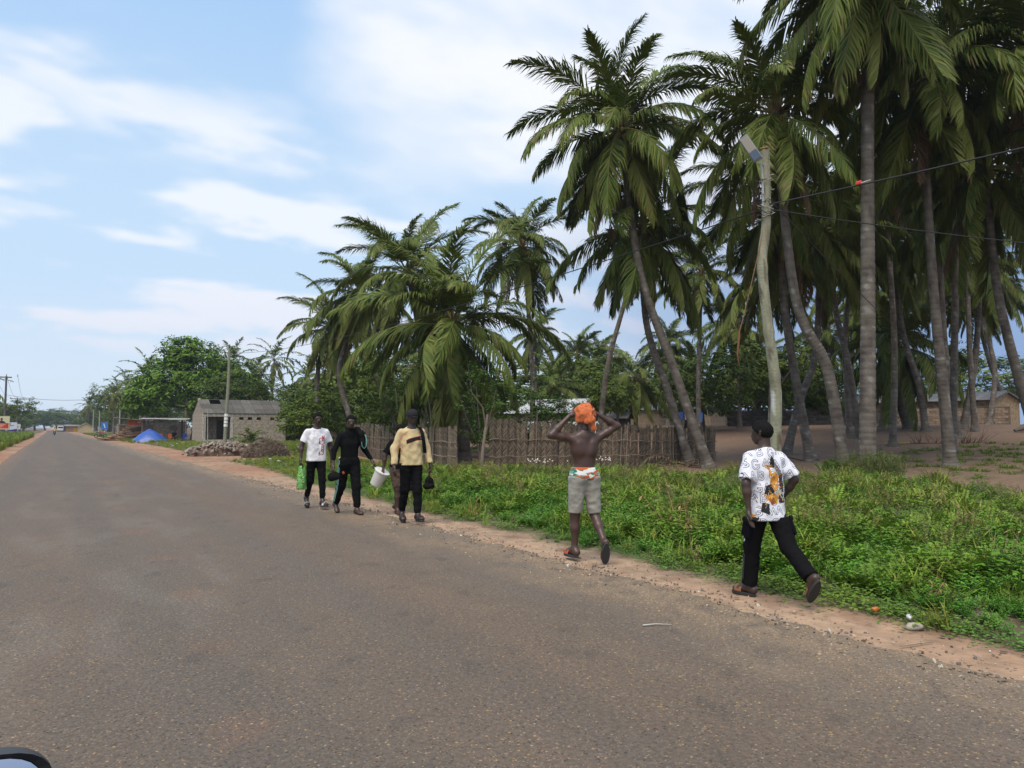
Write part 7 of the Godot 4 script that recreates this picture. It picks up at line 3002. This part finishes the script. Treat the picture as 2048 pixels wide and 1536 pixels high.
	q = person({at = V(4.31, floor_at(4.31, -13.5), -13.5), turn = PI - 0.02, cell = 0.0125, shoes = "slides",
		label = "person in a white shirt with red lettering carrying a green bag",
		skin = Color(0.050, 0.030, 0.023),
		legs = [[-8.0, 22.0, -30.0, 4.0, 0.02], [12.0, 5.0, 4.0, 8.0, 0.0]],
		arms = [[V(0.27, 1.15, 0.04), V(0.30, 0.91, -0.02), V(-0.9, 0, 0.2), 0.9], [V(-0.27, 1.15, 0.03), V(-0.285, 0.90, -0.02), V(0.9, 0, 0.2), 0.5]],
		bottom = {name = "trousers", long = 1.88, ease = 0.004, cuff = 0.042, mat = slack},
		top = {name = "shirt", ease = 0.026, sleeve = 0.74, hem = 0.85, print = script_shirt(), y0 = 0.84, wide = 0.62, tall = 0.66}})
	q.node.scale = Vector3.ONE * 1.01
	carrier_bag(q.grip0)
	# far figures
	q = person({at = V(12.1, 0.0, -89.8), turn = PI - 0.4, cell = 0.03, head_cell = 0.016, hand_cell = 0.009, drop = 0.47,
		label = "person in dark clothes sitting under the shed roof",
		legs = [[82.0, 80.0, 0.0, 5.0, 0.1], [80.0, 78.0, 0.0, 5.0, 0.1]],
		arms = [[V(0.27, 1.16, -0.05), V(0.2, 1.0, -0.26), V(-0.3, -1, 0), 0.4], [V(-0.27, 1.16, -0.05), V(-0.2, 1.0, -0.26), V(0.3, -1, 0), 0.4]],
		bottom = {name = "trousers", long = 1.9, ease = 0.01, mat = slack}, top = {name = "shirt", ease = 0.03, sleeve = 0.8, hem = 0.9, mat = black}})
	chair(V(12.15, 0, -90.0), Color(0.05, 0.05, 0.055), "dark chair under the seated person")
	person({at = V(14.6, 0.0, -84.9), turn = PI - 0.3, cell = 0.03, head_cell = 0.016, hand_cell = 0.009, drop = 0.62, lean = 0.35,
		label = "person in a yellow shirt squatting by the unfinished building",
		legs = [[112.0, 140.0, 0.0, 5.0, 0.12], [108.0, 138.0, 0.0, 5.0, 0.12]],
		arms = [[V(0.26, 1.2, -0.14), V(0.15, 1.08, -0.36), V(-0.3, -1, 0), 0.4], [V(-0.26, 1.2, -0.14), V(-0.15, 1.08, -0.36), V(0.3, -1, 0), 0.4]],
		bottom = {name = "trousers", long = 1.9, ease = 0.01, mat = slack}, top = {name = "shirt", ease = 0.03, sleeve = 0.8, hem = 0.9, mat = paint(0.62, 0.46, 0.06, 0.9)}})
	person({at = V(0.9, 0.02, -168.25), turn = PI, cell = 0.035, head_cell = 0.018, hand_cell = 0.01, drop = 0.10, lean = 0.1,
		label = "person in a yellow and orange shirt riding the far motorcycle",
		legs = [[66.0, 84.0, 0.0, 8.0, 0.14], [66.0, 84.0, 0.0, 8.0, 0.14]],
		arms = [[V(0.34, 1.2, -0.14), V(0.36, 1.08, -0.40), V(-0.2, -1, 0), 0.8], [V(-0.34, 1.2, -0.14), V(-0.36, 1.08, -0.40), V(0.2, -1, 0), 0.8]],
		bottom = {name = "trousers", long = 1.9, ease = 0.01, mat = slack}, top = {name = "shirt", ease = 0.05, sleeve = 1.6, hem = 0.9, mat = paint(0.72, 0.38, 0.04, 0.8)}})


func boy_details(q: Dictionary) -> void:
	var o: Node3D = q.node
	var l: Array = q.legs[1]
	for i in 2: # cargo pockets with flaps
		l = q.legs[i]
		var s := 1.0 if i == 0 else -1.0
		var ax: Vector3 = (l[0] - l[1]).normalized()
		var side := V(s, 0, 0)
		side = (side - ax * side.dot(ax)).normalized()
		var bs := Basis(side, ax, side.cross(ax)).orthonormalized()
		var at: Vector3 = l[0].lerp(l[1], 0.58) + q.up + side * 0.092
		var b := MB.new()
		b.col = Color(0.011, 0.011, 0.012)
		b.box(at, V(0.035, 0.17, 0.14), bs, 0.012)
		var p := part(q.bottom, "pocket", b.mesh(), MT.cloth, -q.up)
		b = MB.new()
		b.col = Color(0.014, 0.014, 0.015)
		b.box(at + ax * 0.085 + side * 0.008, V(0.04, 0.05, 0.15), bs, 0.01)
		part(p, "flap", b.mesh(), MT.cloth)
		if i == 1: # small pale emblem under the pocket
			b = MB.new()
			b.col = Color(0.55, 0.55, 0.56)
			var c: Vector3 = l[0].lerp(l[1], 0.86) + q.up + side * 0.094 + bs.z * 0.01
			b.box(c, V(0.006, 0.028, 0.016), bs, 0.002)
			part(q.bottom, "emblem", b.mesh(), MT.cloth, -q.up)
			# faint grey scribble down the seam
			b = MB.new()
			b.col = Color(0.10, 0.10, 0.105)
			for k in 7:
				var c2: Vector3 = l[1].lerp(l[2], 0.25 + 0.09 * k) + q.up
				var pts := PackedVector3Array()
				var rr := PackedFloat32Array()
				for j in 7:
					var a := TAU * j / 6.0
					pts.append(c2 + V(-0.086, cos(a) * 0.022, sin(a) * 0.018 - 0.01))
					rr.append(0.0028)
				b.tube(pts, rr, 4)
			part(q.bottom, "seam_print", b.mesh(), MT.cloth, -q.up)


func head_cloth(q: Dictionary) -> void:
	var o: Node3D = q.node
	var T: Transform3D = q.T
	var f := Field.new()
	f.cell = 0.008
	f.k = 0.010
	f.sd = 9
	f.crease = 0.022
	f.crease_scale = Vector3(17, 8, 17)
	var c := V(0, 1.655, 0)
	f.bone(T * (c + V(0, 0.03, 0.03)), T * (c + V(0, 0.04, -0.03)), 0.098, 0.095)
	f.bone(T * (c + V(-0.06, 0.07, 0.05)), T * (c + V(0.05, 0.09, 0.03)), 0.05, 0.055)
	f.bone(T * (c + V(-0.07, 0.01, 0.08)), T * (c + V(-0.05, -0.05, 0.09)), 0.04, 0.025)
	f.bone(T * (c + V(0.03, 0.05, 0.10)), T * (c + V(0.05, -0.05, 0.115)), 0.042, 0.035)
	f.bone(T * (c + V(0.05, -0.05, 0.115)), T * (c + V(0.105, -0.15, 0.115)), 0.036, 0.016)
	f.bone(T * (c + V(0.07, 0.06, 0.06)), T * (c + V(0.11, 0.0, 0.06)), 0.045, 0.03)
	f.bone(T * (c + V(-0.09, 0.06, 0.02)), T * (c + V(-0.10, -0.05, 0.05)), 0.035, 0.02)
	f.bone(T * (c + V(-0.02, 0.02, 0.11)), T * (c + V(-0.025, -0.075, 0.115)), 0.03, 0.02)
	f.bone(T * (c + V(0.08, -0.04, 0.10)), T * (c + V(0.075, -0.16, 0.11)), 0.026, 0.014)
	f.bone(T * (c + V(-0.03, 0.11, 0.02)), T * (c + V(0.05, 0.12, 0.04)), 0.035, 0.03)
	var b := MB.new()
	f.build(b)
	part(o, "head_cloth", b.mesh(), paint(0.52, 0.135, 0.045, 0.9), q.up)


func beige_details(q: Dictionary) -> void:
	var o: Node3D = q.node
	var T: Transform3D = q.T
	var b := MB.new() # strap over the left shoulder
	b.col = Color(0.015, 0.015, 0.016)
	var pts: Array = [V(-0.135, 1.12, 0.16), V(-0.14, 1.36, 0.14), V(-0.125, 1.475, 0.03), V(-0.13, 1.40, -0.115), V(-0.155, 1.25, -0.135), V(-0.2, 1.08, -0.07)]
	var path := spline(pts, 24)
	var w := 0.03
	for j in 2:
		for i in 25:
			var p: Vector3 = path[i]
			b.vert(T * (p + V(w * (1.0 if j else -1.0), 0, 0) + (p - V(-0.13, 1.3, 0.01)).normalized() * 0.012) + q.up)
	for i in 24:
		b.face(i, i + 25, i + 26)
		b.face(i, i + 26, i + 1)
	part(o, "shoulder_strap", b.mesh(), MT.cloth)
	var at: Vector3 = q.grip1
	pouch("small black pouch dangling on its strap from the hand of the person in beige", at + V(0, 0.01, 0), Color(0.012, 0.012, 0.013), 0.10)


func pouch(label: String, grip: Vector3, c: Color, drop: float) -> void:
	var o := thing("pouch", label, "bag", grip - V(0, drop + 0.22, 0))
	var f := Field.new()
	f.cell = 0.011
	f.k = 0.012
	f.crease = 0.008
	f.crease_scale = Vector3(14, 10, 14)
	f.bone(V(-0.05, 0.06, 0), V(0.05, 0.06, 0), 0.055, 0.05)
	f.bone(V(-0.025, 0.15, 0), V(0.03, 0.15, 0), 0.045, 0.045)
	f.bone(V(0, 0.2, 0), V(0, 0.22, 0), 0.035, 0.02)
	var b := MB.new()
	b.col = c
	f.build(b)
	part(o, "sack", b.mesh(), MT.cloth)
	b = MB.new()
	b.col = c
	for s: float in [-1.0, 1.0]:
		b.tube(PackedVector3Array([V(0.012 * s, 0.2, 0), V(0.01 * s, 0.2 + drop * 0.5, 0), V(0.0, 0.22 + drop + 0.01, 0)]), PackedFloat32Array([0.006, 0.006, 0.006]), 5)
	part(o, "strap", b.mesh(), MT.cloth)


func track_details(q: Dictionary) -> void:
	var T: Transform3D = q.T
	for i in 2: # three pale stripes down each outer seam
		var l: Array = q.legs[i]
		var s := 1.0 if i == 0 else -1.0
		for k in 3:
			var b := MB.new()
			b.col = Color(0.27, 0.50, 0.45)
			var pts: Array = [l[0] + V(s * 0.112, 0.05, 0), l[0].lerp(l[1], 0.5) + V(s * 0.096, 0, 0), l[1] + V(s * 0.081, 0, 0), l[1].lerp(l[2], 0.5) + V(s * 0.071, 0, 0), l[1].lerp(l[2], 0.84) + V(s * 0.063, 0, 0)]
			var path := spline(pts, 18)
			var off := (k - 1) * 0.021 - 0.022
			for j in 2:
				for p in path:
					var z := off + (0.006 if j else -0.006)
					b.vert(p + V(-s * z * z * 5.0 + s * 0.006, 0, z) + q.up)
			for j in 18:
				b.face(j, j + 19, j + 20)
				b.face(j, j + 20, j + 1)
			part(q.bottom, "stripe", b.mesh(), MT.cloth, -q.up)
	var l0: Array = q.legs[0]
	var b := MB.new()
	b.col = Color(0.45, 0.11, 0.04)
	b.ball(l0[0].lerp(l0[1], 0.42) + q.up + V(0.03, 0, -0.096), V(0.026, 0.03, 0.012), 10)
	part(q.bottom, "emblem", b.mesh(), MT.cloth, -q.up)
	# the black jacket thrown over the left shoulder
	var f := Field.new()
	f.cell = 0.010
	f.k = 0.012
	f.sd = 4
	f.crease = 0.016
	f.crease_scale = Vector3(18, 9, 18)
	f.bone(T * V(-0.10, 1.44, 0.08), T * V(-0.13, 1.50, 0.0), 0.05, 0.05)
	f.bone(T * V(-0.13, 1.50, 0.0), T * V(-0.17, 1.43, -0.10), 0.055, 0.055)
	f.bone(T * V(-0.17, 1.43, -0.10), T * V(-0.20, 1.20, -0.12), 0.055, 0.05)
	f.bone(T * V(-0.15, 1.46, 0.06), T * V(-0.23, 1.24, 0.10), 0.05, 0.045)
	var m := MB.new()
	m.col = Color(0.012, 0.013, 0.014)
	f.build(m)
	var jk := part(q.node, "slung_jacket", m.mesh(), MT.cloth, q.up)
	m = MB.new()
	m.col = Color(0.20, 0.50, 0.42)
	m.tube(spline([T * V(-0.20, 1.45, -0.13), T * V(-0.245, 1.36, -0.15), T * V(-0.25, 1.26, -0.16), T * V(-0.21, 1.18, -0.17), T * V(-0.16, 1.22, -0.175), T * V(-0.15, 1.3, -0.17)], 16), PackedFloat32Array([0.008, 0.009, 0.010, 0.010, 0.009, 0.008, 0.006, 0.005, 0.004, 0.004, 0.004, 0.004, 0.004, 0.004, 0.004, 0.004, 0.003]), 6)
	part(jk, "mint_trim", m.mesh(), MT.cloth)


func bucket(grip: Vector3) -> void:
	var ax := V(0.30, 0.86, 0.42).normalized()
	var x := ax.cross(V(0, 0, 1)).normalized()
	var bs := Basis(x, ax, x.cross(ax))
	var at := grip + V(0.10, -0.20, 0.06)
	var o := thing("bucket", "white plastic bucket with lid tilted at the person's knee", "bucket", at)
	var mk := func(prof: Array, c: Color) -> ArrayMesh:
		var b := MB.new()
		b.col = c
		var n := 28
		for p in prof:
			for k in n:
				var a := TAU * k / n
				b.vert(bs * V(cos(a) * p[0], p[1], sin(a) * p[0]))
		for j in prof.size() - 1:
			for k in n:
				var a := j * n + k
				var c2 := j * n + (k + 1) % n
				b.face(a, a + n, c2 + n)
				b.face(a, c2 + n, c2)
		return b.mesh()
	var wht := Color(0.62, 0.61, 0.58)
	part(o, "pail", mk.call([[0.001, -0.155], [0.098, -0.155], [0.104, -0.148], [0.128, 0.13], [0.128, 0.13], [0.128, 0.131]], wht), MT.gloss)
	part(o, "lid", mk.call([[0.128, 0.118], [0.142, 0.118], [0.143, 0.123], [0.143, 0.14], [0.139, 0.145], [0.132, 0.145], [0.126, 0.139], [0.001, 0.139]], Color(0.72, 0.72, 0.71)), MT.gloss)
	var b := MB.new()
	b.col = Color(0.5, 0.5, 0.5)
	var pts: Array = [bs * V(0, 0.105, 0.135), (grip - at) + V(0.0, 0.0, 0.03), (grip - at) + V(0, 0.005, -0.02), bs * V(0, 0.105, -0.135)]
	var path := spline(pts, 18)
	var rr := PackedFloat32Array()
	rr.resize(path.size())
	rr.fill(0.0045)
	b.tube(path, rr, 6)
	part(o, "handle", b.mesh(), MT.gloss)


func hand_cap(grip: Vector3) -> void:
	var o := thing("carried_cap", "black cap carried in the hand beside the white shirt", "cap", grip - V(0, 0.12, 0))
	var f := Field.new()
	f.cell = 0.01
	f.k = 0.01
	f.bone(V(-0.03, 0.02, 0), V(0.03, 0.02, 0), 0.085, 0.085)
	f.planes.append([V(0.35, -1, 0).normalized(), 0.04])
	var b := MB.new()
	b.col = Color(0.012, 0.012, 0.013)
	f.build(b)
	part(o, "crown", b.mesh(), MT.cloth)
	b = MB.new()
	b.col = Color(0.012, 0.012, 0.013)
	b.ball(V(0.10, -0.02, 0.0), V(0.075, 0.012, 0.075), 12, Basis(Vector3.BACK, -0.45))
	part(o, "bill", b.mesh(), MT.cloth)


func carrier_bag(grip: Vector3) -> void:
	var o := thing("carrier_bag", "light green patterned shopping bag hanging from a hand", "bag", grip - V(0, 0.48, 0))
	var im := Image.create(128, 256, false, Image.FORMAT_RGB8)
	im.fill(Color(0.50, 0.80, 0.44))
	var g := RandomNumberGenerator.new()
	g.seed = 2
	for i in 160:
		var p := Vector2(g.randf_range(0, 128), g.randf_range(0, 256))
		stroke(im, [p, p + Vector2(g.randf_range(-8, 8), g.randf_range(-8, 8))], g.randf_range(4, 9), [Color(0.50, 0.32, 0.2), Color(0.22, 0.52, 0.22), Color(0.78, 0.92, 0.62), Color(0.55, 0.42, 0.25)][i % 4])
	for y in [60, 120, 180]:
		im.fill_rect(Rect2i(0, y, 128, 3), Color(0.3, 0.6, 0.25))
	var m := fabric(im, 0.5)
	var b := MB.new()
	b.col = Color.WHITE
	var nx := 12
	var ny := 14
	for side: float in [1.0, -1.0]:
		var first := b.v.size()
		for j in ny + 1:
			for i in nx + 1:
				var u := float(i) / nx
				var v := float(j) / ny
				var w := lerpf(0.125, 0.095, v)
				var bulge := 0.055 * sin(PI * u) * (0.35 + 0.65 * sin(PI * clampf(v * 0.9 + 0.1, 0, 1))) + 0.008 * sin(u * 17.0 + v * 9.0)
				b.vert(V((u - 0.5) * 2.0 * w, v * 0.42 + 0.02 * sin(u * 9.0) * v, side * bulge), Vector2(u, 1.0 - v))
		for j in ny:
			for i in nx:
				var a := first + j * (nx + 1) + i
				if side > 0.0:
					b.face(a, a + 1, a + nx + 2)
					b.face(a, a + nx + 2, a + nx + 1)
				else:
					b.face(a, a + nx + 2, a + 1)
					b.face(a, a + nx + 1, a + nx + 2)
	part(o, "sack", b.mesh(), m, Vector3.ZERO, Basis(Vector3.UP, 0.5))
	for s: float in [-1.0, 1.0]:
		b = MB.new()
		b.col = Color(0.30, 0.62, 0.16)
		b.tube(PackedVector3Array([V(-0.05, 0.41, 0.02 * s), V(-0.015, 0.46, 0.01 * s), V(0.015, 0.475, 0.0), V(0.05, 0.41, 0.02 * s)]), PackedFloat32Array([0.014, 0.009, 0.009, 0.014]), 6, true, 0.5)
		part(o, "handle", b.mesh(), MT.cloth, Vector3.ZERO, Basis(Vector3.UP, 0.5))
